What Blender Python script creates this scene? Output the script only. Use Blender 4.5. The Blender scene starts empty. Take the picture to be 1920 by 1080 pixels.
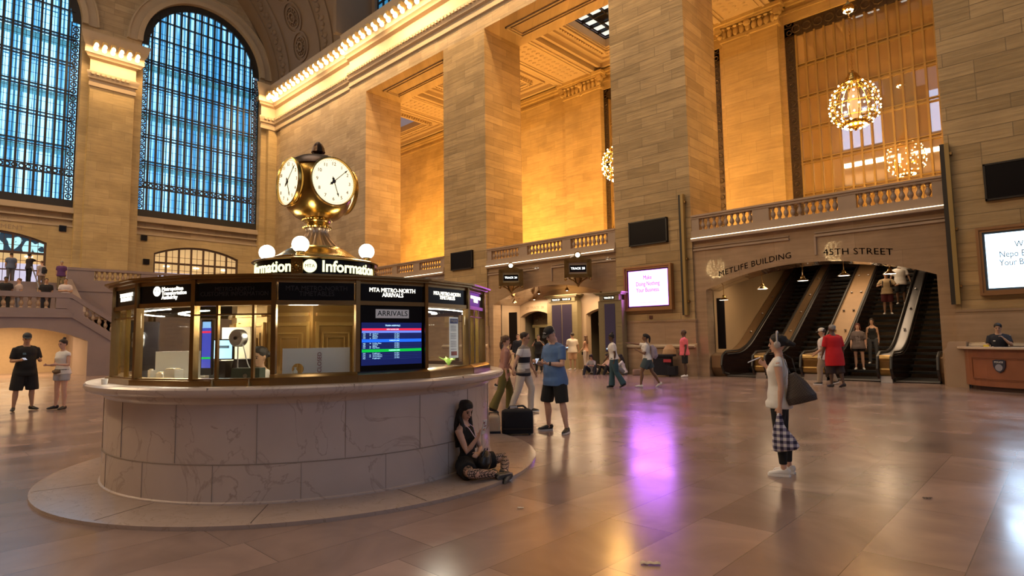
import bpy, math, random
from mathutils import Vector, Matrix, Euler
random.seed(7)
S = bpy.context.scene
COL = S.collection
PI = math.pi
D2R = math.pi/180
# ------------------------------------------------------------------ camera
cam = bpy.data.cameras.new('camera'); camo = bpy.data.objects.new('camera', cam); COL.objects.link(camo)
cam.sensor_width = 36; cam.lens = 36*1102.8/1920; cam.clip_start = .05; cam.clip_end = 400
YAW, PITCH, ROLL = .757213, .0837902, -.0147639
f = Vector((-math.sin(YAW)*math.cos(PITCH), math.cos(YAW)*math.cos(PITCH), math.sin(PITCH)))
r = Vector((math.cos(YAW), math.sin(YAW), 0)); u = r.cross(f)
r2 = r*math.cos(ROLL)+u*math.sin(ROLL); u2 = -r*math.sin(ROLL)+u*math.cos(ROLL)
camo.matrix_world = Matrix(((r2.x, u2.x, -f.x, 0), (r2.y, u2.y, -f.y, 0), (r2.z, u2.z, -f.z, 1.62), (0, 0, 0, 1)))
S.camera = camo
# ------------------------------------------------------------------ world and exposure
w = bpy.data.worlds.new('world'); S.world = w; w.use_nodes = True
bg = w.node_tree.nodes['Background']; bg.inputs[0].default_value = (.66, .47, .47, 1); bg.inputs[1].default_value = .34
S.view_settings.view_transform = 'Standard'; S.view_settings.look = 'None'
S.view_settings.exposure = .12; S.view_settings.gamma = 1; S.view_settings.use_curve_mapping = False

def light(name, typ, loc, energy, color, size=.3, rot=None, size_y=None, spot=None):
    l = bpy.data.lights.new(name, typ); l.energy = energy; l.color = color
    if typ == 'AREA':
        l.size = size
        if size_y: l.shape = 'RECTANGLE'; l.size_y = size_y
    else: l.shadow_soft_size = size
    if spot: l.spot_size = spot*D2R; l.spot_blend = .6
    o = bpy.data.objects.new(name, l); o.location = loc
    if rot: o.rotation_euler = [a*D2R for a in rot]
    COL.objects.link(o); return o
WARM = (1, .62, .28); ORANGE = (1, .50, .11); SOFT = (1, .70, .42)
# lamps on the top of the cornice that wash the vault and the upper walls
for x in (-44, -36, -28, -20, -12, -4):
    light('cornice_light', 'AREA', (x, 20.5, 22.0), 430, WARM, 6, (20, 0, 0), .5)
for y in (10.1, 22.0, -2):
    light('cornice_light', 'AREA', (-47.3, y, 22.1), 300, WARM, .6, (0, 15, 0), 4)
# chandeliers of the north gallery, one per bay, and the low lamps on the gallery floor; westernmost of each added to brighten the far wall
for x in (-41.5, -30.0, -18.4, -6.3, 5.5):
    light('gallery_chandelier_light', 'POINT', (x, 28.0, 11.4), 1300, ORANGE, .25)
for x in (-41.5, -30.0, -18.4, -6.3):
    light('gallery_floor_light', 'AREA', (x, 29.2, 5.75), 850 if x < -10 else 420, ORANGE, 7, (150, 0, 0), 1.2)
# lamps along the south cornice behind the camera, mirroring the north ones
for x, e in ((-43, 1700), (-31, 1500), (-19, 900), (-7, 420), (5, 180), (20, 250)):
    light('south_cornice_light', 'AREA', (x, -12.6, 21.9), e, (1, .70, .40), 9, (38, 0, 0), .6)
light('hall_fill_light', 'AREA', (-16, 4, 35), 2700, (1, .80, .64), 24, (0, 0, 0), 12)  # unseen overhead fill added to brighten the floor and foreground, not a real fitting
# ------------------------------------------------------------------ materials
MATS = {}
def newmat(name):
    m = bpy.data.materials.new(name); m.use_nodes = True; MATS[name] = m
    return m, m.node_tree.nodes, m.node_tree.links, m.node_tree.nodes['Principled BSDF']
def mat(name, col, rough=.5, metal=0, emis=None, es=0, noise=0, nscale=8, bump=0, spec=None, coat=0, alpha=None, trans=None):
    if name in MATS: return MATS[name]
    m, N, L, P = newmat(name)
    P.inputs['Base Color'].default_value = (*col, 1); P.inputs['Roughness'].default_value = rough; P.inputs['Metallic'].default_value = metal
    if spec is not None: P.inputs['Specular IOR Level'].default_value = spec
    if coat: P.inputs['Coat Weight'].default_value = coat; P.inputs['Coat Roughness'].default_value = .08
    if emis: P.inputs['Emission Color'].default_value = (*emis, 1); P.inputs['Emission Strength'].default_value = es
    if trans: P.inputs['Transmission Weight'].default_value = trans
    if noise or bump:
        tc = N.new('ShaderNodeTexCoord'); nz = N.new('ShaderNodeTexNoise'); nz.inputs['Scale'].default_value = nscale; nz.inputs['Detail'].default_value = 6
        L.new(tc.outputs['Object'], nz.inputs['Vector'])
        if noise:
            mx = N.new('ShaderNodeMixRGB'); mx.inputs[1].default_value = (*[c*(1-noise) for c in col], 1); mx.inputs[2].default_value = (*[min(1, c*(1+noise)) for c in col], 1)
            L.new(nz.outputs['Fac'], mx.inputs[0]); L.new(mx.outputs[0], P.inputs['Base Color'])
        if bump:
            b = N.new('ShaderNodeBump'); b.inputs['Strength'].default_value = bump; b.inputs['Distance'].default_value = .02
            L.new(nz.outputs['Fac'], b.inputs['Height']); L.new(b.outputs[0], P.inputs['Normal'])
    return m
def wallvec(N, L, sx=1, sy=1):
    """world position folded so that brick courses run level on any upright wall"""
    g = N.new('ShaderNodeNewGeometry'); sp = N.new('ShaderNodeSeparateXYZ'); L.new(g.outputs['Position'], sp.inputs[0])
    a = N.new('ShaderNodeMath'); a.operation = 'ADD'; L.new(sp.outputs[0], a.inputs[0]); L.new(sp.outputs[1], a.inputs[1])
    c = N.new('ShaderNodeCombineXYZ'); L.new(a.outputs[0], c.inputs[0]); L.new(sp.outputs[2], c.inputs[1])
    return c.outputs[0], g
def stone(name, c1, c2, bw=1.25, bh=.46, mortar=.010, rough=.62, bump=.5, mcol=None, coat=0, streak=0):
    m, N, L, P = newmat(name)
    v, g = wallvec(N, L)
    br = N.new('ShaderNodeTexBrick'); br.inputs['Scale'].default_value = 1; br.inputs['Brick Width'].default_value = bw; br.inputs['Row Height'].default_value = bh
    br.inputs['Mortar Size'].default_value = mortar; br.inputs['Mortar Smooth'].default_value = .2; br.inputs['Bias'].default_value = 0; br.offset = .5; br.offset_frequency = 2; br.squash = 1.5; br.squash_frequency = 3
    br.inputs['Color1'].default_value = (*c1, 1); br.inputs['Color2'].default_value = (*c2, 1); br.inputs['Mortar'].default_value = (*(mcol or [c*.55 for c in c1]), 1)
    L.new(v, br.inputs['Vector'])
    nz = N.new('ShaderNodeTexNoise'); nz.inputs['Scale'].default_value = .5; nz.inputs['Detail'].default_value = 8; nz.inputs['Roughness'].default_value = .65; L.new(v, nz.inputs['Vector'])
    mp = N.new('ShaderNodeMapping'); mp.inputs['Scale'].default_value = (.35, 3.0, 1); L.new(v, mp.inputs['Vector'])
    n2 = N.new('ShaderNodeTexNoise'); n2.inputs['Scale'].default_value = 2.5; n2.inputs['Detail'].default_value = 6; L.new(mp.outputs[0], n2.inputs['Vector'])
    r1 = N.new('ShaderNodeMapRange'); r1.inputs[1].default_value = .3; r1.inputs[2].default_value = .7; r1.inputs[3].default_value = .82; r1.inputs[4].default_value = 1.15; L.new(nz.outputs['Fac'], r1.inputs[0])
    r3 = N.new('ShaderNodeMapRange'); r3.inputs[1].default_value = .3; r3.inputs[2].default_value = .7; r3.inputs[3].default_value = .88; r3.inputs[4].default_value = 1.1; L.new(n2.outputs['Fac'], r3.inputs[0])
    mm = N.new('ShaderNodeMath'); mm.operation = 'MULTIPLY'; L.new(r1.outputs[0], mm.inputs[0]); L.new(r3.outputs[0], mm.inputs[1])
    vm = N.new('ShaderNodeVectorMath'); vm.operation = 'SCALE'; L.new(br.outputs['Color'], vm.inputs[0]); L.new(mm.outputs[0], vm.inputs['Scale'])
    L.new(vm.outputs[0], P.inputs['Base Color']); P.inputs['Roughness'].default_value = rough
    if coat: P.inputs['Coat Weight'].default_value = coat; P.inputs['Coat Roughness'].default_value = .03; P.inputs['Coat IOR'].default_value = 1.75
    # rough broken edges on the courses
    sm = N.new('ShaderNodeMath'); sm.operation = 'SUBTRACT'; L.new(n2.outputs['Fac'], sm.inputs[0]); L.new(br.outputs['Fac'], sm.inputs[1])
    b = N.new('ShaderNodeBump'); b.inputs['Strength'].default_value = bump; b.inputs['Distance'].default_value = .03; L.new(sm.outputs[0], b.inputs['Height']); L.new(b.outputs[0], P.inputs['Normal'])
    return m
M_STONE = stone('stone', (.50, .375, .22), (.39, .28, .155))
M_STONE_ROUGH = stone('stone_piers', (.52, .36, .165), (.37, .25, .105), 1.5, .42, .012, .65, .8)
M_STONE_IN = stone('stone_gallery', (.54, .40, .19), (.45, .325, .145), 1.6, .62, .006, .55, .25)
M_PLAIN = mat('plain_stone', (.47, .365, .24), .55, noise=.12, nscale=1.2, bump=.15)
M_MARBLE_WALL = stone('polished_stone', (.43, .295, .18), (.38, .255, .15), 2.6, 2.1, .004, .12, .01, coat=1)
M_MAUVE = mat('stair_marble', (.27, .21, .195), .35, noise=.15, nscale=1.0)
M_RAIL = mat('rail_stone', (.40, .285, .19), .4, noise=.12, nscale=2)
M_VAULT = mat('vault_plaster', (.24, .165, .10), .7, noise=.15, nscale=.6)
M_TEAL = mat('vault_teal', (.10, .22, .20), .7, noise=.2, nscale=.4)
M_BLACK = mat('black_panel', (.006, .005, .006), .3, spec=.18)
M_DARKIRON = mat('dark_iron', (.045, .04, .035), .5, .6)
M_BRONZE = mat('bronze', (.30, .19, .07), .28, 1, noise=.3, nscale=5)
M_BRASS = mat('brass', (.46, .30, .085), .26, 1, noise=.15, nscale=6)
M_BRASSDK = mat('aged_brass', (.30, .19, .08), .30, 1, noise=.3, nscale=4)
M_GOLDPAINT = mat('gold_frame_paint', (.34, .23, .075), .45, .35)
M_WHITE = mat('white_matte', (.75, .74, .72), .5)
M_STEEL = mat('steel', (.55, .55, .57), .28, 1)
M_BULB = mat('bulb', (1, .9, .7), .4, emis=(1, .80, .46), es=7)
M_BULBC = mat('chandelier_bulb', (1, .9, .7), .4, emis=(1, .70, .32), es=26)
M_GLOBE = mat('globe_lamp', (1, 1, .95), .4, emis=(1, .93, .74), es=7)
M_LED = mat('strip_lamp', (1, .9, .7), .4, emis=(1, .86, .60), es=3.2)
M_LETTER = mat('lit_letters', (1, 1, .9), .4, emis=(1, .95, .78), es=2.6)
M_LETTERG = mat('lit_green_letters', (1, 1, .8), .4, emis=(.95, .92, .50), es=1.5)
M_LETTERD = mat('unlit_letters', (.03, .025, .025), .5)
M_CARVED = mat('carved_letters', (.03, .018, .012), .6)
M_INLAY = mat('bronze_inlay_letters', (.33, .24, .15), .5)

def marble(name, base, vein, rough, scale=1.2, bump=0, tint=.12):
    m, N, L, P = newmat(name)
    g = N.new('ShaderNodeNewGeometry')
    n1 = N.new('ShaderNodeTexNoise'); n1.inputs['Scale'].default_value = scale; n1.inputs['Detail'].default_value = 9; n1.inputs['Distortion'].default_value = 1.6; L.new(g.outputs['Position'], n1.inputs['Vector'])
    cr = N.new('ShaderNodeValToRGB'); cr.color_ramp.elements[0].position = .485; cr.color_ramp.elements[0].color = (0, 0, 0, 1); cr.color_ramp.elements[1].position = .515; cr.color_ramp.elements[1].color = (0, 0, 0, 1)
    e = cr.color_ramp.elements.new(.5); e.color = (1, 1, 1, 1); L.new(n1.outputs['Fac'], cr.inputs[0])
    n2 = N.new('ShaderNodeTexNoise'); n2.inputs['Scale'].default_value = scale*2.4; n2.inputs['Detail'].default_value = 8; L.new(g.outputs['Position'], n2.inputs['Vector'])
    mx = N.new('ShaderNodeMixRGB'); mx.inputs[1].default_value = (*[c*(1-tint) for c in base], 1); mx.inputs[2].default_value = (*[c*(1+tint) for c in base], 1); L.new(n2.outputs['Fac'], mx.inputs[0])
    mk = N.new('ShaderNodeMath'); mk.operation = 'MULTIPLY'; L.new(cr.outputs[0], mk.inputs[0]); L.new(n2.outputs['Fac'], mk.inputs[1])
    m2 = N.new('ShaderNodeMixRGB'); L.new(mk.outputs[0], m2.inputs[0]); L.new(mx.outputs[0], m2.inputs[1]); m2.inputs[2].default_value = (*vein, 1)
    L.new(m2.outputs[0], P.inputs['Base Color']); P.inputs['Roughness'].default_value = rough
    return m
M_COUNTER = marble('counter_marble', (.56, .47, .42), (.30, .22, .18), .22)
M_TRAV = marble('travertine', (.42, .33, .285), (.27, .2, .15), .22, 3)

def floor_mat():
    m, N, L, P = newmat('floor_marble')
    g = N.new('ShaderNodeNewGeometry')
    mp = N.new('ShaderNodeMapping'); mp.inputs['Rotation'].default_value = (0, 0, PI/2); L.new(g.outputs['Position'], mp.inputs['Vector'])
    br = N.new('ShaderNodeTexBrick'); br.inputs['Scale'].default_value = 1; br.inputs['Brick Width'].default_value = 1.5; br.inputs['Row Height'].default_value = .62; br.inputs['Mortar Size'].default_value = .0035; br.inputs['Mortar Smooth'].default_value = .3
    br.inputs['Color1'].default_value = (.32, .225, .195, 1); br.inputs['Color2'].default_value = (.20, .14, .125, 1); br.inputs['Mortar'].default_value = (.12, .085, .07, 1); br.offset = .37; br.offset_frequency = 2; br.squash = 1.3; br.squash_frequency = 3
    L.new(mp.outputs[0], br.inputs['Vector'])
    n = N.new('ShaderNodeTexNoise'); n.inputs['Scale'].default_value = 1.3; n.inputs['Detail'].default_value = 8; n.inputs['Distortion'].default_value = .8; L.new(g.outputs['Position'], n.inputs['Vector'])
    rr = N.new('ShaderNodeMapRange'); rr.inputs[1].default_value = .3; rr.inputs[2].default_value = .7; rr.inputs[3].default_value = .8; rr.inputs[4].default_value = 1.2; L.new(n.outputs['Fac'], rr.inputs[0])
    vm = N.new('ShaderNodeVectorMath'); vm.operation = 'SCALE'; L.new(br.outputs['Color'], vm.inputs[0]); L.new(rr.outputs[0], vm.inputs['Scale']); L.new(vm.outputs[0], P.inputs['Base Color'])
    n2 = N.new('ShaderNodeTexNoise'); n2.inputs['Scale'].default_value = .9; n2.inputs['Detail'].default_value = 5; L.new(g.outputs['Position'], n2.inputs['Vector'])
    r3 = N.new('ShaderNodeMapRange'); r3.inputs[1].default_value = .3; r3.inputs[2].default_value = .7; r3.inputs[3].default_value = .17; r3.inputs[4].default_value = .27; L.new(n2.outputs['Fac'], r3.inputs[0]); L.new(r3.outputs[0], P.inputs['Roughness'])
    P.inputs['Specular IOR Level'].default_value = 1.0
    b = N.new('ShaderNodeBump'); b.inputs['Strength'].default_value = .04; b.inputs['Distance'].default_value = .01; L.new(n2.outputs['Fac'], b.inputs['Height']); L.new(b.outputs[0], P.inputs['Normal'])
    return m
M_FLOOR = floor_mat()

# ------------------------------------------------------------------ geometry helpers
class MB:
    def __init__(s): s.v = []; s.f = []
    def add(s, vs, fs, M=None):
        o = len(s.v); s.v += [tuple(M @ Vector(p)) if M else tuple(p) for p in vs]; s.f += [tuple(i+o for i in q) for q in fs]; return s
    def box(s, x0, x1, y0, y1, z0, z1, M=None):
        vs = [(x0,y0,z0),(x1,y0,z0),(x1,y1,z0),(x0,y1,z0),(x0,y0,z1),(x1,y0,z1),(x1,y1,z1),(x0,y1,z1)]
        return s.add(vs, [(0,3,2,1),(4,5,6,7),(0,1,5,4),(1,2,6,5),(2,3,7,6),(3,0,4,7)], M)
    def cbox(s, c, d, rz=0, M=None):
        T = Matrix.Translation(c) @ Matrix.Rotation(rz, 4, 'Z')
        if M: T = M @ T
        return s.box(-d[0]/2, d[0]/2, -d[1]/2, d[1]/2, -d[2]/2, d[2]/2, T)
    def lathe(s, prof, n=24, M=None, a0=0, a1=2*PI, flute=None):
        full = abs(a1-a0-2*PI) < 1e-6; m = n if full else n+1; vs = []
        for (rr, z) in prof:
            for k in range(m):
                a = a0+(a1-a0)*k/n; q = rr*(1+(flute(a, z) if flute else 0)); vs.append((q*math.cos(a), q*math.sin(a), z))
        fs = []
        for i in range(len(prof)-1):
            for k in range(n):
                k2 = (k+1) % m if full else k+1
                fs.append((i*m+k, i*m+k2, (i+1)*m+k2, (i+1)*m+k))
        ring = abs(prof[0][0]-prof[-1][0])+abs(prof[0][1]-prof[-1][1]) < 1e-6
        if full and not ring and prof[0][0] > 1e-5: fs.append(tuple(range(m))[::-1])
        if full and not ring and prof[-1][0] > 1e-5: fs.append(tuple((len(prof)-1)*m+k for k in range(m)))
        return s.add(vs, fs, M)
    def prism(s, poly, axis, a, b, M=None):
        """poly of 2D points extruded from a to b along axis: 'z' (x,y), 'y' (x,z), 'x' (y,z)"""
        n = len(poly)
        def P(p, t): return {'z': (p[0], p[1], t), 'y': (p[0], t, p[1]), 'x': (t, p[0], p[1])}[axis]
        vs = [P(p, a) for p in poly]+[P(p, b) for p in poly]
        fs = [tuple(range(n))[::-1], tuple(range(n, 2*n))]+[(i, (i+1) % n, n+(i+1) % n, n+i) for i in range(n)]
        return s.add(vs, fs, M)
    def sphere(s, c, rad, n=12, m=8, M=None):
        if not hasattr(rad, '__len__'): rad = (rad,)*3
        vs = [(c[0], c[1], c[2]-rad[2])]
        for i in range(1, m):
            t = PI*i/m
            for k in range(n): vs.append((c[0]+rad[0]*math.sin(t)*math.cos(2*PI*k/n), c[1]+rad[1]*math.sin(t)*math.sin(2*PI*k/n), c[2]-rad[2]*math.cos(t)))
        vs.append((c[0], c[1], c[2]+rad[2])); fs = []
        for k in range(n):
            fs.append((0, 1+(k+1) % n, 1+k)); fs.append((len(vs)-1, 1+(m-2)*n+k, 1+(m-2)*n+(k+1) % n))
        for i in range(m-2):
            for k in range(n): fs.append((1+i*n+k, 1+i*n+(k+1) % n, 1+(i+1)*n+(k+1) % n, 1+(i+1)*n+k))
        return s.add(vs, fs, M)
    def tube(s, pts, rad, n=10, side=None, M=None, cap=True):
        """loft of ellipses; rad entries r or (a,b); side fixes the a axis"""
        pts = [Vector(p) for p in pts]; k = len(pts); vs = []; prev = None
        for i, p in enumerate(pts):
            t = (pts[min(i+1, k-1)]-pts[max(i-1, 0)])
            if t.length < 1e-9: t = Vector((0, 0, 1))
            t.normalize(); h = Vector(side) if side else (prev if prev else (Vector((1, 0, 0)) if abs(t.x) < .8 else Vector((0, 1, 0))))
            a = h-t*h.dot(t)
            if a.length < 1e-6: a = t.orthogonal()
            a.normalize(); b = t.cross(a); prev = a
            ra, rb = rad[i] if hasattr(rad[i], '__len__') else (rad[i], rad[i])
            for j in range(n):
                q = 2*PI*j/n; vs.append(p+a*ra*math.cos(q)+b*rb*math.sin(q))
        fs = []
        for i in range(k-1):
            for j in range(n): fs.append((i*n+j, i*n+(j+1) % n, (i+1)*n+(j+1) % n, (i+1)*n+j))
        if cap: fs.append(tuple(range(n))[::-1]); fs.append(tuple((k-1)*n+j for j in range(n)))
        return s.add(vs, fs, M)
    def bar(s, a, b, wdt, hgt=None, M=None):
        a = Vector(a); b = Vector(b); t = (b-a).normalized(); hgt = hgt or wdt
        x = t.cross(Vector((0, 0, 1))); x = x.normalized() if x.length > 1e-4 else Vector((1, 0, 0)); y = x.cross(t)
        vs = [p+x*sx*wdt/2+y*sy*hgt/2 for p in (a, b) for sx, sy in ((-1,-1),(1,-1),(1,1),(-1,1))]
        return s.add(vs, [(3,2,1,0),(4,5,6,7),(0,1,5,4),(1,2,6,5),(2,3,7,6),(3,0,4,7)], M)
    def mesh(s, name, smooth=35):
        me = bpy.data.meshes.new(name); me.from_pydata(s.v, [], s.f); me.update()
        if smooth:
            me.polygons.foreach_set('use_smooth', [True]*len(me.polygons))
            if smooth < 180:
                try: me.set_sharp_from_angle(angle=smooth*D2R)
                except Exception: pass
        return me
    def build(s, name, m, parent=None, loc=None, rz=None, smooth=35):
        o = bpy.data.objects.new(name, s.mesh(name, smooth)); COL.objects.link(o); o.data.materials.append(m)
        if parent: o.parent = parent
        if loc: o.location = loc
        if rz is not None: o.rotation_euler.z = rz
        return o
def inst(me, name, parent=None, loc=(0,0,0), rot=None, scale=None, m=None):
    if m and not me.materials: me.materials.append(m)
    o = bpy.data.objects.new(name, me); COL.objects.link(o); o.location = loc
    if parent: o.parent = parent
    if rot: o.rotation_euler = rot
    if scale: o.scale = scale
    return o
def tag(o, label=None, cat=None, group=None, kind=None):
    if label: o['label'] = label
    if cat: o['category'] = cat
    if group: o['group'] = group
    if kind: o['kind'] = kind
    return o
def thing(name, label, cat, loc=(0,0,0), rz=0, group=None):
    o = bpy.data.objects.new(name, None); COL.objects.link(o); o.location = loc; o.rotation_euler.z = rz; o.empty_display_size = .1
    return tag(o, label, cat, group)
def struct(name, mb, m, parent=None, label=None, smooth=35):
    o = mb.build(name, m, parent, smooth=smooth); o['kind'] = 'structure'
    if label: o['label'] = label
    if not parent: o['category'] = name.split('_')[0]
    return o
def copy_tree(o, parent=None):
    c = o.copy(); COL.objects.link(c); c.parent = parent
    if parent: c.matrix_parent_inverse = o.matrix_parent_inverse.copy()
    for ch in list(o.children): copy_tree(ch, c)
    return c
def text(body, size, m, parent=None, M=None, ext=.004, warp=None, align='CENTER', name='lettering', bold=0, sx=1, sp=1, line=1):
    """lettering as real geometry; lies in the local XZ plane facing -Y before M"""
    c = bpy.data.curves.new(name, 'FONT'); c.body = body; c.size = size; c.extrude = ext; c.align_x = align; c.align_y = 'CENTER'; c.offset = bold; c.space_character = sp; c.space_line = line; c.resolution_u = 3
    t = bpy.data.objects.new(name, c); me = bpy.data.meshes.new_from_object(t); bpy.data.objects.remove(t); bpy.data.curves.remove(c)
    R = Matrix.Rotation(PI/2, 4, 'X')
    for v in me.vertices:
        p = R @ Vector((v.co.x*sx, v.co.y, v.co.z))
        if warp: p = Vector(warp(p))
        v.co = M @ p if M else p
    me.materials.clear(); me.materials.append(m); me.name = name
    o = bpy.data.objects.new(name, me); COL.objects.link(o)
    if parent: o.parent = parent
    return o
def TR(x, y, z, rz=0, rx=0): return Matrix.Translation((x, y, z)) @ Matrix.Rotation(rz, 4, 'Z') @ Matrix.Rotation(rx, 4, 'X')
def seg_arch(x0, x1, zs, za, n=20):
    """points of a segmental arch from (x0,zs) up to crown za and down to (x1,zs)"""
    h = za-zs; c = (x1-x0)/2; R = (c*c+h*h)/(2*h); xm = (x0+x1)/2; zc = za-R; t = math.asin(min(1, c/R))
    return [(xm+R*math.sin(-t+2*t*i/n), zc+R*math.cos(-t+2*t*i/n)) for i in range(n+1)]
def wall_with_arch(mb, x0, x1, z0, z1, y0, y1, ax0, ax1, zs, za, axis='y', n=20):
    """wall slab with a segmental-arched opening cut to the floor"""
    A = seg_arch(ax0, ax1, zs, za, n)
    mb.prism([(x0, z0), (ax0, z0), (ax0, z1), (x0, z1)], axis, y0, y1)
    mb.prism([(ax1, z0), (x1, z0), (x1, z1), (ax1, z1)], axis, y0, y1)
    for i in range(n):
        (a, b), (c, d) = A[i], A[i+1]
        mb.prism([(a, b), (c, d), (c, z1), (a, z1)], axis, y0, y1)
    return mb
# ================================================================== LARGE STRUCTURE
def arched_hole_wall(mb, y0, y1, z0, z1, x0, x1, holes):
    """wall in the YZ plane; holes: (ya, yb, zs, zbottom) with semicircular heads"""
    cuts = sorted(holes); cur = y0
    for ya, yb, zs, zb in cuts:
        mb.prism([(cur, z0), (ya, z0), (ya, z1), (cur, z1)], 'x', x0, x1)
        if zb > z0: mb.prism([(ya, z0), (yb, z0), (yb, zb), (ya, zb)], 'x', x0, x1)
        R = (yb-ya)/2; c = (ya+yb)/2; n = 32
        A = [(c-R*math.cos(PI*i/n), zs+R*math.sin(PI*i/n)) for i in range(n+1)]
        for i in range(n):
            (a, b), (e, g) = A[i], A[i+1]
            mb.prism([(a, b), (e, g), (e, z1), (a, z1)], 'x', x0, x1)
        cur = yb
    mb.prism([(cur, z0), (y1, z0), (y1, z1), (cur, z1)], 'x', x0, x1)
YN, YI, YB = 21.8, 24.7, 33.0        # face and back of the north piers, face of the gallery back wall
ZF, ZS, ZC = 5.3, 18.7, 23.2         # gallery floor, head of the openings, top of the cornice
BAYS = [(-34.2, -25.95), (-22.44, -14.3), (-10.71, -2.42), (1.1, 9.3)]
XW = -49.6
struct('floor', MB().box(-52, 36, -24, 45, -.3, 0), M_FLOOR)
# ---- north wall: piers, end wall and lintel
mb = MB()
for a, b in [(-25.95, -22.44), (-14.3, -10.71), (-2.42, 1.1), (9.3, 14)]:
    mb.box(a, b, YN, YI, 0, ZS)
struct('wall_north_piers', mb, M_STONE_ROUGH)
mb = MB()
mb.box(-36.3, -34.2, YN, YI, 0, ZS); mb.box(-47.6, -36.3, YN+.18, YI, 0, ZS); mb.box(-48.6, -47.6, YN+.35, YI, 0, ZS)
mb.box(-36.3, 34.4, YN, YI, ZS, ZC-.3); mb.box(14, 34.4, YN, YI, 0, ZS); mb.box(-47.6, -36.3, YN+.18, YI, ZS, ZC-.3); mb.box(-49.6, -47.6, YN+.35, YI, ZS, ZC-.3)
struct('wall_north', mb, M_STONE)
# recessed soffit panels of the lintel
mb = MB()
for a, b in BAYS:
    for q, t in ((0, .09), (.22, .05)):
        x0, x1, y0, y1 = a+.9+q, b-.9-q, YN+.75+q, YI-.75-q
        mb.box(x0, x1, y0, y0+t, ZS-.08, ZS); mb.box(x0, x1, y1-t, y1, ZS-.08, ZS); mb.box(x0, x0+t, y0, y1, ZS-.08, ZS); mb.box(x1-t, x1, y0, y1, ZS-.08, ZS)
struct('trim_1', mb, M_PLAIN)
# ---- cornice profile run along the north wall and the west piers
def cornice(mb, p0, p1, out, z=0, mitre0=0, mitre1=0):
    """run the cornice profile from p0 to p1; out = unit vector pointing into the hall"""
    prof = [(0, 19.55), (.10, 19.6), (.10, 19.85), (.05, 19.9), (.05, 20.05), (.20, 20.12), (.20, 20.3), (.28, 20.42), (.28, 20.6), (.12, 20.65), (.05, 20.75), (.05, 21.5), (.3, 21.6), (.36, 21.72), (.5, 21.8), (.5, 22.3), (.62, 22.45), (.74, 22.8), (.82, 23.1), (.82, 23.2), (0, 23.2)]
    p0 = Vector(p0); p1 = Vector(p1); d = (p1-p0).normalized(); out = Vector(out); n = len(prof)
    vs = []
    for p, mi in ((p0, mitre0), (p1, mitre1)):
        for o, zz in prof: vs.append((p.x+out.x*o+d.x*mi*o, p.y+out.y*o+d.y*mi*o, zz))
    fs = [(i, (i+1) % n, n+(i+1) % n, n+i) for i in range(n)]+[tuple(range(n))[::-1], tuple(range(n, 2*n))]
    mb.add(vs, fs)
mb = MB()
cornice(mb, (-36.3, YN, 0), (14, YN, 0), (0, -1, 0))
cornice(mb, (-48.55, YN+.18, 0), (-36.3, YN+.18, 0), (0, -1, 0), mitre0=1)
cornice(mb, (-48.55, 20.75, 0), (-48.55, YN+.18, 0), (1, 0, 0), mitre1=-1, mitre0=-.9)
for y0, y1 in ((8.75, 11.45), (-4.1, -1.2)):
    cornice(mb, (-48.55, y0, 0), (-48.55, y1, 0), (1, 0, 0), mitre0=-.9, mitre1=.9)
struct('trim_2', mb, M_PLAIN)
# dentils under the bed moulding and shadow line
mb = MB()
for i in range(int((14+48)/.3)):
    x = -47.9+i*.3; y = YN-.25 if x > -36.3 else YN-.07
    mb.box(x, x+.17, y-.1, y, 20.35, 20.5)
for y0, y1 in ((8.75, 11.45), (20.9, 21.8)):
    for i in range(int((y1-y0)/.3)): mb.box(-48.3, -48.2, y0+i*.3, y0+i*.3+.17, 20.35, 20.5)
struct('trim_3', mb, M_PLAIN)
# ---- west wall with its tall arched window openings
WIN = [(-13.3, -4.5), (-.55, 8.3), (12.05, 20.95)]
mb = MB(); arched_hole_wall(mb, -14.5, 24, 9.6, 38, -50.1, XW, [(a, b, 24.3, 10.9) for a, b in WIN])
struct('wall_west', mb, M_STONE)
mb = MB()   # piers between the windows
for y0, y1 in ((8.75, 11.45), (-4.1, -1.2), (21.4, 22.2)): mb.box(XW-.2, -48.55, y0, y1, 0, 22.6)
for y0, y1 in ((8.3, 12.05), (-4.5, -.55), (20.95, 22.2)): mb.box(XW-.2, -49.0, y0, y1, 0, 22.6)
mb.box(XW, -48.2, 20.75, 22.2, 22.2, 22.6)
struct('wall_west_piers', mb, M_STONE_IN)
mb = MB()   # arch mouldings around the window heads, and sill bands
for a, b in WIN:
    c = (a+b)/2; R = (b-a)/2; n = 40
    for (r0, r1, t) in ((R, R+.35, .35), (R+.35, R+.9, .18), (R+.9, R+1.0, .3)):
        for i in range(n):
            t0, t1 = PI*i/n, PI*(i+1)/n
            q = [(c+rr*math.cos(t), 24.3+rr*math.sin(t)) for rr, t in ((r0, t0), (r1, t0), (r1, t1), (r0, t1))]
            mb.prism(q, 'x', XW-.1, XW+t)
    mb.box(XW-.1, XW+.45, a, b, 10.55, 10.8); mb.box(XW-.1, XW+.35, a, b, 10.8, 10.95); mb.box(XW-.1, XW+.25, a, b, 10.1, 10.2)
struct('trim_4', mb, M_PLAIN)
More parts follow.
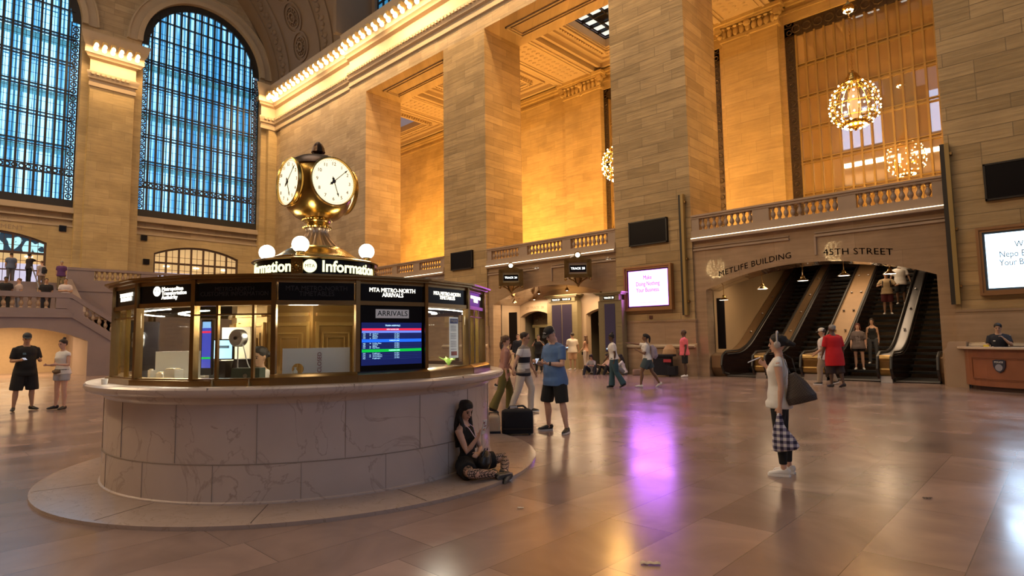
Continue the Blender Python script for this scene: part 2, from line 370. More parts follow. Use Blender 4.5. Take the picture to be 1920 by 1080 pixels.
# lower west wall behind the balcony, with two glazed segmental doorways
mb = MB()
wall_with_arch(mb, -1.2, 10, 0, 9.6, -50.1, XW+.25, .9, 6.95, 8.38, 9.0, 'x')
wall_with_arch(mb, 10, 23, 0, 9.6, -50.1, XW+.25, 13.3, 19.45, 8.3, 8.98, 'x')
mb.box(-50.1, XW+.25, -14.5, -1.2, 0, 9.6)
struct('wall_west_lower', mb, M_STONE_IN)
mb = MB()
for a, b in ((-14.5, -4.5), (-.55, 8.3), (12.05, 20.95)): mb.box(XW, XW+.32, a, b, 9.6, 9.72)
struct('trim_5', mb, M_PLAIN)
# ---- window contents
def tall_window(idx, a, b):
    c = (a+b)/2; R = (b-a)/2; zs = 24.3; X0 = XW-.12
    fr = MB()
    def ztop(y): q = R-.0; d = abs(y-c); return zs+math.sqrt(max(0, q*q-d*d))
    n = 40   # solid iron border of the head
    for i in range(n):
        t0, t1 = PI*i/n, PI*(i+1)/n
        q = [(c+rr*math.cos(t), zs+rr*math.sin(t)) for rr, t in ((R-.5, t0), (R+.02, t0), (R+.02, t1), (R-.5, t1))]
        fr.prism(q, 'x', X0-.1, X0+.05)
    fr.box(X0-.1, X0+.08, a, b, 10.9, 11.55)
    wd = struct('window_%d' % idx, fr, M_DARKIRON)
    # pierced iron scroll border down both sides and along the low band
    sc = MB()
    for y in (a+.28, b-.28):
        z = 11.8
        sc.box(X0-.05, X0+.05, y-.28, y-.21, 11.5, zs); sc.box(X0-.05, X0+.05, y+.21, y+.28, 11.5, zs)
        while z < zs:
            sc.lathe([(.19, -.04), (.19, .04), (.11, .04), (.11, -.04), (.19, -.04)], 10, TR(X0, y, z) @ Matrix.Rotation(PI/2, 4, 'Y'))
            sc.box(X0-.04, X0+.04, y-.24, y+.24, z+.21, z+.27); sc.cbox((X0, y, z), (.05, .09, .09)); z += .5
    y = a+.6
    while y < b-.5:
        sc.lathe([(.17, -.04), (.17, .04), (.09, .04), (.09, -.04), (.17, -.04)], 10, TR(X0, y, 13.45) @ Matrix.Rotation(PI/2, 4, 'Y')); y += .36
    sc.box(X0-.05, X0+.06, a, b, 13.2, 13.28); sc.box(X0-.05, X0+.06, a, b, 13.62, 13.7)
    sc.build('iron_scrollwork', M_DARKIRON, wd)['kind'] = 'structure'
    br = MB(); N = 15; y0, y1 = a+.72, b-.72
    for i in range(N+1):
        y = y0+(y1-y0)*i/N; br.box(X0-.12, X0+.1, y-.06, y+.06, 11.5, ztop(y)-.3)
        if i < N:
            ym = y+(y1-y0)/N/2; br.box(X0-.3, X0-.26, ym-.012, ym+.012, 11.5, ztop(ym)-.3)
    for z in (23.05, 21.15, 19.1, 17.2, 15.15):
        for dz in (-.13, .09): br.box(X0-.1, X0+.12, a+.3, b-.3, z+dz, z+dz+.05)
    for z in (25.0, 26.5, 27.6):
        hw = math.sqrt(max(0, (R-.3)**2-(z-zs)**2)); br.box(X0-.1, X0+.12, c-hw, c+hw, z, z+.06)
    z = 12
    while z < 26:
        hw = R-.5 if z < zs else math.sqrt(max(0, (R-.3)**2-(z-zs)**2)); br.box(X0-.3, X0-.27, c-hw, c+hw, z, z+.02); z += .62
    br.build('window_bars', M_DARKIRON, wd)['kind'] = 'structure'
    cw = MB()   # glass floored catwalks between the two skins of the window
    for z in (22.95, 19.0, 15.05): cw.box(X0-1.5, X0-.35, a, b, z-.06, z)
    cw.build('glass_catwalk', mat('catwalk_glass', (.10, .32, .34), .3, emis=(.10, .38, .42), es=.35), wd)['kind'] = 'structure'
    g = MB(); g.box(X0-1.62, X0-1.55, a-.3, b+.3, 11, 29)
    g.build('daylit_glass', M_SKYGLASS, wd)['kind'] = 'structure'
def skyglass():
    m, N, L, P = newmat('daylit_glass'); g = N.new('ShaderNodeNewGeometry')
    mp = N.new('ShaderNodeMapping'); mp.inputs['Scale'].default_value = (1, 3.4, .10); L.new(g.outputs['Position'], mp.inputs['Vector'])
    n = N.new('ShaderNodeTexNoise'); n.inputs['Scale'].default_value = 1.0; n.inputs['Detail'].default_value = 4; L.new(mp.outputs[0], n.inputs['Vector'])
    wv = N.new('ShaderNodeTexBrick'); wv.inputs['Scale'].default_value = 1; wv.inputs['Brick Width'].default_value = .36; wv.inputs['Row Height'].default_value = 1.95; wv.inputs['Mortar Size'].default_value = .05; wv.offset = 0
    sp = N.new('ShaderNodeSeparateXYZ'); L.new(g.outputs['Position'], sp.inputs[0]); cb = N.new('ShaderNodeCombineXYZ'); L.new(sp.outputs[1], cb.inputs[0]); L.new(sp.outputs[2], cb.inputs[1]); L.new(cb.outputs[0], wv.inputs['Vector'])
    cr = N.new('ShaderNodeValToRGB'); e = cr.color_ramp.elements; e[0].position = .40; e[0].color = (.03, .17, .38, 1); e[1].position = .60; e[1].color = (.28, .58, .85, 1); L.new(n.outputs['Fac'], cr.inputs[0])
    mx = N.new('ShaderNodeMixRGB'); L.new(wv.outputs['Fac'], mx.inputs[0]); L.new(cr.outputs[0], mx.inputs[1]); mx.inputs[2].default_value = (.01, .08, .16, 1)
    P.inputs['Base Color'].default_value = (.05, .1, .15, 1); L.new(mx.outputs[0], P.inputs['Emission Color']); P.inputs['Emission Strength'].default_value = 2.6
    return m
M_SKYGLASS = skyglass()
for i, (a, b) in enumerate(WIN[::-1]): tall_window(i+1, a, b)
# ---- south side of the hall, behind the camera
mb = MB(); YSO = 2*4.1-YN
for a, b in ((-49.6, -34.2), (-24.8, -22.44), (-14.3, -10.71), (-2.42, 1.1), (9.3, 14)): mb.box(a, b, YSO-2.5, YSO, 0, 18.7)
mb.box(14, 34.4, YSO-2.5, YSO, 0, 18.7); mb.box(-49.6, 34.4, YSO-2.5, YSO, 18.7, 24); mb.box(-49.6, 34.4, YSO-9.5, YSO-9, 0, 24); mb.box(-49.6, 34.4, YSO-9, YSO-2.5, 18.7, 19)
struct('wall_south', mb, M_STONE)
mb = MB(); arched_hole_wall(mb, -14.5, 24, 0, 38, 34.4, 35.0, [(a, b, 24.3, 10.9) for a, b in ((-13.3, -4.5), (-.55, 8.3), (12.05, 20.95))])
struct('wall_east', mb, M_STONE)
for i, (a, b) in enumerate(((-13.3, -4.5), (-.55, 8.3), (12.05, 20.95))):
    g = MB().box(35.0, 35.1, a, b, 10.9, 28.8); o = struct('window_%d' % (40+i), g, mat('east_daylight', (.1, .1, .1), .5, emis=(.50, .66, 1), es=2.2))
    br = MB(); [br.box(34.8, 34.9, a+.6*k, a+.6*k+.12, 10.9, 28.8) for k in range(15)]; br.build('window_bars', M_DARKIRON, o)['kind'] = 'structure'
mb = MB(); mb.box(-49.6, 14, YSO, YSO+.8, 22.3, 24); mb.box(-49.6, 14, YSO, YSO+.2, 19.6, 20.6); struct('trim_20', mb, M_PLAIN)
o = MB().box(-47, 13, YSO+.5, YSO+.6, 22.0, 22.25).build('cornice_bulb_row', M_LED); tag(o, 'row of cornice bulbs of the south side, seen only as a reflection', 'lamp row')
mb = MB(); cur = -49.6
for a, b in ((-36.4, -25.6), (-22.8, -13.9), (-11.1, -2.1), (.7, 9.6)): mb.box(cur, a+.9, YSO-1.8, YSO-.2, 24, 30); cur = b-.9
mb.box(cur, 14, YSO-1.8, YSO-.2, 24, 30); struct('wall_south_lunettes', mb, M_VAULT)
for i, (a, b) in enumerate(((-36.4, -25.6), (-22.8, -13.9), (-11.1, -2.1), (.7, 9.6))):
    o = struct('window_%d' % (30+i), MB().box(a+.9, b-.9, YSO-1.6, YSO-1.5, 24.5, 29.6), mat('south_daylight', (.1, .1, .1), .5, emis=(.50, .66, 1), es=1.7))
# ---- great vault: plaster ribs between lunettes on the north side, teal field above
YC, VA, VB = 4.1, 17.9, 13.2
def ell(t): return YC+VA*math.cos(t), ZC+VB*math.sin(t)
def vault_strip(mb, x0, x1, t0, t1, n=24, off=0):
    vs = []
    for i in range(n+1):
        t = t0+(t1-t0)*i/n; y, z = ell(t); y2, z2 = y+(.35)*math.cos(t), z+.35*math.sin(t); y -= off*math.cos(t); z -= off*math.sin(t)
        vs += [(x0, y, z), (x1, y, z), (x1, y2, z2), (x0, y2, z2)]
    fs = []
    for i in range(n):
        q = i*4; fs += [(q+k, q+(k+1) % 4, q+4+(k+1) % 4, q+4+k) for k in range(4)]
    fs += [(0, 1, 2, 3), (n*4+3, n*4+2, n*4+1, n*4)]
    mb.add(vs, fs)
mb = MB(); TL = .62
RIBS = [(-49.7, -36.4), (-25.6, -22.8), (-13.9, -11.1), (-2.1, .7), (9.6, 14)]
for x0, x1 in RIBS: vault_strip(mb, x0, x1, 0, TL)
struct('ceiling_vault_ribs', mb, M_VAULT)
mb = MB(); vault_strip(mb, -49.7, 35, TL, PI-.62, 36); vault_strip(mb, 14, 35, 0, TL); vault_strip(mb, 14, 35, PI-.62, PI); [vault_strip(mb, x0, x1, PI-.62, PI, 12) for x0, x1 in RIBS]
struct('ceiling', mb, M_TEAL)
mb = MB()
for x0, x1, o in ((-48.6, -47.9, .12), (-46.3, -45.9, .12), (-41.2, -40.8, .12), (-39.4, -38.9, .12), (-36.9, -36.4, .2)): vault_strip(mb, x0, x1, .02, 1.2, 30, o)
struct('trim_6', mb, M_VAULT)
mb = MB()   # relief rosettes and scroll panels on the west rib
def on_vault(x, t, off=.05):
    y, z = ell(t); nrm = Vector((0, -math.cos(t)/VA, -math.sin(t)/VB)).normalized(); tan = Vector((0, -VA*math.sin(t), VB*math.cos(t))).normalized()
    M = Matrix((( 1, 0, 0, x), (0, tan.y, nrm.y, y), (0, tan.z, nrm.z, z), (0, 0, 0, 1))); return M
for k in range(6):
    t = .16+k*.17; M = on_vault(-43.6, t)
    for r0, r1, h in ((1.05, 1.2, .16), (.72, .82, .12), (.3, .4, .2)):
        mb.lathe([(r0, 0), (r0, h), (r1, h), (r1, 0)], 24, M)
    for j in range(12):
        a = 2*PI*j/12; mb.sphere((.56*math.cos(a), .56*math.sin(a), .05), (.1, .1, .12), 6, 4, M)
    mb.sphere((0, 0, .05), (.16, .16, .15), 8, 6, M)
for xx in (-47.1, -40.1):
    for k in range(22):
        M = on_vault(xx, .08+k*.05); a = (k % 2)*.7-.35
        mb.sphere((a*.4, 0, .03), (.34, .22, .1), 8, 4, M); mb.sphere((-a*.6, .2, .03), (.14, .2, .12), 6, 4, M)
struct('trim_7', mb, M_VAULT)
mb = MB()   # lunette walls above the cornice
for a, b in [(-36.4, -25.6), (-22.8, -13.9), (-11.1, -2.1), (.7, 9.6)]:
    c = (a+b)/2; hw = (b-a)/2-.8
    for s0, s1 in ((a, c-hw), (c+hw, b)): mb.box(s0, s1, 23.4, 23.9, ZC, 33)
    mb.box(a, b, 23.4, 23.9, 29.5, 33); mb.box(a, b, 22.0, 23.9, ZC-.2, ZC+.12); mb.box(c-hw, c+hw, 23.4, 23.9, ZC, 24.55)
    for xx in (a, b-.4): mb.box(xx, xx+.4, 20.5, 23.6, ZC, 31)
struct('wall_lunettes', mb, M_VAULT)
for i, (a, b) in enumerate([(-36.4, -25.6), (-22.8, -13.9)]):
    c = (a+b)/2; hw = (b-a)/2-.8
    g = MB().box(c-hw, c+hw, 23.75, 23.8, 24.5, 29.6); o = struct('window_%d' % (4+i), g, M_SKYGLASS)
    br = MB()
    for k in range(14): x = c-hw+2*hw*k/13; br.box(x-.05, x+.05, 23.6, 23.72, 24.5, 29.6)
    for z in (24.5, 26.3, 28): br.box(c-hw, c+hw, 23.6, 23.72, z, z+.1)
    br.build('window_bars', M_DARKIRON, o)['kind'] = 'structure'
# ---- north gallery: floor, back wall, pilasters, ceiling with coffers and beams
struct('floor_gallery', MB().box(-49.6, 14, YN+.3, YB+.8, ZF-.25, ZF-.05), M_PLAIN)
WINB = [(-34.6, -25.8), (-22.6, -14.1), (-10.42, -2.2), (1.3, 9.6)]
mb = MB(); cur = -50
for a, b in WINB[1:]:
    mb.box(cur, a, YB+.25, YB+.7, ZF, 21.5); mb.box(a, b, YB+.25, YB+.7, 18.68, 21.5); mb.box(a, b, YB+.25, YB+.7, ZF, 7.2); cur = b
mb.box(cur, 14, YB+.25, YB+.7, ZF, 21.5)
struct('wall_gallery', mb, M_STONE_IN)
mb = MB()
for c in (-35.9, -24.0, -12.2, -.7): mb.box(c-1.55, c+1.55, YB-.12, YB+.3, ZF, 19.0)
struct('wall_gallery_pilasters', mb, M_STONE_IN)
mb = MB()
for c in (-35.9, -24.0, -12.2, -.7):     # pilaster capitals: astragal, leaf row, scrolled corners, abacus
    mb.box(c-1.68, c+1.68, YB-.25, YB+.3, 18.66, 18.84)
    mb.box(c-1.58, c+1.58, YB-.16, YB+.3, 18.84, 19.45)
    mb.box(c-1.95, c+1.95, YB-.55, YB+.3, 19.6, 19.8); mb.box(c-1.85, c+1.85, YB-.42, YB+.3, 19.48, 19.6)
    for k in range(9):
        x = c-1.4+2.8*k/8
        mb.sphere((x, YB-.2, 19.1), (.16, .12, .28), 8, 6); mb.sphere((x, YB-.3, 19.38), (.13, .1, .08), 8, 5)
        mb.lathe([(.15, -.05), (.19, 0), (.15, .05)], 10, TR(x, YB-.28, 19.3) @ Matrix.Rotation(PI/2, 4, 'X'), 0, PI)
    for sx in (-1, 1):
        mb.lathe([(0, -.16), (.2, -.16), (.2, .16), (0, .16)], 12, TR(c+sx*1.66, YB-.3, 19.3) @ Matrix.Rotation(PI/2, 4, 'X'))
        mb.sphere((c+sx*1.6, YB-.3, 18.98), (.16, .14, .14), 8, 6)
    mb.sphere((c, YB-.34, 19.3), (.22, .16, .2), 8, 6); mb.sphere((c, YB-.25, 18.6), (.1, .06, .07), 8, 6)
struct('trim_8', mb, M_STONE_IN)
mb = MB()   # gallery cornice
for z0, z1, o in ((19.2, 19.35, .08), (19.6, 19.75, .2), (19.75, 19.95, .35)): mb.box(-49, 14, YB+.25-o, YB+.3, z0, z1)
struct('trim_9', mb, M_STONE_IN)
mb = MB()   # ceiling slab with skylight holes and coffer rims
cx = [-41.8, -30.1, -18.4, -6.4, 5.2]
mb.box(-50, 14, YI-.2, 26.7, 20.3, 20.8); mb.box(-50, 14, 31.0, YB+.7, 20.3, 20.8)
prev = -50
for c in cx: mb.box(prev, c-2.25, 26.7, 31.0, 20.3, 20.8); prev = c+2.25
mb.box(prev, 14, 26.7, 31.0, 20.3, 20.8)
struct('ceiling_gallery', mb, M_PLAIN)
mb = MB()
for c in (-35.95, -24.2, -12.4, -.7, 11):  # cross beams with a sunk ornamental panel
    mb.box(c-1.6, c+1.6, YI-.1, YB+.2, 19.8, 20.3)
    for s in (-1, 1): mb.box(c+s*1.25-.06, c+s*1.25+.06, YI+.3, YB-.3, 19.72, 19.8); mb.box(c+s*1.0-.04, c+s*1.0+.04, YI+.6, YB-.7, 19.75, 19.8)
    mb.box(c-1.25, c+1.25, YB-.4, YB-.3, 19.72, 19.8); mb.box(c-1.25, c+1.25, YI+.2, YI+.3, 19.72, 19.8)
    for k in range(16):
        for j in (-1, 0, 1): mb.sphere((c+j*.5, YI+1.1+k*.4, 19.79), (.17, .12, .05), 6, 4)
for c in cx:                               # stepped coffer frames around each skylight
    for h, z0, z1, t in ((3.9, 20.0, 20.3, .2), (3.3, 20.15, 20.3, .12), (2.5, 20.1, 20.3, .2), (2.33, 20.2, 20.3, .08)):
        hy = h+.0 if h < 3 else min(h, 4.0)
        for s in (-1, 1):
            mb.box(c+s*h-t/2, c+s*h+t/2, 28.85-hy, 28.85+hy, z0, z1); mb.box(c-h, c+h, 28.85+s*hy-t/2, 28.85+s*hy+t/2, z0, z1)
    for k in range(22):
        for s in (-1, 1): mb.box(c-2.6+k*.24, c-2.6+k*.24+.12, 28.85+s*2.75-.06, 28.85+s*2.75+.06, 20.1, 20.3); mb.box(c+s*2.75-.06, c+s*2.75+.06, 26.25+k*.24, 26.25+k*.24+.12, 20.1, 20.3)
struct('trim_10', mb, M_PLAIN)
M_PANE = mat('skylight_pane', (.5, .6, .65), .4, emis=(.42, .62, .72), es=1.0)
for i, c in enumerate(cx[1:4]):
    o = struct('window_%d' % (6+i), MB().box(c-2.3, c+2.3, 26.6, 31.1, 21.0, 21.05), M_BLACK)
    pn = MB(); g = MB()
    for a in range(5):
        for b in range(5):
            if (a*3+b*2+i) % 4: x = c-2.1+a*.86; y = 26.85+b*.86; pn.box(x, x+.6, y, y+.5, 20.93, 20.98)
    pn.build('lit_pane', M_PANE, o)['kind'] = 'structure'
    for a in range(6): g.box(c-2.25+a*.9-.03, c-2.25+a*.9+.03, 26.7, 31.0, 20.82, 20.9); g.box(c-2.25, c+2.25, 26.72+a*.85, 26.78+a*.85, 20.82, 20.9)
    g.build('glazing_bar', M_DARKIRON, o)['kind'] = 'structure'
# ---- gilded glass screens in the gallery back wall
M_SCREEN, N_, L_, P_ = newmat('screen_glass')
P_.inputs['Base Color'].default_value = (.42, .27, .11, 1); P_.inputs['Roughness'].default_value = .9
gl = N_.new('ShaderNodeBsdfGlossy'); gl.inputs['Roughness'].default_value = .015; gl.inputs['Color'].default_value = (.95, .9, .85, 1)
mx = N_.new('ShaderNodeMixShader'); mx.inputs[0].default_value = .42; L_.new(P_.outputs[0], mx.inputs[1]); L_.new(gl.outputs[0], mx.inputs[2]); L_.new(mx.outputs[0], N_['Material Output'].inputs['Surface'])
M_LATTICE = mat('bronze_lattice', (.085, .06, .04), .5, .5, noise=.5, nscale=9, bump=.6)
for i, (a, b) in enumerate(WINB[1:]):
    y = YB+.42
    o = MB(); o.box(a, a+.5, y-.06, y+.06, 7.2, 18.68); o.box(b-.5, b, y-.06, y+.06, 7.2, 18.68); o.box(a, b, y-.06, y+.06, 17.88, 18.68)
    wd = struct('window_%d' % (10+i), o, M_LATTICE)
    lt = MB(); z = 7.4
    while z < 18.5:
        for x in (a+.25, b-.25): lt.lathe([(.13, -.03), (.16, 0), (.13, .03), (.09, 0), (.13, -.03)], 8, TR(x, y-.08, z+.24) @ Matrix.Rotation(PI/2, 4, 'X')); lt.box(x-.25, x+.25, y-.09, y-.05, z, z+.04)
        z += .5
    x = a+.6
    while x < b-.5: lt.lathe([(.22, -.03), (.26, 0), (.22, .03), (.15, 0), (.22, -.03)], 8, TR(x, y-.08, 18.28) @ Matrix.Rotation(PI/2, 4, 'X')); lt.box(x+.27, x+.3, y-.09, y-.05, 17.9, 18.65); x += .56
    lt.build('bronze_lattice', M_LATTICE, wd)['kind'] = 'structure'
    mu = MB(); n = 15; x0, x1 = a+.56, b-.56
    for k in range(n+1):
        x = x0+(x1-x0)*k/n; mu.box(x-.045, x+.045, y-.1, y+.05, 7.2, 17.9)
    for z in (16.1, 14.3, 12.55, 10.75, 8.95):
        for dz in (-.1, .07): mu.box(a+.5, b-.5, y-.11, y+.05, z+dz, z+dz+.05)
    k = a+.6
    while k < b-.5: mu.cbox((k, y-.08, 8.55), (.1, .06, .22)); k += .22
    mu.build('gilt_bars', M_GOLDPAINT, wd)['kind'] = 'structure'
    MB().box(a, b, y+.02, y+.04, 7.2, 18.68).build('reflective_glass', M_SCREEN, wd)['kind'] = 'structure'
# ---- lower storey between the piers
mb = MB()
mb.box(*BAYS[0], YN+.1, YN+.6, 0, ZF+.1)
wall_with_arch(mb, BAYS[1][0], BAYS[1][1], 0, ZF+.1, YN+.1, YN+.75, -22.1, -14.45, 3.35, 4.12)
wall_with_arch(mb, BAYS[2][0], BAYS[2][1], 0, ZF+.1, YN+.1, YN+.75, -10.25, -2.85, 3.35, 4.08)
struct('wall_north_lower', mb, M_MARBLE_WALL)
mb = MB()
for a, b in BAYS:
    mb.box(a, b, YN-.12, YN+.3, 5.3, 5.42); mb.box(a, b, YN-.05, YN+.35, 5.42, 5.72)
    c = (a+b)/2
    for s0, s1 in ((a+.02, c-.5), (c+.35, b-.02)):  # sunk panel mouldings over the arch
        mb.box(s0, s1, YN+.02, YN+.12, 4.93, 5.0); mb.box(s0, s1, YN+.05, YN+.12, 5.05, 5.09)
    mb.box(c+.33, c+.39, YN+.03, YN+.12, 4.3, 4.93)
struct('trim_11', mb, M_RAIL)
mb = MB()     # plinth mouldings at the foot of the piers
for a, b in [(-25.95, -22.44), (-14.3, -10.71), (-2.42, 1.1)]:
    mb.box(a-.06, b+.06, YN-.1, YI, 0, 1.1); mb.prism([(YN-.16, 1.1), (YN-.16, 1.16), (YN-.05, 1.28), (YN, 1.28), (YN, 1.1)], 'x', a-.08, b+.08)
    mb.box(a-.03, b+.03, YN-.05, YI, 1.28, 2.2); mb.box(a-.05, b+.05, YN-.08, YI, 2.17, 2.24)
struct('baseboard_north', mb, M_MARBLE_WALL)
for i, (a, b) in enumerate(BAYS[:3]):
    o = MB().box(a+.02, b-.02, YN-.135, YN-.12, 5.40, 5.42).build('strip_lamp', M_LED)
    tag(o, 'thin glowing strip lamp on the ledge under the %s stone balustrade' % ('far left', 'middle', 'right-hand')[i], 'strip lamp')
# stone balustrades
BPROF = [(.05, 0), (.075, 0), (.075, .03), (.05, .05), (.04, .08), (.055, .11), (.085, .17), (.09, .21), (.075, .27), (.045, .33), (.038, .37), (.055, .38), (.055, .40), (.05, .42), (.07, .44), (.07, .48)]
ME_BAL = MB().lathe(BPROF, 10).mesh('baluster'); ME_BAL.materials.append(M_RAIL)
def balustrade(label, a, b, sections, y=YN+.12, z=5.72, group='stone gallery balustrades', sp=.235):
    t = thing('stone_balustrade', label, 'balustrade', ((a+b)/2, y, z), group=group)
    cx_ = (a+b)/2
    m = MB(); m.box(a-cx_, b-cx_, -.12, .16, .48, .56); m.box(a-cx_, b-cx_, -.17, .2, .56, .63); m.build('top_rail', M_RAIL, t)
    cur = a
    for s0, s1 in list(sections)+[(b, b)]: MB().box(cur-cx_, s0-cx_, -.1, .14, 0, .48).build('solid_panel', M_RAIL, t); cur = s1
    for s0, s1 in sections:
        n = max(2, round((s1-s0)/sp))
        for k in range(n): inst(ME_BAL, 'baluster', t, (s0+(s1-s0)*(k+.5)/n-cx_, .02, 0))
balustrade('stone balustrade above the escalator arch', *BAYS[2], [(-10.4, -8.3), (-7.7, -5.42), (-4.88, -2.8)])
balustrade('stone balustrade above the arch with the hanging track signs', *BAYS[1], [(-22.1, -20.1), (-19.55, -17.3), (-16.8, -14.7)])
balustrade('distant stone balustrade just right of the clock', *BAYS[0], [(-33.8, -31.1), (-30.6, -28.9), (-28.3, -26.3)])
# ---- track alcove behind the middle arch
mb = MB()
mb.box(-22.5, -22.1, YN+.7, 24.1, 0, 4.4); mb.box(-14.45, -14.2, YN+.7, 24.1, 0, 4.4)
wall_with_arch(mb, -22.5, -18.75, 0, 4.6, 24.0, 24.4, -22.08, -19.85, 2.72, 3.02)
wall_with_arch(mb, -18.75, -14.2, 0, 4.6, 24.0, 24.4, -17.6, -15.1, 2.72, 3.02)
struct('wall_alcove', mb, mat('alcove_stone', (.47, .355, .24), .35, noise=.1, nscale=1.2))
mb = MB()
A = seg_arch(-22.1, -14.45, 3.35, 4.12)
for i in range(20):
    (a, b), (c, d) = A[i], A[i+1]; mb.prism([(a, b), (c, d), (c, d+.3), (a, b+.3)], 'y', YN+.7, 24.1)
struct('ceiling_alcove', mb, M_MARBLE_WALL)
mb = MB(); mb.box(-22.5, -14.2, 27.6, 27.8, 0, 4.5); mb.box(-22.5, -14.2, 24.4, 27.8, 3.3, 3.5); mb.box(-22.6, -22.4, 24.4, 27.8, 0, 3.4); mb.box(-14.3, -14.1, 24.4, 27.8, 0, 3.4); mb.box(-18.9, -18.6, 24.4, 27.7, 0, 3.4)
struct('wall_tracks', mb, mat('track_wall', (.22, .19, .13), .6))
for i, (a, b) in enumerate(((-22.0, -19.9), (-17.5, -15.2))):
    o = MB(); o.box(a, b, 24.9, 25.0, 2.15, 2.3); o.box(a+.2, a+.45, 24.9, 25.0, 0, 2.2); o.box(b-.45, b-.2, 24.9, 25.0, 0, 2.2)
    d = struct('door_%d' % (i+1), o, mat('olive_door_frame', (.23, .20, .10), .45))
    g = MB(); g.box(a+.05, b-.05, 24.95, 25.0, 2.3, 3.2)
    for k in range(9): g.sphere((a+.3+k*.24, 24.92, 2.55+.2*(k % 3)), (.13, .05, .1), 6, 4)
    g.lathe([(.24, -.03), (.30, 0), (.24, .03), (.2, 0), (.24, -.03)], 14, TR((a+b)/2+.5, 24.9, 2.75) @ Matrix.Rotation(PI/2, 4, 'X'))
    g.build('door_grille', M_LATTICE, d)['kind'] = 'structure'
    MB().box(a+.45, b-.45, 25.0, 25.04, 0, 2.15).build('dark_doorway', M_BLACK, d)['kind'] = 'structure'
for z, t, x in ((3.2, '29  TRACK  24', -21.0), (3.2, '28  TRACK  23', -16.2)):
    o = text(t, .2, M_INLAY, M=TR(x, 23.99, z), name='carved_lettering'); tag(o, 'faint bronze track lettering over the %s track door' % ('left' if x < -19 else 'right'), 'lettering')
# light fittings of the alcove
for i, (x, y) in enumerate(((-21.2, 22.6), (-19.4, 22.5), (-17.6, 22.5), (-15.7, 22.6), (-20.6, 23.5))):
    zt = 3.35+.75*(1-((x+18.3)/3.9)**2)
    t = thing('cone_lamp', ['small brass cone lamp at the left foot of the track arch', 'brass cone lamp under the left part of the track arch', 'brass cone lamp under the crown of the track arch', 'brass cone lamp at the right of the track arch', 'brass cone lamp deep inside the track alcove'][i], 'lamp', (x, y, zt), group='cone lamps of the track alcove')
    MB().tube([(0, 0, .05), (0, 0, -.1)], [.012, .012], 6).build('stem', M_BRASSDK, t)
    MB().lathe([(.03, -.08), (.05, -.1), (.13, -.24), (.12, -.24), (.03, -.12)], 12).build('shade', M_BRASSDK, t)
    MB().sphere((0, 0, -.2), .06, 8, 6).build('lamp_bulb', mat('alcove_bulb', (1, .9, .7), .4, emis=(1, .78, .5), es=6), t)
for x in (-20.5, -16.2): light('alcove_light', 'AREA', (x, 23.0, 3.6), 100, SOFT, 1.2)
light('alcove_light', 'AREA', (-18.4, 23.0, 3.8), 110, SOFT, 1.5)
# departure board in the alcove
M_OLIVE = mat('olive_paint', (.24, .195, .10), .45); M_SCRN = mat('dark_screen', (.03, .022, .035), .25, emis=(.12, .09, .16), es=.12)
def board(label, x, y, w_, cols, ttl, top, scale=1.0):
    t = thing('departure_board', label, 'departure board', (x, y, 0), group='track departure boards')
    m = MB(); m.box(-w_/2, w_/2, 0, .35, 0, top-.35)
    for k in range(18): m.box(w_/2-.28, w_/2-.02, -.012, 0, .1+k*.16, .2+k*.16); m.box(-w_/2+.02, -w_/2+.28, -.012, 0, .1+k*.16, .2+k*.16)
    m.build('case', M_OLIVE, t)
    m = MB(); m.box(-w_/2+.1, w_/2-.1, -.05, .35, top-.36, top-.12); m.box(-w_/2-.05, w_/2+.05, -.12, .38, top-.12, top-.05); m.box(-w_/2-.12, w_/2+.12, -.18, .4, top-.05, top)
    m.build('cornice', M_OLIVE, t)
    cw = (w_-.62)/cols
    for k in range(cols):
        x0 = -w_/2+.31+k*cw+.03; x1 = x0+cw-.06
        s = MB().box(x0, x1, -.03, 0, .95, top-.5).build('screen', M_SCRN, t)
        MB().box(x0+.05, x1-.05, -.034, -.03, 1.05, 1.1).build('screen_line', mat('screen_line', (.5, .7, .8), .4, emis=(.45, .7, .9), es=1), s)
        sg = MB().box(x0-.02, x1+.02, -.062, -.05, top-.32, top-.17).build('number_plate', M_BLACK, t)
        text(ttl[k], .11, M_LETTER, sg, TR((x0+x1)/2, -.064, top-.245), .002)
board('olive departure board with two dark screens between the track doors', -18.82, 23.60, 1.95, 2, ['TRACK 24', 'TRACK 28'], 3.75)
board('single dark departure screen in an olive case beside the purple-white advertisement', -14.35, 21.3, 1.2, 1, ['TRACK 28'], 3.5)
for nm, lb, x0, x1, y, z0, z1 in (('black_panel', 'tall narrow black panel on the left jamb of the track arch', -21.85, -21.3, 22.9, .95, 2.95), ('black_panel', 'tall narrow black panel left of the escalators', -10.15, -9.85, 22.62, 1.05, 3.05)):
    m = MB(); m.box(x0, x1, y-.06, y, z0, z1); m.box(x0+.02, x1-.02, y-.07, y-.06, z0+.02, z1-.02); tag(m.build(nm, M_BLACK), lb, 'panel')
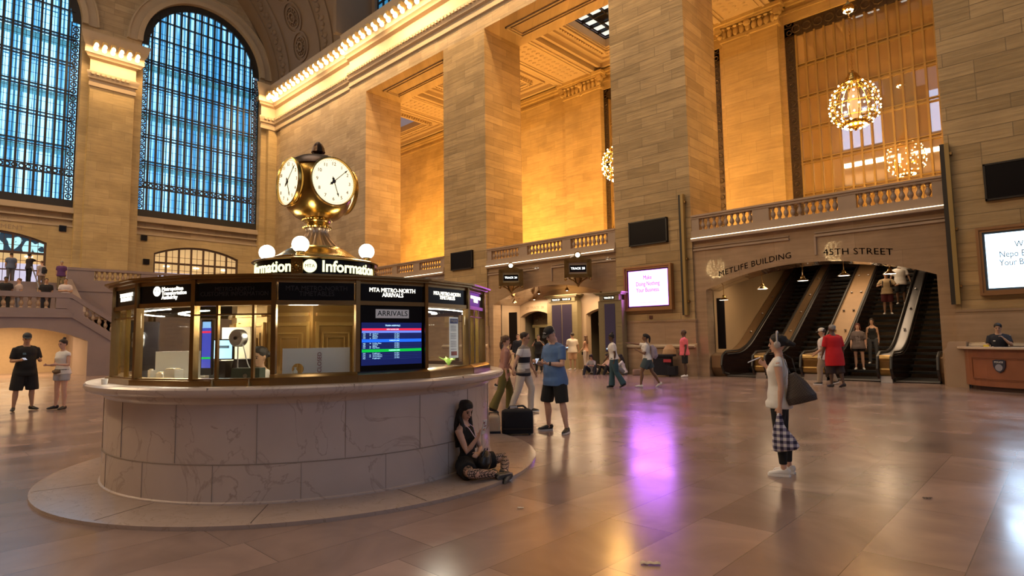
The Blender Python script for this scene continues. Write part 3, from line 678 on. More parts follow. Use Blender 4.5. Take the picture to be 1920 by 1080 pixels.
# ---- escalator hall
mb = MB(); mb.box(-10.55, -10.25, YN+.7, 33.2, 0, 5.05); mb.box(-2.85, -2.5, YN+.7, 33.2, 0, 5.05)
mb.box(-10.55, -2.5, 33.0, 33.2, 0, 5.05)
struct('wall_escalator_hall', mb, mat('escalator_hall_stone', (.42, .30, .17), .35, noise=.1, nscale=1))
mb = MB(); A = seg_arch(-10.25, -2.85, 3.35, 4.08)
for i in range(20):
    (a, b), (c, d) = A[i], A[i+1]; mb.prism([(a, b), (c, d), (c, d+.3), (a, b+.3)], 'y', YN+.7, YN+1.3)
struct('ceiling_escalator_arch', mb, M_MARBLE_WALL)
T30 = math.tan(30*D2R); YE = 24.1
def inc(y): return max(0, (y-YE)*T30)
ES = [(-9.72, -8.62, 'leftmost escalator'), (-8.12, -6.95, 'second escalator from the left'), (-6.10, -4.62, 'third escalator from the left, with people riding down'), (-4.18, -3.02, 'rightmost escalator under the arch')]
M_STEP = mat('escalator_step', (.006, .006, .007), .6); M_EDGE = mat('step_edge', (.08, .08, .085), .5)
M_BALU = mat('dark_balustrade', (.030, .016, .014), .16, .2); M_HAND = mat('rubber_handrail', (.012, .011, .011), .35)
M_DECKB = mat('bronze_deck', (.30, .19, .10), .45, .6, noise=.15, nscale=3); M_DECKS = mat('steel_deck', (.36, .36, .38), .35, .9)
def profile_pts(dz, y0, y1=32.9, n=7):
    """handrail line: level at the landing, a sweep, then the 30 degree climb"""
    pts = [(y0, dz), (YE-.9, dz)]
    for i in range(1, n+1):
        t = i/n; y = YE-.9+1.9*t; pts.append((y, dz+T30*1.0*(t*t)*.95*1.0))
    pts.append((y1, dz+T30*(y1-YE)))
    return pts
ESC = []
for k, (a, b, nm) in enumerate(ES):
    t = thing('escalator', 'dark-stepped '+nm+' in the arched hall', 'escalator', ((a+b)/2, YE, 0), group='escalators under the arch'); c = (a+b)/2; ESC.append(t)
    def loc(m): return [(v[0]-c, v[1]-YE, v[2]) for v in m.v]
    st = MB(); st.box(a, b, 22.3, YE, -.02, .03)
    i = 0
    for i in range(24):
        y = YE+i*.36; st.box(a, b, y, y+.4, -.05+i*.208 if i else 0, .03+i*.208)
    st.v = loc(st); s_ = st.build('step_band', M_STEP, t); s_['kind'] = 'stuff'
    ed = MB()
    for i in range(23):
        y = YE+i*.36; ed.box(a, b, y-.01, y+.03, .03+i*.208-.035+.03, .035+i*.208)
    ed.v = loc(ed); ed.build('step_edges', M_EDGE, s_)
    cp = MB().box(a, b, 22.25, 22.75, .03, .04); cp.v = loc(cp); cp.build('comb_plate', M_STEEL, t)
    for s, x0, x1 in ((-1, a-.06, a), (1, b, b+.06)):
        P0 = profile_pts(.92, 22.35); poly = [(22.0, .12), (21.92, .45), (22.0, .8), (22.35, .92)]+P0[1:]+[(32.9, inc(32.9)-.2)]+[(YE+.6, .02), (22.5, .02)]
        m = MB().prism(poly, 'x', x0, x1); m.v = loc(m); m.build('balustrade_panel', M_BALU, t)
        xm = (x0+x1)/2; hp = [(22.5, .1), (22.05, .18), (21.88, .45), (21.98, .82), (22.35, .97)]+[(y, z+.05) for y, z in P0[1:]]
        m = MB().tube([(xm, y, z) for y, z in hp], [(.045, .035)]*len(hp), 8, side=(1, 0, 0)); m.v = loc(m); m.build('handrail', M_HAND, t)
        m = MB(); sp_ = [(y, z-.055) for y, z in P0[1:]]; m.tube([(xm-s*.05, y, z) for y, z in [(22.35, .86)]+sp_], [.014]*(len(sp_)+1), 6); m.v = loc(m); m.build('steel_trim', M_STEEL, t)
# decks and newels between the escalators
for i, (a, b, mm) in enumerate(((-8.56, -8.18, M_DECKB), (-6.89, -6.16, M_DECKB), (-4.56, -4.24, M_DECKS), (-10.22, -9.78, M_DECKB), (-2.96, -2.87, M_DECKB))):
    t = ESC[(0, 1, 2, 0, 3)[i]]; c = t.location.x
    P0 = profile_pts(.90, 22.4)
    m = MB().prism([(22.05, .35), (22.05, .8), (22.4, .90)]+P0[1:]+[(32.9, inc(32.9)-.5), (YE+1, .0), (22.3, 0)], 'x', a, b); m.v = [(v[0]-c, v[1]-YE, v[2]) for v in m.v]; m.build('sloping_deck', mm, t)
    if i < 3:
        m = MB(); m.lathe([(0, a-c-.02), (.14, a-c-.02), (.14, b-c+.02), (0, b-c+.02)], 18, TR(0, 22.12-YE, .74) @ Matrix.Rotation(PI/2, 4, 'Y'))
        m.lathe([(0, a-c-.02), (.17, a-c-.02), (.17, b-c+.02), (0, b-c+.02)], 18, TR(0, 22.15-YE, .38) @ Matrix.Rotation(PI/2, 4, 'Y')); m.box(a-c-.02, b-c+.02, 22.0-YE, 22.3-YE, .38, .74); m.build('newel', M_BRONZE, t)
        m = MB().box(a-c, b-c, 22.1-YE, 22.4-YE, 0, .2); m.build('newel_foot', M_WHITE if i == 2 else M_STEEL, t)
    m = MB(); j = 0
    for y in [25.5+q*1.4 for q in range(6)]:
        for sx in ((-.18, .18) if b-a > .6 else (0,)): m.sphere((sx+(a+b)/2-c, y-YE, .915+inc(y)), (.05, .05, .03), 8, 4)
    m.build('deck_studs', M_STEEL, t)
# pendant lamps under the escalator arch
for i, (x, z) in enumerate(((-9.75, 2.95), (-8.25, 3.28), (-6.82, 3.48), (-5.5, 3.55), (-4.15, 3.5), (-3.15, 3.42))[:5]):
    t = thing('pendant_lamp', ['leftmost', 'second from left', 'middle', 'second from right', 'rightmost'][i]+' flared brass pendant lamp under the escalator arch', 'pendant lamp', (x, YN+.55, z), group='pendant lamps under the escalator arch')
    MB().tube([(0, 0, .6), (0, 0, .1)], [.014, .014], 6).build('stem', M_BRASSDK, t)
    MB().lathe([(.03, .2), (.05, .18), (.07, .1), (.2, 0), (.19, 0), (.05, .08)], 16).build('shade', M_BRASS, t)
    MB().lathe([(0, .005), (.17, .005), (.17, .02), (0, .02)], 16).build('lamp_glass', mat('pendant_glass', (1, .95, .85), .4, emis=(1, .86, .62), es=7), t)
for x in (-8.5, -4.3): light('arch_light', 'AREA', (x, 23.3, 3.9), 75, SOFT, 1.5)
light('escalator_light', 'AREA', (-6.5, 28, 4.95), 80, SOFT, 3)
# lettering on the arch wall
def arc_warp(x0, z0, x1, z1, bulge):
    def wp(p):
        t = p.x; s = (t-x0)/(x1-x0); return (t, p.y, p.z+z0+(z1-z0)*s+bulge*4*s*(1-s))
    return wp
t1 = text('METLIFE BUILDING', .30, M_CARVED, sx=1.02, sp=1.06, align='LEFT', ext=.012, bold=0, warp=lambda p: arc_warp(-9.72, 3.92, -7.05, 4.38, .05)((Vector((-9.72+p.x, YN+.09, p.z)))))
tag(t1, 'carved letters METLIFE BUILDING curving over the left of the escalator arch', 'lettering')
t2 = text('45TH STREET', .30, M_CARVED, sx=1.1, sp=1.06, align='LEFT', ext=.012, bold=0, warp=lambda p: arc_warp(-5.98, 4.36, -4.0, 4.16, .03)((Vector((-5.98+p.x, YN+.09, p.z)))))
tag(t2, 'carved letters 45TH STREET over the crown of the escalator arch', 'lettering')
# ---- west stair: landing on an arch, flight down to the north, balcony behind
def baluster_run(t, pts):
    for p in pts: inst(ME_BAL, 'baluster', t, p)
XS = -36.0
SL = .70
def stair_top(y): return 3.0 if y < 6.15 else max(.02, 3.0-SL*(y-6.15))
mb = MB(); mb.prism([(-3.5, 0), (1.3, 0), (1.3, 3.0), (-3.5, 3.0)], 'x', XS-.5, XS)
A = seg_arch(1.3, 6.9, 1.75, 2.42, 28)
for i in range(28): (a, b), (c, d) = A[i], A[i+1]; mb.prism([(a, b), (c, d), (c, stair_top(c)), (a, stair_top(a))], 'x', XS-.5, XS)
mb.prism([(6.9, 0), (10.4, 0), (6.9, stair_top(6.9))], 'x', XS-.5, XS)
struct('wall_stair_front', mb, M_MAUVE)
mb = MB(); mb.box(XS-.1, XS+.08, -3.5, 6.2, 2.92, 3.02); mb.prism([(6.2, 2.92), (10.4, -.03), (10.4, .07), (6.2, 3.04)], 'x', XS-.1, XS+.06)
struct('trim_12', mb, M_MAUVE)
mb = MB(); mb.box(-40, XS, -3.5, 6.2, 3.0, 3.15)
for i in range(17): mb.box(-40, XS-.4, 7.0+i*.25, 7.0+(i+1)*.25, 0, max(.05, 2.45-(i+1)*.15))
mb.box(-40, XS-.4, 6.2, 7.0, 2.3, 2.75)
for i in range(13): mb.box(-40-(i+1)*.34, -40-i*.34, .6, 7.3, 3.0, 3.15+(i+1)*.165)
struct('floor_stair', mb, M_MAUVE)
mb = MB(); mb.box(-49.5, -44.9, -14, 22, ZF-.4, ZF); mb.box(-45.2, -44.95, 7.3, 22, 0, ZF-.4); mb.prism([(-40, 0), (-45, 0), (-45, ZF+.3), (-44.6, ZF+.3), (-40, 3.4)], 'y', 7.3, 7.6)
struct('wall_balcony', mb, M_MAUVE)
mb = MB(); mb.box(-44, -43.7, -3.5, 9.2, 0, 3.0); mb.box(-43.8, XS-.5, 9.0, 9.2, 0, 2.9); mb.box(-43.8, XS-.5, -3.5, -3.3, 0, 3); mb.box(-43.8, XS-.5, -3.5, 9.2, 2.85, 3.0)
struct('wall_stair_passage', mb, mat('passage_stone', (.55, .40, .24), .4, noise=.1))
light('passage_light', 'AREA', (-39.8, 4, 2.8), 420, (1, .68, .36), 4)
t = thing('stone_balustrade', 'greyish stone balustrade of the stair landing on the left', 'balustrade', (XS-.2, 4, 3.05), group='stone stair balustrades')
m = MB(); m.box(-.17, .17, -7, 2.0, .85, 1.1); m.prism([(2.0, .85), (2.0, 1.1), (2.2, 1.06), (6.3, -1.8), (6.3, -2.05), (2.2, .82)], 'x', -.17, .17); m.build('top_rail', M_MAUVE, t)
m = MB(); m.box(-.15, .15, -7, 2.0, 0, .32); m.box(-.15, .15, 1.55, 2.1, .3, .85); m.prism([(2.0, -.06), (2.0, .85), (2.3, .75), (2.65, .5), (2.65, -.36)], 'x', -.14, .14); m.prism([(2.3, -.12), (2.3, .26), (6.3, -2.60), (6.3, -2.98)], 'x', -.15, .15); m.build('solid_panel', M_MAUVE, t)
for k in range(26): inst(ME_BAL, 'baluster', t, (0, -6.8+k*.32, .32), scale=(1.1, 1.1, 1.1), m=M_MAUVE)
for k in range(12): y = 2.85+k*.27; inst(ME_BAL, 'baluster', t, (0, y, .22-(y-2.3)*.715), scale=(1.1, 1.1, 1.1))
t = thing('stone_balustrade', 'upper balcony stone balustrade left of the booth roof', 'balustrade', (-45.05, 13, ZF), group='stone stair balustrades')
m = MB(); m.box(-.18, .18, -5.6, 8.9, .92, 1.08); m.build('top_rail', M_MAUVE, t)
MB().box(-.15, .15, -5.6, 8.9, 0, .32).build('bottom_rail', M_MAUVE, t)
SEC = [(-4.2, -1.6), (-.6, 2.2), (3.2, 6.0)]; cur = -5.6
for a, b in SEC+[(8.9, 8.9)]: MB().box(-.14, .14, cur, a, .32, .92).build('solid_panel', M_MAUVE, t); cur = b
for a, b in SEC:
    for k in range(9): inst(ME_BAL, 'baluster', t, (0, a+(b-a)*(k+.5)/9, .32), scale=(1.2, 1.2, 1.25))
t = thing('handrail', 'shiny metal handrail on the upper stair flight', 'handrail', (-40, 5.6, 3.15))
m = MB(); m.tube([(0, 0, 0), (0, 0, .9), (-4.3, 0, 3.05), (-4.6, 0, 3.05)], [.035]*4, 8); m.build('rail', M_STEEL, t)
m = MB(); m.tube([(-2, 0, .9), (-2, 0, 1.95)], [.03]*2, 8); m.build('post', M_STEEL, t)
# glazed doorways in the lower west wall
M_WARMG = mat('warm_interior', (.5, .35, .15), .5, emis=(.95, .60, .26), es=.62); M_COOLG = mat('cool_interior', (.4, .4, .5), .5, emis=(.62, .60, .80), es=.85)
M_WOODFR = mat('brown_frame', (.10, .055, .03), .45)
def glazed_arch(idx, ya, yb, zs, za, led):
    c = (ya+yb)/2; X0 = XW; n = 20; A = seg_arch(ya, yb, zs, za, n)
    fr = MB()
    for i in range(n): (a, b), (d, e) = A[i], A[i+1]; fr.prism([(a, b-.14), (d, e-.14), (d, e), (a, b)], 'x', X0, X0+.12)
    def zt(y): h = za-zs; cc = (yb-ya)/2; R = (cc*cc+h*h)/(2*h); return za-R+math.sqrt(max(0, R*R-(y-c)**2))
    N7 = 7
    for k in range(N7+1): y = ya+(yb-ya)*k/N7; y = min(max(y, ya+.06), yb-.06); fr.box(X0, X0+.14, y-.06, y+.06, 5.3, zt(y)-.02)
    for z in (7.55, 7.62): fr.box(X0, X0+.13, ya, yb, z, z+.08)
    fr.box(X0, X0+.1, ya, yb, 6.45, 6.53)
    o = struct('door_%d' % idx, fr, M_WOODFR)
    th = MB()
    for k in range(N7):
        y = ya+(yb-ya)*(k+.5)/N7; th.box(X0+.03, X0+.06, y-.015, y+.015, 5.3, zt(y)-.05)
    for z in (8.1, 7.1): th.box(X0+.03, X0+.06, ya+.1, yb-.1, z, z+.03)
    th.build('glazing_bar', M_WOODFR, o)['kind'] = 'structure'
    MB().box(X0-.35, X0-.3, ya-.2, yb+.2, 6.95, 9.2).build('warm_room', M_WARMG, o)['kind'] = 'structure'
    MB().box(X0-.35, X0-.3, ya-.2, yb+.2, 5.2, 6.95).build('cool_room', M_COOLG, o)['kind'] = 'structure'
    lp = MB()
    for k in range(3): lp.sphere((X0-.2, ya+1.0+k*2.1, 7.42), (.05, .24, .07), 10, 6)
    lp.build('room_lamp', mat('room_lamp', (1, 1, .9), .4, emis=(1, .95, .8), es=3), o)['kind'] = 'structure'
    if led:
        g = MB().box(X0-.05, X0-.02, ya, yb, 7.7, 9.1).build('leaf_screen', leafmat(), o); g['kind'] = 'structure'
def leafmat():
    m, N, L, P = newmat('leaf_screen'); g = N.new('ShaderNodeNewGeometry'); w_ = N.new('ShaderNodeTexWave'); w_.inputs['Scale'].default_value = 1.4; w_.inputs['Distortion'].default_value = 9; w_.inputs['Detail'].default_value = 1; w_.inputs['Detail Scale'].default_value = .7
    L.new(g.outputs['Position'], w_.inputs['Vector']); cr = N.new('ShaderNodeValToRGB'); e = cr.color_ramp.elements; e[0].position = .52; e[0].color = (.01, .03, .05, 1); e[1].position = .6; e[1].color = (.45, .85, .9, 1)
    L.new(w_.outputs['Fac'], cr.inputs[0]); L.new(cr.outputs[0], P.inputs['Emission Color']); P.inputs['Emission Strength'].default_value = 1.1; P.inputs['Base Color'].default_value = (.02, .03, .04, 1); return m
glazed_arch(20, .9, 6.95, 8.38, 9.0, True); glazed_arch(21, 13.3, 19.45, 8.3, 8.98, False)
t3 = thing('lettering', 'x', 'lettering', (XW+.26, 4.3, 9.42)); text('PEOPLE', .42, M_INLAY, t3, TR(0, 0, .27, PI/2), sp=1.1); text('DEPARTMENT', .42, M_INLAY, t3, TR(0, 0, -.20, PI/2), sp=1.1); tag(t3, 'faint worn wall lettering over the doorway with the leaf pattern screens', 'lettering')
for i, (y, z, x) in enumerate(((7.75, 9.45, XW+.25), (12.6, 9.35, XW+.25), (12.8, 7.6, XW+.25))):
    o = MB().box(x, x+.12, y-.2, y+.2, z-.2, z+.2).build('wall_speaker', M_BLACK); tag(o, ['small square black speaker on the wall above the stair crowd', 'small square black speaker below the second tall window', 'small dark square speaker beside the lit segmental window'][i], 'speaker')
# ================================================================== BOOTH
BC = Vector((-7.68, 4.11, 0))
def bpol(R, a, z): return (BC.x+R*math.cos(a*D2R), BC.y+R*math.sin(a*D2R), z)
st = struct('floor_booth_step', MB().lathe([(3.05, 0), (3.05, .035), (3.0, .045), (0, .045)], 96, TR(BC.x, BC.y, 0)), M_TRAV)
jt = MB()
for a in (-100, -66, -38, -8, 24, 60, 100, 140, 180, 220):
    jt.add(*[(lambda q: ([(q.v[i]) for i in range(8)], q.f))(MB().box(2.42, 3.03, -.004, .004, .0452, .0462))][0], M=TR(BC.x, BC.y, 0, a*D2R))
struct('trim_13', jt, mat('joint_dark', (.10, .07, .055), .6))
booth = thing('information_booth', 'round marble information booth with a brass and glass cabinet', 'information booth', (BC.x, BC.y, .045))
BM = Matrix.Translation((0, 0, -.045))
m = MB(); m.lathe([(2.44, .045), (2.44, .06), (2.42, .07), (2.42, .42), (2.41, .425), (2.41, 1.0), (2.43, 1.02), (2.45, 1.05), (2.45, 1.08)], 96, BM, flute=None); m.build('base_wall', M_COUNTER, booth)
m = MB()
for a in range(-180, 180, 20): m.box(2.408, 2.4155, -.002, .002, .43, 1.0, BM @ Matrix.Rotation((a-1)*D2R, 4, 'Z'))
for a in range(-180, 180, 20): m.box(2.415, 2.4235, -.002, .002, .06, .42, BM @ Matrix.Rotation((a-11)*D2R, 4, 'Z'))
m.lathe([(2.405, .418), (2.4235, .418), (2.4235, .426), (2.405, .426)], 96, BM)
m.build('stone_joints', mat('joint_brown', (.30, .24, .20), .6), booth)['kind'] = 'stuff'
m = MB(); m.lathe([(2.36, 1.08), (2.56, 1.08), (2.60, 1.10), (2.62, 1.13), (2.62, 1.16), (2.60, 1.18), (2.0, 1.18), (2.0, 1.08)], 96, BM); ct = m.build('counter', M_COUNTER, booth)
m = MB()
for a in (-95, -50, -20, 10): m.box(2.2, 2.622, -.003, .003, 1.15, 1.1812, BM @ Matrix.Rotation(a*D2R, 4, 'Z'))
m.build('counter_joints', MATS['joint_brown'], ct)
NV = 18; RG = 2.34
def poly_ring(mb, R0, R1, z0, z1):
    for k in range(NV):
        a0, a1 = (2+20*k)*D2R, (22+20*k)*D2R
        q = [(R*math.cos(a), R*math.sin(a)) for R, a in ((R0, a0), (R1, a0), (R1, a1), (R0, a1))]; mb.prism(q, 'z', z0, z1, BM)
m = MB(); poly_ring(m, 2.2, 2.42, 1.18, 1.235); poly_ring(m, 2.24, 2.37, 1.235, 1.25); m.build('bottom_frame', M_BRASSDK, booth)
m = MB(); poly_ring(m, 2.22, 2.37, 1.985, 2.03); poly_ring(m, 2.18, 2.36, 2.215, 2.25); poly_ring(m, 2.1, 2.42, 2.25, 2.275); poly_ring(m, 1.9, 2.46, 2.275, 2.295); m.build('cornice_frame', M_BRASSDK, booth)
m = MB(); m.lathe([(0, 2.34), (1.0, 2.335), (2.3, 2.31), (2.36, 2.295), (2.0, 2.27), (0, 2.27)], 36, BM); m.build('roof', mat('booth_roof', (.12, .09, .07), .6), booth)
MEM = MB().box(-.023, .023, -.04, .04, 1.235, 2.25).mesh('mullion'); MEM.materials.append(M_BRASSDK)
GLASS, N_, L_, P_ = newmat('clear_glass'); tr = N_.new('ShaderNodeBsdfTransparent'); tr.inputs[0].default_value = (.93, .95, .93, 1); gl = N_.new('ShaderNodeBsdfGlossy'); gl.inputs['Roughness'].default_value = .02; lw = N_.new('ShaderNodeLayerWeight'); fr_ = N_.new('ShaderNodeMapRange'); fr_.inputs[1].default_value = .3; fr_.inputs[3].default_value = .05; fr_.inputs[4].default_value = .26; L_.new(lw.outputs['Facing'], fr_.inputs[0])
mx = N_.new('ShaderNodeMixShader'); L_.new(fr_.outputs[0], mx.inputs[0]); L_.new(tr.outputs[0], mx.inputs[1]); L_.new(gl.outputs[0], mx.inputs[2]); L_.new(mx.outputs[0], N_['Material Output'].inputs['Surface'])
SIGNS = {0: ('METRO-NORTH\nTICKETS', 1), 1: None}
WT = {-98: ('TRAIN SCHEDULE\nINFORMATION', M_LETTER, .060), -58: ('METRO-NORTH\nCUSTOMER INFORMATION', M_LETTERD, .062), -38: ('MTA METRO-NORTH\nTIMETABLES', M_LETTERD, .07), -18: ('MTA METRO-NORTH\nARRIVALS', M_LETTER, .064), 2: ('MTA METRO-NORTH\nTIMETABLES', M_LETTER, .060), 22: ('MTA METRO-NORTH\nTICKETS', M_LETTER, .056)}
PW = 2*RG*math.sin(10*D2R); RA = RG*math.cos(10*D2R)
for k in range(NV):
    a0 = 2+20*k; a0 = a0-360 if a0 > 180 else a0
    o = inst(MEM, 'mullion', booth, (RG*math.cos(a0*D2R), RG*math.sin(a0*D2R), -.045), (0, 0, (a0+90)*D2R))
    am = a0+10; MX = Matrix.Translation((RA*math.cos(am*D2R), RA*math.sin(am*D2R), -.045)) @ Matrix.Rotation((am+90)*D2R, 4, 'Z')
    sg = MB().box(-PW/2+.035, PW/2-.035, -.012, .02, 2.032, 2.213, MX).build('sign_panel', M_BLACK, booth)
    if a0 in WT:
        b_, mt, sz = WT[a0]; text(b_, sz, mt, sg, MX @ Matrix.Translation((0, -.016, 2.125)), .002, sx=.92, line=.8)
    if a0 == -78:
        text('Metropolitan\nTransportation\nAuthority', .058, M_LETTER, sg, MX @ Matrix.Translation((-.06, -.016, 2.13)), .002, align='LEFT', line=.75)
        lg = MB().lathe([(0, -.002), (.052, -.002), (.052, .002), (0, .002)], 20, MX @ Matrix.Translation((-.13, -.016, 2.155)) @ Matrix.Rotation(PI/2, 4, 'X')).build('round_emblem', M_LETTER, sg)
        text('MTA', .034, M_BLACK, lg, MX @ Matrix.Translation((-.13, -.021, 2.155)), .001)
    if a0 == -18:   # arrivals screen fills this bay
        bp = MB().box(-PW/2+.035, PW/2-.035, -.005, .06, 1.25, 1.985, MX).build('black_display', M_BLACK, booth)
        pl = MB().box(-.20, .20, -.012, -.005, 1.850, 1.945, MX).build('arrivals_plate', mat('grey_plate', (.42, .40, .40), .5, emis=(.5, .48, .5), es=.22), bp)
        text('ARRIVALS', .080, M_BLACK, pl, MX @ Matrix.Translation((0, -.014, 1.898)), .001, sx=1.05)
        sc = MB().box(-PW/2+.045, PW/2-.045, -.010, -.005, 1.345, 1.80, MX).build('arrivals_screen', mat('screen_blue', (.01, .02, .1), .25, emis=(.005, .012, .10), es=.8), bp)
        xl, xr = -PW/2+.05, PW/2-.05
        for nm, z0, z1, c, e in (('red_bar', 1.715, 1.738, (.85, .02, .06), 1), ('pale_bar', 1.690, 1.712, (.16, .28, 1), .9), ('blue_bar', 1.590, 1.622, (.01, .13, 1), 1.1), ('green_bar', 1.485, 1.515, (.0, .52, .05), .9)):
            MB().box(xl, xr, -.012, -.010, z0, z1, MX).build(nm, mat(nm, c, .4, emis=c, es=e), sc)
        ln = MB(); tx = []
        rows = [1.680, 1.664, 1.648, 1.632, 1.578, 1.562, 1.546, 1.530, 1.472, 1.454, 1.436, 1.418]
        for z in rows: ln.box(xl, xr, -.0115, -.0105, z-.0085, z-.0075, MX)
        ln.build('row_rules', mat('row_rule', (.1, .2, .6), .4, emis=(.06, .1, .35), es=.5), sc)
        names = ['Southeast', 'Wassaic', 'Brewster', 'Bedford', 'N White Plains', 'Stamford', 'Harlem', 'New Haven', 'Poughkeepsie', 'Croton-Harmon', 'Croton-Harmon', 'Poughkeepsie']
        M_ST = mat('screen_text', (.5, .8, 1), .4, emis=(.45, .80, 1), es=1.6)
        for (sx_, fn) in ((xl+.01, lambda i: '%d:%02d' % (6+i//6, (i*7+12) % 60)), (xl+.085, lambda i: str(20+i) if i % 3 < 2 else ''), (xl+.12, lambda i: names[i]), (.02, lambda i: 'On Time')):
            for i, z in enumerate(rows):
                s_ = fn(i)
                if s_: tx.append((s_, sx_, z))
        byrow = {}
        for s_, x_, z_ in tx: byrow.setdefault(z_, []).append((s_, x_))
        for z_, its in byrow.items():
          allm = MB()
          for s_, x_ in its:
            c = bpy.data.curves.new('t', 'FONT'); c.body = s_; c.size = .0165; c.align_y = 'CENTER'; c.resolution_u = 1; o_ = bpy.data.objects.new('t', c); me = bpy.data.meshes.new_from_object(o_); bpy.data.objects.remove(o_)
            allm.add([(v.co.x+x_, -.0130, v.co.y+z_) for v in me.vertices], [tuple(p.vertices) for p in me.polygons], MX); bpy.data.meshes.remove(me)
          allm.build('timetable_row', M_ST, sc, smooth=0)
        text('TRAIN ARRIVALS', .024, M_ST, sc, MX @ Matrix.Translation((.0, -.013, 1.768)), .0005); text('NEW HAVEN LINE', .018, mat('pink_text', (1, .8, .9), .4, emis=(1, .75, .9), es=1.6), sc, MX @ Matrix.Translation((.0, -.014, 1.727)), .0005)
        text('HARLEM LINE', .02, M_ST, sc, MX @ Matrix.Translation((.02, -.014, 1.606)), .0005); text('HUDSON LINE', .02, M_ST, sc, MX @ Matrix.Translation((.02, -.014, 1.500)), .0005)
    else:
        MB().box(-PW/2+.03, PW/2-.03, .0, .008, 1.25, 1.985, MX).build('glass_pane', GLASS, booth)
    if a0 in (-98, -58, 22, 42, -118, 62):
        tb = MB(); tb.box(-PW/2+.03, PW/2-.03, -.02, .02, 1.885, 1.90, MX)
        for x in ((-.17, .2) if a0 == -58 else (.05,) if a0 == -98 else (-.12, .12)): tb.box(x-.012, x+.012, -.022, .022, 1.25, 1.985, MX)
        tb.build('transom_bars', M_BRASSDK if a0 == -58 else M_BRASS, booth)
    if a0 == -58:
        for x in (-.17, .2): MB().lathe([(.03, 1.18), (.022, 1.20), (.014, 1.22), (.012, 1.25)], 10, MX @ Matrix.Translation((x, -.09, 0))).build('bar_foot', M_BRASSDK, booth)
    if a0 in (-38, -18, 2, 22):   # deeper brass kick band on the right hand bays
        MB().prism([(-.10, 1.18), (-.10, 1.255), (-.06, 1.285), (-.03, 1.29), (-.03, 1.18)], 'x', -PW/2-.03, PW/2+.02, MX).build('kick_band', M_BRASSDK, booth)
# central bronze drum with panels
m = MB()
for k in range(12):
    a0, a1 = k*30*D2R, (k+1)*30*D2R; R0 = 1.08
    m.prism([(0, 0), (R0*math.cos(a0), R0*math.sin(a0)), (R0*math.cos(a1), R0*math.sin(a1))], 'z', .05, 2.2, BM)
dr = m.build('bronze_core', mat('core_bronze', (.30, .165, .045), .3, .6, noise=.2, nscale=3), booth)
m = MB()
for k in range(12):
    MXp = BM @ Matrix.Rotation((k*30+15)*D2R, 4, 'Z'); x = 1.08*math.cos(15*D2R)
    for z0, z1 in ((1.2, 1.72),):
        for y0, y1, a, b in ((-.17, -.15, z0, z1), (.15, .17, z0, z1), (-.17, .17, z1-.02, z1), (-.17, .17, z0, z0+.02), (-.11, -.1, z0+.06, z1-.06), (.1, .11, z0+.06, z1-.06), (-.11, .11, z1-.07, z1-.06)): m.box(x, x+.018, y0, y1, a, b, MXp)
    m.box(x, x+.03, -.23, .23, 1.80, 1.84, MXp); m.box(x, x+.05, -.24, .24, 1.92, 1.96, MXp); m.box(x, x+.03, -.25, -.21, 1.0, 1.85, MXp); m.box(x, x+.03, .21, .25, 1.0, 1.85, MXp)
m.build('core_mouldings', mat('core_trim', (.40, .24, .07), .3, .6), dr)['kind'] = 'stuff'
m = MB(); m.lathe([(1.62, 1.08), (2.15, 1.08), (2.15, 1.2), (1.62, 1.2), (1.62, 1.08)], 48, BM); m.build('inner_desk', mat('desk_laminate', (.50, .44, .36), .5), booth)
for a0, a1 in ((-135, -74), (8, 60)):
    m = MB(); m.lathe([(1.62, 1.975), (1.69, 1.975), (1.69, 1.985), (1.62, 1.985)], 12, BM, a0*D2R, a1*D2R); m.lathe([(2.08, 1.975), (2.12, 1.975), (2.12, 1.985), (2.08, 1.985)], 12, BM, a0*D2R, a1*D2R); m.build('ceiling_tube_light', mat('tube_light', (1, 1, 1), .4, emis=(1, .93, .78), es=9), booth)
for a in (-105, -85, 25): light('booth_light', 'AREA', bpol(1.85, a, 1.95), 40, (1, .9, .74), .35)
light('booth_light', 'POINT', bpol(1.6, -35, 1.9), 13, (1, .8, .5), .1)  # point fills added for the bronze core bay, which has no fitting
light('booth_light', 'POINT', bpol(2.1, -30, 1.95), 4, (1, .85, .7), .1)
# clock pedestal and sign drum on the roof
m = MB(); m.lathe([(.84, 2.3), (.86, 2.33), (.86, 2.46), (.82, 2.47)], 48, BM); m.build('drum_foot', M_BRASSDK, booth)
sd = thing('information_sign_drum', 'round black sign drum with glowing Information lettering on the booth roof', 'sign', (BC.x, BC.y, 2.46))
MB().lathe([(.80, 0), (.80, .205), (.78, .205), (.78, 0)], 64).build('sign_band', M_BLACK, sd)
MB().lathe([(.74, .205), (.83, .205), (.85, .22), (.83, .235), (.6, .245), (.4, .25), (0, .25)], 64).build('drum_top', M_BRASSDK, sd)
def wrapR(Rr, a_c, zc):
    def wp(p): a = a_c*D2R+p.x/Rr; return (Rr*math.cos(a)*(1-p.y), Rr*math.sin(a)*(1-p.y), p.z+zc)
    return wp
for a in (8, -82, 98, 188):
    text('Information', .205, M_LETTERG, sd, None, .004, wrapR(.806, a, .105), bold=.005, sx=.92)
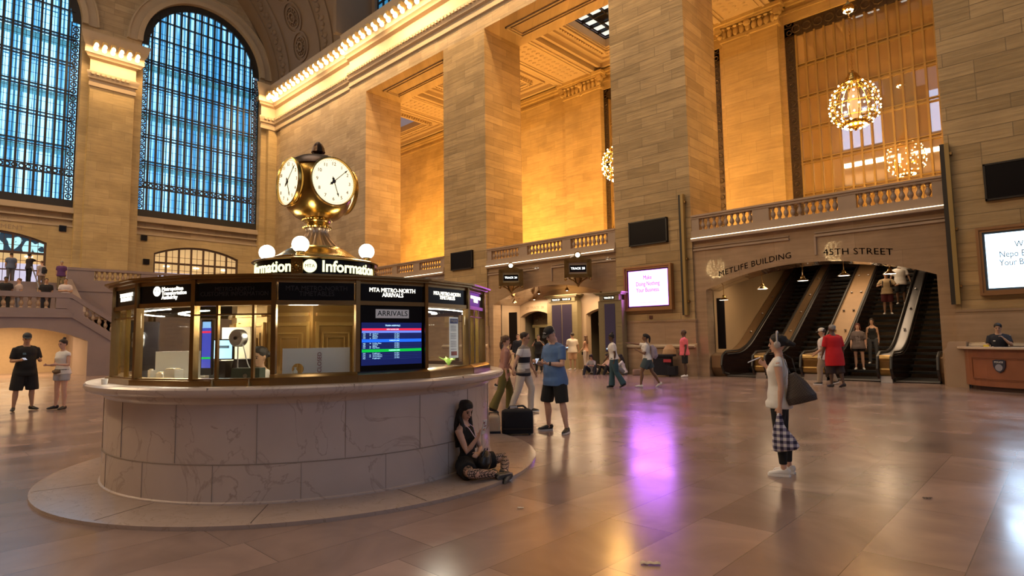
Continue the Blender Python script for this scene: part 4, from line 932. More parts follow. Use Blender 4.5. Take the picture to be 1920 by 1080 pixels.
for a in (-45+8+0, 45+8, 135+8, 225+8):
    lg = MB().lathe([(0, -.003), (.085, -.003), (.085, .003), (0, .003)], 24, Matrix.Rotation((a+3)*D2R, 4, 'Z') @ Matrix.Translation((.806, 0, .11)) @ Matrix.Rotation(PI/2, 4, 'Y')).build('round_emblem', M_LETTERG, sd)
    text('MTA', .06, M_BLACK, lg, None, .002, wrapR(.812, a+3, .11))
    MB().box(.78, .83, -.075, .075, .0, .205, Matrix.Rotation((a-8)*D2R, 4, 'Z')).build('corner_block', M_BRONZE, sd)
    g = MB()
    for q in range(10): g.sphere((.832, .055*math.cos(q*PI/5), .10+.055*math.sin(q*PI/5)), .012, 6, 4, Matrix.Rotation((a-8)*D2R, 4, 'Z'))
    g.sphere((.832, 0, .10), (.01, .03, .03), 8, 6, Matrix.Rotation((a-8)*D2R, 4, 'Z')); g.build('block_rosette', M_BRASS, sd)
for i, a in enumerate((-45, -135, 45, 135)):
    t = thing('globe_lamp', ['white glowing globe lamp in front of the clock stem', 'white glowing globe lamp at the left end of the sign drum', 'white glowing globe lamp at the right end of the sign drum', 'white globe lamp behind the clock stem'][i], 'globe lamp', (BC.x+.70*math.cos(a*D2R), BC.y+.70*math.sin(a*D2R), 2.70), group='globe lamps on the booth roof')
    MB().lathe([(.09, 0), (.09, .015), (.06, .03), (.05, .06), (.06, .075), (0, .075)], 16).build('brass_collar', M_BRASS, t)
    MB().sphere((0, 0, .165), .108, 24, 16).build('glass_globe', M_GLOBE, t)
clk = thing('four_faced_clock', 'golden ball clock with four glowing faces above the booth', 'clock', (BC.x, BC.y, 2.71))
MB().lathe([(.62, 0), (.62, .04), (.56, .06), (.5, .10), (.46, .13), (.40, .17), (.36, .185), (.36, .20), (0, .20)], 48, flute=lambda a, z: .02*math.sin(a*24) if .08 < z < .16 else 0).build('stepped_base', M_BRASS, clk)
MB().lathe([(.33, .20), (.30, .23), (.23, .30), (.17, .38), (.145, .44), (.15, .47), (.165, .49)], 64, flute=lambda a, z: .05*math.sin(a*20)).build('fluted_stem', mat('fluted_metal', (.33, .24, .17), .35, .9), clk)
MB().lathe([(.15, .475), (.18, .49), (.185, .51), (.16, .525), (.15, .55), (.175, .57), (.18, .59), (.2, .60), (0, .61)], 40).build('collar', M_BRASS, clk)
m = MB()
for k in range(24): a = k*15*D2R; m.sphere((.185*math.cos(a), .185*math.sin(a), .50), .016, 6, 4)
for k in range(28): a = k*2*PI/28; m.sphere((.2*math.cos(a), .2*math.sin(a), .615), .02, 6, 4)
m.build('beading', M_BRASS, clk)['kind'] = 'stuff'
ZK = 3.80-2.71
prof = [(.17, ZK-.49), (.21, ZK-.485), (.30, ZK-.44), (.40, ZK-.34), (.465, ZK-.2), (.485, ZK-.05), (.48, ZK+.1), (.45, ZK+.22), (.38, ZK+.33), (.28, ZK+.395), (.15, ZK+.43), (.07, ZK+.44), (0, ZK+.44)]
def squash(a, z): return -.0
def flat4(mm):
    nv = []
    for x, y, z in mm.v:
        for dx, dy in ((1, 0), (-1, 0), (0, 1), (0, -1)):
            q = x*dx+y*dy
            if q > .404: x -= dx*(q-.404); y -= dy*(q-.404)
        nv.append((x, y, z))
    mm.v = nv; return mm
mm = MB().lathe(prof, 64)
# flatten the ball where the four dials sit
nv = []
for x, y, z in mm.v:
    for dx, dy in ((1, 0), (-1, 0), (0, 1), (0, -1)):
        q = x*dx+y*dy; lim = .405
        if q > lim: x -= dx*(q-lim); y -= dy*(q-lim)
    nv.append((x, y, z))
mm.v = nv; mm.build('ball_case', mat('ball_brass', (.36, .225, .06), .24, 1), clk, smooth=60)
flat4(MB().lathe([(.465, ZK+.245), (.44, ZK+.285), (.385, ZK+.34), (.29, ZK+.402), (.20, ZK+.425), (.10, ZK+.455), (.05, ZK+.46)], 48)).build('crown_dark_reflection', mat('dark_bronze_and_reflection', (.09, .055, .035), .35, .9), clk)  # top shell coloured dark to stand for the dark ceiling mirrored in the ball
MB().lathe([(.05, ZK+.45), (.055, ZK+.475), (.08, ZK+.49), (.095, ZK+.51), (.085, ZK+.54), (.08, ZK+.57), (.06, ZK+.62), (.03, ZK+.655), (0, ZK+.67)], 64, flute=lambda a, z: .05*math.sin(a*8)).build('acorn_finial', MATS['dark_bronze_and_reflection'], clk)
M_DIAL = mat('dial', (.95, .88, .7), .4, emis=(1, .84, .56), es=1.12)
M_HANDS = mat('clock_hand', (.01, .01, .012), .4)
M_NUM = mat('dial_numerals', (.12, .07, .03), .6)
for a in (0, -90, 90, 180):
    R_ = Matrix.Rotation((a+90)*D2R, 4, 'Z') @ Matrix.Translation((0, -.405, ZK))
    RX = R_ @ Matrix.Rotation(PI/2, 4, 'X')
    MB().lathe([(.315, 0), (.33, 0), (.345, .02), (.34, .05), (.325, .055), (.318, .03), (.315, 0)], 64, RX).build('dial_rim', M_BRASS, clk)
    dl = MB().lathe([(0, .0), (.318, .0), (.318, .02), (.2, .034), (0, .04)], 64, RX).build('dial', M_DIAL, clk)
    for h in range(1, 13):
        t = h*30*D2R; text(str(h), .068, M_NUM, dl, R_ @ Matrix.Translation((.245*math.sin(t), -.036, .245*math.cos(t))), .002, name='numeral')
    tk = MB()
    for q in range(60): t = q*6*D2R; tk.sphere((.296*math.sin(t), -.027, .296*math.cos(t)), .0045, 6, 4, R_)
    tk.build('minute_dots', mat('red_dots', (.35, .08, .05), .6), dl)['kind'] = 'stuff'
    for nm, ang, ln, tail in (('minute_hand', 47, .27, .09), ('hour_hand', 161, .21, .07)):
        t = ang*D2R; R2 = R_ @ Matrix.Translation((0, -.05, 0)) @ Matrix.Rotation(t, 4, 'Y')
        hm = MB(); hm.prism([(-.005, 0), (-.004, ln), (.004, ln), (.005, 0)], 'y', -.003, .003, R2); hm.prism([(0, ln+.012), (-.015, ln-.045), (0, ln-.03), (.015, ln-.045)], 'y', -.003, .003, R2)
        hm.prism([(-.006, 0), (-.02, -tail*.6), (-.008, -tail*.7), (0, -tail), (.008, -tail*.7), (.02, -tail*.6), (.006, 0)], 'y', -.003, .003, R2); hm.build(nm, M_HANDS, dl)
    MB().sphere((0, -.05, 0), (.028, .012, .028), 12, 8, R_).build('hub', M_HANDS, dl)
light('clock_light', 'POINT', (BC.x, BC.y-.0, 2.45), 0.1, WARM, .1)
for a in (-45, 45, -135): light('globe_light', 'POINT', (BC.x+.70*math.cos(a*D2R), BC.y+.70*math.sin(a*D2R), 3.05), 9, (1, .85, .6), .1)
# ================================================================== HALL FITTINGS
ME_SCROLL = MB().box(-.13, .13, -.42, 0, .0, .34).tube([(-.14, -.38, .06), (.14, -.38, .06)], [.1, .1], 10).tube([(-.14, -.1, .0), (.14, -.1, .0)], [.09, .09], 10).mesh('scroll'); ME_SCROLL.materials.append(mat('gilded_plaster', (.62, .42, .16), .5))
ME_CB = MB().sphere((0, -.22, -.18), (.15, .15, .17), 10, 7).sphere((0, -.42, -.0), (.14, .12, .15), 8, 6).sphere((0, -.30, .2), (.10, .12, .12), 8, 6).mesh('bulb'); ME_CB.materials.append(M_BULB)
def cornice_lamp(x, y, rz, label, grp):
    t = thing('cornice_lamp', label, 'cornice lamp', (x, y, 22.2), rz, grp)
    inst(ME_SCROLL, 'scroll_bracket', t); inst(ME_CB, 'lamp_bulb', t)
for k in range(40):
    x = -47.4+k*.74; cornice_lamp(x, YN-.60 if x > -36.3 else YN-.42, 0, 'bare glowing bulb on a gilt scroll in the long row under the north cornice', 'bulbs under the long north cornice')
for k in range(6): cornice_lamp(-47.95, 8.85+k*.5, PI/2, 'glowing bulb on a gilt scroll on the capital between the two tall windows', 'bulbs on the capital between the windows')
for k in range(2): cornice_lamp(-47.95, 20.95+k*.5, PI/2, 'glowing bulb on a scroll on the short capital in the far corner', 'bulbs on the corner capital')
# chandeliers
ME_CHB = MB().sphere((0, 0, 0), .038, 8, 6).mesh('bulb'); ME_CHB.materials.append(M_BULBC)
ME_LINK = MB().tube([(.03*math.cos(a), 0, .05*math.sin(a)) for a in [PI*2*i/10 for i in range(11)]], [.01]*11, 5).mesh('link'); ME_LINK.materials.append(M_BRASSDK)
def chandelier(x, y, z, label, full=True):
    t = thing('chandelier', label, 'chandelier', (x, y, z), group='egg shaped gallery chandeliers')
    def prof(s): # s from -1 bottom to 1 top: egg radius
        return .92*math.sqrt(max(0, 1-abs(s)**2.3))*(1-.10*s)
    H2 = 1.05
    m = MB()
    for k in range(16):
        a = 2*PI*k/16; m.tube([(max(.2, prof(s))*math.cos(a), max(.2, prof(s))*math.sin(a), s*H2) for s in [-.93+1.86*i/14 for i in range(15)]], [(.018, .022)]*15, 6)
    m.build('gilt_rib', M_BRASS, t)['kind'] = 'stuff'
    m = MB()
    for s in (-.9, -.62, -.1, .42, .8): r_ = max(.25, prof(s)); m.lathe([(r_-.02, s*H2-.02), (r_+.02, s*H2), (r_-.02, s*H2+.02), (r_-.02, s*H2-.02)], 32)
    m.lathe([(0, -1.2), (.05, -1.16), (.08, -1.08), (.16, -1.04), (.36, -1.0), (.5, -.86), (.52, -.80), (.48, -.8), (.3, -.92), (0, -.95)], 24, flute=lambda a, z: .04*math.sin(a*12))
    m.build('gilt_bowl', M_BRASS, t)
    MB().lathe([(0, 1.5), (.05, 1.5), (.07, 1.42), (.12, 1.38), (.2, 1.3), (.21, 1.2), (.27, 1.18), (.3, 1.05), (.26, .95), (.2, .92), (0, .92)], 24).build('crown', M_BRASS, t)
    m = MB(); m.lathe([(.12, -.7), (.24, -.4), (.26, 0), (.22, .4), (.1, .7)], 16); m.build('crystal_core', mat('crystal', (.6, .5, .45), .15, emis=(1, .55, .2), es=.12), t)
    for i, s in enumerate((-.80, -.55, -.28, 0, .28, .52, .74)):
        n = (12, 16, 16, 16, 14, 12, 8)[i]; r_ = prof(s)+.04
        for k in range(n): a = 2*PI*(k+.5*(i % 2))/n; inst(ME_CHB, 'lamp_bulb', t, (r_*math.cos(a), r_*math.sin(a), s*H2))
    g = MB()
    for k in range(14): a = 2*PI*k/14; g.sphere((.40*math.cos(a), .40*math.sin(a), -.99), .05, 6, 5)
    g.build('bowl_glow', M_BULBC, t)['kind'] = 'stuff'
    ch = inst(ME_LINK, 'chain', t, (0, 0, 1.55)); m = MB(); zt = 20.2-z
    k = 0; zz = 1.55
    while zz < zt:
        a = (k % 2)*PI/2; m.tube([(.035*math.cos(q)*math.cos(a), .035*math.cos(q)*math.sin(a), zz+.06*math.sin(q)) for q in [PI*2*i/8 for i in range(9)]], [.011]*9, 4); zz += .095; k += 1
    ch.data = m.mesh('chain'); ch.data.materials.append(M_BRASSDK); ch.location = (0, 0, 0)
    c = MB(); c.lathe([(.02, 4.62), (.06, 4.55), (.16, 4.45), (.24, 4.3), (.24, 4.24), (.1, 4.1), (0, 4.1)], 18, flute=lambda a, z: .06*math.sin(a*9)); c.build('ornament_bowl', M_BRASS, t)
    c = MB(); [c.sphere((.15*math.cos(q), .15*math.sin(q), 4.16), .05, 6, 5) for q in [PI*2*i/8 for i in range(8)]]; c.build('ornament_bulbs', M_BULBC, t)['kind'] = 'stuff'
    return t
chd = chandelier(-6.08, 28.0, 11.4, 'large egg-shaped golden chandelier hanging before the gilded screen')
for x, y, z, lb in ((-17.95, 28.0, 11.4, 'sliver of a chandelier peeking out beside the second pier'), (-28.3, -19.4, 9.0, 'chandelier of the south gallery, mirrored left of the METLIFE lettering'), (-16.1, -19.4, 9.6, 'chandelier of the south gallery, mirrored beside the 45TH STREET lettering')):
    c = copy_tree(chd); c.location = (x, y, z); c['label'] = lb
# wall screens
def tv(label, x0, x1, z0, z1):
    m = MB().box(x0, x1, YN-.12, YN, z0, z1); o = m.build('wall_display', M_BLACK); tag(o, label, 'display', 'dark wall displays')
    f_ = MB(); t_ = .05
    for a in ((x0, x1, z0, z0+t_), (x0, x1, z1-t_, z1), (x0, x0+t_, z0, z1), (x1-t_, x1, z0, z1)): f_.box(a[0], a[1], YN-.14, YN-.12, a[2], a[3])
    f_.build('bezel', mat('black_frame', (.02, .016, .012), .35), o)
tv('black wall display on the far pier, left of the track arch', -25.24, -23.47, 5.42, 6.43); tv('black wall display above the purple-white advertisement', -13.53, -11.72, 5.42, 6.46); tv('large black wall display at the right edge of the photo', -1.54, .3, 5.36, 6.44)
def advert(label, x0, x1, z0, z1, ecol, es, tcol, lines, small):
    c = (x0+x1)/2; zc = (z0+z1)/2; W_ = x1-x0; H_ = z1-z0
    t = thing('advertising_screen', label, 'advertising screen', (c, YN, zc), group='framed advertising screens')
    m = MB()
    for a, (o0, o1) in enumerate(((.0, .07), (.07, .14))):
        y = -.26+a*.06
        for q in ((-W_/2+o0, W_/2-o0, -H_/2+o0, -H_/2+o1), (-W_/2+o0, W_/2-o0, H_/2-o1, H_/2-o0), (-W_/2+o0, -W_/2+o1, -H_/2+o1, H_/2-o1), (W_/2-o1, W_/2-o0, -H_/2+o1, H_/2-o1)): m.box(q[0], q[1], y, 0, q[2], q[3])
    m.build('bronze_frame', mat('screen_frame_bronze', (.42, .24, .12), .35, .8), t)
    MB().box(-W_/2+.14, W_/2-.14, -.15, 0, -H_/2+.14, H_/2-.14).build('dark_border', mat(label[:8]+'border', tuple(v*.12 for v in ecol), .4), t)
    sc = MB().box(-W_/2+.2, W_/2-.2, -.16, -.15, -H_/2+.2, H_/2-.2).build('lit_screen', mat(label[:8]+'screen', (.5, .5, .5), .4, emis=ecol, es=es), t)
    mt = mat(label[:8]+'ink', tcol, .6)
    for s_, z, sz, dx in lines: text(s_, sz, mt, sc, TR(dx, -.165, z), .002, sx=.74)
    for s_, z, sz, dx in small: text(s_, sz, mat('faint_'+label[:8], tuple(min(1, v*.5+.1) for v in ecol), .6, emis=ecol, es=es*.30), sc, TR(dx, -.165, z), .001)
    return t
advert('glowing purple-white advertisement reading Make Doing Nothing Your Business', -13.79, -11.55, 2.65, 4.53, (.62, .20, 1.0), 4.6, (.01, .0, .02), [('Make', .44, .25, 0), ('Doing Nothing', .18, .25, 0), ('Your Business.', -.08, .25, 0)], [('_____________', -.16, .08, 0), ('THE WALL STREET HOTEL', -.6, .07, 0)])
advert('bright bluish-white advertisement cut off by the right edge of the photo', -1.82, .46, 2.62, 4.58, (.55, .80, 1.0), 3.2, (.02, .06, .12), [('We Turn', .42, .25, 0.05), ('Nepo Babies Into', .16, .25, .0), ('Your Best Guests', -.08, .25, 0)], [])
light('advert_glow', 'AREA', (-12.67, YN-.35, 3.6), 70, (.50, .12, 1.0), 1.8, (-90, 0, 0), 1.4)
light('advert_glow', 'AREA', (-.68, YN-.35, 3.6), 60, (.55, .72, 1.0), 1.8, (-90, 0, 0), 1.4)
o = MB().box(-12.72, -12.58, YN-.04, YN, 2.30, 2.44).build('wall_switch_box', mat('dark_red_box', (.10, .03, .02), .4)); tag(o, 'tiny dark box on the wall under the purple-white advertisement', 'box')
# guide posts at the sides of the escalator arch
for x, lb in ((-11.0, 'tall slim bronze guide post at the pier left of the escalator arch'), (-2.36, 'tall slim gilt guide post on the pier right of the escalator arch')):
    t = thing('guide_post', lb, 'post', (x, YN-.11, 2.4), group='tall slim guide posts')
    MB().box(-.04, .07, -.1, .09, 0, 4.86).build('gilt_bar', M_GOLDPAINT, t); MB().box(-.16, -.04, -.04, .1, 0, 4.86).build('dark_channel', M_DARKIRON, t)
    for z in (.5, 2.2, 4.5): MB().box(.07, .13, -.05, .1, z, z+.08).build('clamp', M_BRASSDK, t)
# ledge mouldings on the pier wainscot
mb = MB()
for a, b in ((-14.35, -10.68), (-2.6, 1.2), (-26, -22.4)):
    mb.prism([(YN-.12, 1.1), (YN-.20, 1.12), (YN-.22, 1.18), (YN-.12, 1.24), (YN, 1.26), (YN, 1.1)], 'x', a, b)
struct('trim_14', mb, mat('pale_ledge', (.56, .45, .31), .25))
o = MB().prism([(-2.72, 0), (-2.72, .98), (-2.76, 1.0), (-2.74, 1.06), (-2.66, 1.14), (-2.62, 1.3), (-2.2, 1.3), (-2.2, 0)], 'y', YN-.6, YN-.02).build('stone_pedestal', M_RAIL); tag(o, 'low stone pedestal between the escalator arch and the police desk', 'pedestal')
# hanging track signs
def track_sign(x, y, z, rz, num, label, arm=1.0):
    t = thing('track_sign', label, 'track sign', (x, y, z), rz, 'ornate lantern track signs')
    MB().box(-.5, .5, -.3, .3, -.32, .34).build('sign_body', M_OLIVE, t)
    m = MB()
    for a, b, c, d in ((-.5, .5, -.32, -.24), (-.5, .5, .26, .34), (-.5, -.4, -.32, .34), (.4, .5, -.32, .34)): m.box(a, b, -.34, -.3, c, d)
    m.box(-.56, .56, -.36, .36, .34, .42); m.box(-.56, .56, -.36, .36, -.40, -.32); m.prism([(-.45, .42), (0, .62), (.45, .42)], 'y', -.33, .3)
    for sx in (-.55, .55): m.box(sx-.05, sx+.05, -.36, -.28, -.40, .40); m.sphere((sx, -.32, -.47), .07, 8, 6)
    m.tube([(-.42, -.1, -.4), (-.2, -.1, -.52), (0, -.1, -.72)], [.04, .035, .03], 6); m.tube([(.42, -.1, -.4), (.2, -.1, -.52), (0, -.1, -.72)], [.04, .035, .03], 6); m.lathe([(0, -.80), (.06, -.74), (.13, -.6), (.2, -.42), (.22, -.4)], 10)
    m.build('ornate_frame', M_BRONZE, t)
    p = MB().box(-.36, .36, -.31, -.302, -.15, .15).build('number_panel', M_BLACK, t)
    text('TRACK %d' % num, .135, mat('sign_white', (1, 1, 1), .4, emis=(.9, 1, 1), es=3), p, TR(0, -.318, 0), .002)
    q = MB().box(-.508, -.502, -.16, .16, -.15, .15).build('side_panel', M_BLACK, t)
    text(str(num), .17, MATS['sign_white'], q, TR(-.512, 0, 0, -PI/2), .002)
    MB().sphere((0, -.3, .60), .105, 12, 8).build('globe_bulb', M_GLOBE, t)
    MB().lathe([(.15, -.03), (.16, 0), (.15, .03), (.11, .03), (.11, -.03)], 16, TR(0, -.3, .6) @ Matrix.Rotation(PI/2, 4, 'X')).build('bulb_ring', M_BRASS, t)
    MB().tube([(0, .3, 0), (0, .3, .8)], [.03, .03], 6).box(-.05, .05, .2, arm, .05, .15).build('wall_arm', M_BRONZE, t)
track_sign(-20.05, 21.15, 4.55, 43*D2R, 24, 'left lantern sign with glowing track number above the track arch')
track_sign(-15.75, 20.95, 4.60, 38*D2R, 28, 'right, larger-looking lantern sign with a glowing track number and a small camera', 1.24)
t = thing('security_camera', 'white dome camera on the wall left of the right lantern track sign', 'camera', (-16.35, YN-.4, 5.15))
MB().box(-.04, .04, 0, .4, .1, .16).build('arm', M_WHITE, t); MB().lathe([(0, .16), (.12, .14), (.14, .05), (.13, 0), (0, 0)], 14).build('housing', M_WHITE, t); MB().sphere((0, 0, -.04), .1, 10, 7).build('dome', M_BLACK, t)
# police desk
dk = thing('police_desk', 'curved reddish wooden police desk with a pale top at the right edge', 'desk', (-.35, 21.4, 0))
def dpoly(rx, ry, n=24): return [(rx*math.cos(PI+PI*i/n), ry*math.sin(PI+PI*i/n)) for i in range(n+1)]
WOOD = mat('red_brown_wood', (.26, .095, .045), .35, noise=.25, nscale=3)
def dring(r0, r1, z0, z1):
    A, B = dpoly(*r0), dpoly(*r1); m = MB()
    for i in range(24): m.prism([A[i], A[i+1], B[i+1], B[i]], 'z', z0, z1)
    return m
dring((1.92, 1.52), (1.82, 1.42), .12, 1.12).build('curved_front', WOOD, dk); dring((1.8, 1.4), (1.75, 1.35), 0, .12).build('plinth', mat('dark_wood', (.05, .02, .012), .4), dk)
dring((2.08, 1.66), (1.55, 1.02), 1.12, 1.17).build('desk_top', mat('pale_desk_top', (.55, .43, .32), .3), dk)
m = MB()
def on_desk(a, rx=1.93, ry=1.53): a = PI+a; return rx*math.cos(a), ry*math.sin(a)
for z in (.3, .33, .86, .89):
    m.tube([(*on_desk(.5+.9*i/12), z) for i in range(13)], [.012]*13, 5)
for a in (.5, 1.4): m.tube([(*on_desk(a), .3), (*on_desk(a), .89)], [.012]*2, 5)
m.build('panel_moulding', WOOD, dk)
ax, ay = on_desk(.985, 1.94, 1.54); th = math.atan2(ax/1.92**2, -ay/1.52**2)
MX = TR(ax, ay, .68, math.atan2(ax/1.92**2, -ay/1.52**2))
sh = MB().prism([(-.15, .14), (-.07, .17), (0, .15), (.07, .17), (.15, .14), (.14, -.02), (.09, -.12), (0, -.18), (-.09, -.12), (-.14, -.02)], 'y', -.02, .02, MX).build('police_shield', mat('shield_dark', (.03, .03, .05), .4), dk)
MB().lathe([(0, -.01), (.09, -.01), (.09, .01), (0, .01)], 18, MX @ Matrix.Translation((0, -.02, -.04)) @ Matrix.Rotation(PI/2, 4, 'X')).build('shield_seal', mat('shield_grey', (.25, .25, .3), .4), sh)
text('POLICE', .065, M_WHITE, sh, MX @ Matrix.Translation((0, -.024, .10)), .003)
o = MB().box(-.06, .06, -.04, .04, 0, .05).build('note_pad', mat('yellow', (.8, .6, .05), .5)); o.location = (-1.72, 20.85, 1.172); tag(o, 'small yellow object on the police desk top', 'note pad')
# ---- things inside the booth
def bthing(name, label, cat, R, a, z=1.2, rz=None): return thing(name, label, cat, bpol(R, a, z), (a+90)*D2R if rz is None else rz*D2R)
for R, a, lb in ((2.12, -97, 'silver desk fan on a thin stand at the far left bay of the booth'), (1.95, -52, 'round silver desk fan on a thin stand in the third booth bay')):
    t = bthing('desk_fan', lb, 'fan', R, a); t['group'] = 'silver desk fans in the booth'; t.scale = (.8, .8, .93)
    MB().lathe([(.08, 0), (.08, .015), (.01, .03), (.008, .42)], 14).build('stand', M_STEEL, t)
    MX = Matrix.Translation((0, 0, .49)) @ Matrix.Rotation(PI/2, 4, 'X')
    MB().lathe([(.02, -.09), (.085, -.08), (.10, -.07), (.10, .05), (.09, .07), (.06, .072), (.02, .065), (0, .065)], 28, MX).build('drum', M_STEEL, t); MB().lathe([(0, .07), (.018, .07), (.018, .085), (0, .085)], 12, MX).build('hub', M_BLACK, t)
    MB().tube([(.06, 0, .44), (.14, 0, .2), (.2, 0, .1), (.28, 0, .08)], [.008]*4, 6).build('cable', M_WHITE, t)
M_PAPER = mat('paper_white', (.80, .78, .72), .7)
t = bthing('monitor', 'tall black computer monitor seen from behind in the left of the booth', 'monitor', 2.05, -97, rz=55); MB().cbox((0, 0, .33), (.26, .04, .5)).build('screen_back', M_BLACK, t); MB().box(-.08, .08, -.08, .08, 0, .08).build('stand', M_BLACK, t); t.scale = (1.15, 1, 1.15)
t = bthing('monitor', 'tall thin arrivals monitor with red and blue text in the third booth bay', 'monitor', 1.76, -69, rz=35); s_ = MB().cbox((0, .0, .36), (.13, .04, .62)).build('case', M_BLACK, t); MB().cbox((0, -.022, .36), (.11, .003, .46)).build('lit_panel', mat('tall_screen', (.02, .02, .1), .3, emis=(.05, .07, .5), es=1), s_); MB().cbox((0, -.024, .53), (.11, .003, .02)).build('red_bar', MATS['red_bar'], s_); MB().cbox((0, -.024, .24), (.11, .003, .02)).build('green_bar', MATS['green_bar'], s_); MB().cbox((0, -.024, .61), (.10, .003, .07)).build('blue_header', mat('pale_screen', (.2, .4, .6), .3, emis=(.25, .5, .9), es=1), s_)
t = bthing('monitor', 'computer monitor with a bright blue-white window in the third booth bay', 'monitor', 1.56, -71.5, rz=35); MB().cbox((.05, 0, .33), (.30, .03, .24)).build('case', M_BLACK, t); p_ = MB().cbox((.05, -.017, .33), (.27, .003, .21)).build('lit_panel', mat('cyan_screen', (.2, .4, .6), .3, emis=(.45, .75, 1), es=1.3), t); MB().cbox((.09, -.02, .36), (.12, .002, .03)).build('window_bar', mat('steel_blue', (.1, .2, .3), .4), p_); MB().box(-.05, .15, -.08, .08, 0, .2).build('stand', M_BLACK, t)
t = bthing('desk_partition', 'white desk partition behind papers in the second booth bay', 'partition', 1.90, -77, rz=58); MB().cbox((0, .0, .17), (.50, .02, .30)).build('board', M_PAPER, t)
for (R, a, z, w_, h_, d_, lb) in ((2.12, -82, 1.2, .07, .12, .05, 'white paper cup holder beside the papers in the booth'), (2.1, -71.5, 1.2, .17, .13, .1, 'white stack of paper boxes in the second booth bay'), (2.1, -76.5, 1.2, .13, .09, .08, 'open manila box of papers in the second booth bay'), (2.14, -93, 1.2, .08, .10, .06, 'small white carton by the leftmost booth window')):
    t = bthing('paper_box', lb, 'box', R, a, z); MB().box(-w_/2, w_/2, -d_/2, d_/2, 0, h_).build('carton', M_PAPER, t); MB().box(-w_/2+.01, w_/2-.03, -d_/2+.01, d_/2-.01, h_, h_+.012).build('loose_sheets', mat('manila', (.62, .48, .28), .7), t)
t = bthing('paper_cup', 'small white cup standing on the counter outside the left booth window', 'cup', 2.49, -88, 1.181); MB().lathe([(.025, 0), (.034, .06), (.030, .06), (.022, .004), (0, .004)], 14).build('cup', M_PAPER, t)
t = bthing('cash_box', 'dark green metal box at the foot of the third booth bay', 'box', 1.98, -48, 1.2); MB().cbox((0, 0, .07), (.30, .14, .14)).build('case', mat('dark_green', (.02, .05, .04), .35), t); MB().lathe([(0, -.005), (.022, -.005), (.022, .005), (0, .005)], 12, TR(0, -.072, .06) @ Matrix.Rotation(PI/2, 4, 'X')).build('lock', M_STEEL, t)
t = bthing('office_chair', 'dark office chair back behind the booth monitors', 'chair', 1.5, -60, .92); MB().tube([(0, 0, .2), (0, .02, .35), (0, 0, .5)], [(.17, .04), (.18, .05), (.12, .03)], 14, side=(1, 0, 0)).build('backrest', M_BLACK, t); MB().tube([(0, -.05, -.9), (0, -.05, .15)], [.03, .03], 8).build('post', M_STEEL, t)
# notice board propped in the closed bay
a_ = -28.5; t = bthing('closed_notice_board', 'white board lettered CLOSED lying on its side with a round hole', 'notice board', 2.17, a_, 1.2)
n = 20; hx, hz, hr = -.16, .125, .058; pts = []
for s in (0, 1):
    ring = [(hx+hr*math.cos(PI*s+PI*i/n), hz+hr*math.sin(PI*s+PI*i/n)) for i in range(n+1)]
    outer = [(-.31, hz), (-.31, .34), (.36, .34), (.36, hz)] if s == 0 else [(.36, hz), (.36, .04), (-.31, .04), (-.31, hz)]
    pts.append(ring+(outer if s == 0 else outer)[::1])
mbx = MB(); 
for P_ in pts: mbx.prism(P_, 'y', -.008, .008)
cb = mbx.build('board', mat('matte_board', (.86, .85, .86), .6), t, smooth=0)
text('CLOSED', .058, mat('dark_red_ink', (.25, .01, .04), .6), cb, TR(.055, -.010, .19) @ Matrix.Rotation(-PI/2, 4, 'Y'), .001)
t = bthing('water_bottle', 'small clear bottle in front of the hole of the closed board', 'bottle', 2.23, -33.2, 1.25); MB().lathe([(.02, 0), (.024, .01), (.024, .055), (.010, .075), (.010, .085), (.013, .086), (.013, .098), (0, .098)], 14).build('bottle', M_PAPER, t)
a_ = 17; t = bthing('notice_poster', 'white and blue TITLE VI notice taped inside the right booth window', 'poster', 2.27, a_, 1.38); MB().cbox((0, 0, .25), (.20, .004, .50)).build('sheet', mat('poster_white', (.75, .75, .76), .6, emis=(.7, .7, .72), es=.25), t)
MB().cbox((0, -.003, .45), (.18, .003, .06)).build('blue_header', mat('header_blue', (.03, .10, .38), .5), t); text('TITLE VI', .04, M_WHITE, t, TR(-.01, -.006, .45), .001); MB().cbox((.0, -.003, .055), (.13, .003, .05)).build('red_panel', mat('panel_red', (.45, .12, .10), .6), t)
m = MB()
for i in range(16):
    if i % 5 != 4: m.cbox((-.01, -.003, .39-i*.019), (.13, .002, .006))
m.build('printed_lines', mat('grey_ink', (.35, .35, .38), .7), t)['kind'] = 'stuff'
t = bthing('tablet_stand', 'black tablet on a tilted stand left of the blue notice', 'tablet', 1.95, 12, 1.2); MB().cbox((0, 0, .15), (.12, .015, .24), M=Matrix.Rotation(-.25, 4, 'Y')).build('tablet', M_BLACK, t); MB().tube([(0, .02, 0), (.05, .03, .2)], [.012, .012], 6).build('stand', M_STEEL, t)
t = bthing('potted_plant', 'small bright green leafy plant behind the right booth window', 'plant', 2.0, 27, 1.2)
MB().lathe([(.04, 0), (.055, .07), (.05, .07), (0, .06)], 14).build('pot', mat('clay', (.3, .15, .08), .7), t); m = MB()
for k in range(9):
    a = k*.72; m.tube([(0, 0, .06), (.05*math.cos(a), .05*math.sin(a), .14+.01*(k % 3)), (.12*math.cos(a), .12*math.sin(a), .15+.03*(k % 2))], [(.004, .002), (.02, .003), (.002, .001)], 6, side=(-math.sin(a), math.cos(a), 0))
m.build('leaves', mat('leaf', (.22, .42, .06), .5), t)
t = bthing('document_rack', 'pale timetable rack on the back wall of the right booth bay', 'rack', 1.45, 22, 1.2); MB().cbox((0, 0, .3), (.34, .05, .55)).build('rack', mat('cream_board', (.6, .5, .34), .6), t); m = MB(); [m.cbox((-.1+.1*i, -.03, .15+.2*j), (.08, .01, .14)) for i in range(3) for j in range(2)]; m.build('leaflets', M_PAPER, t)['kind'] = 'stuff'
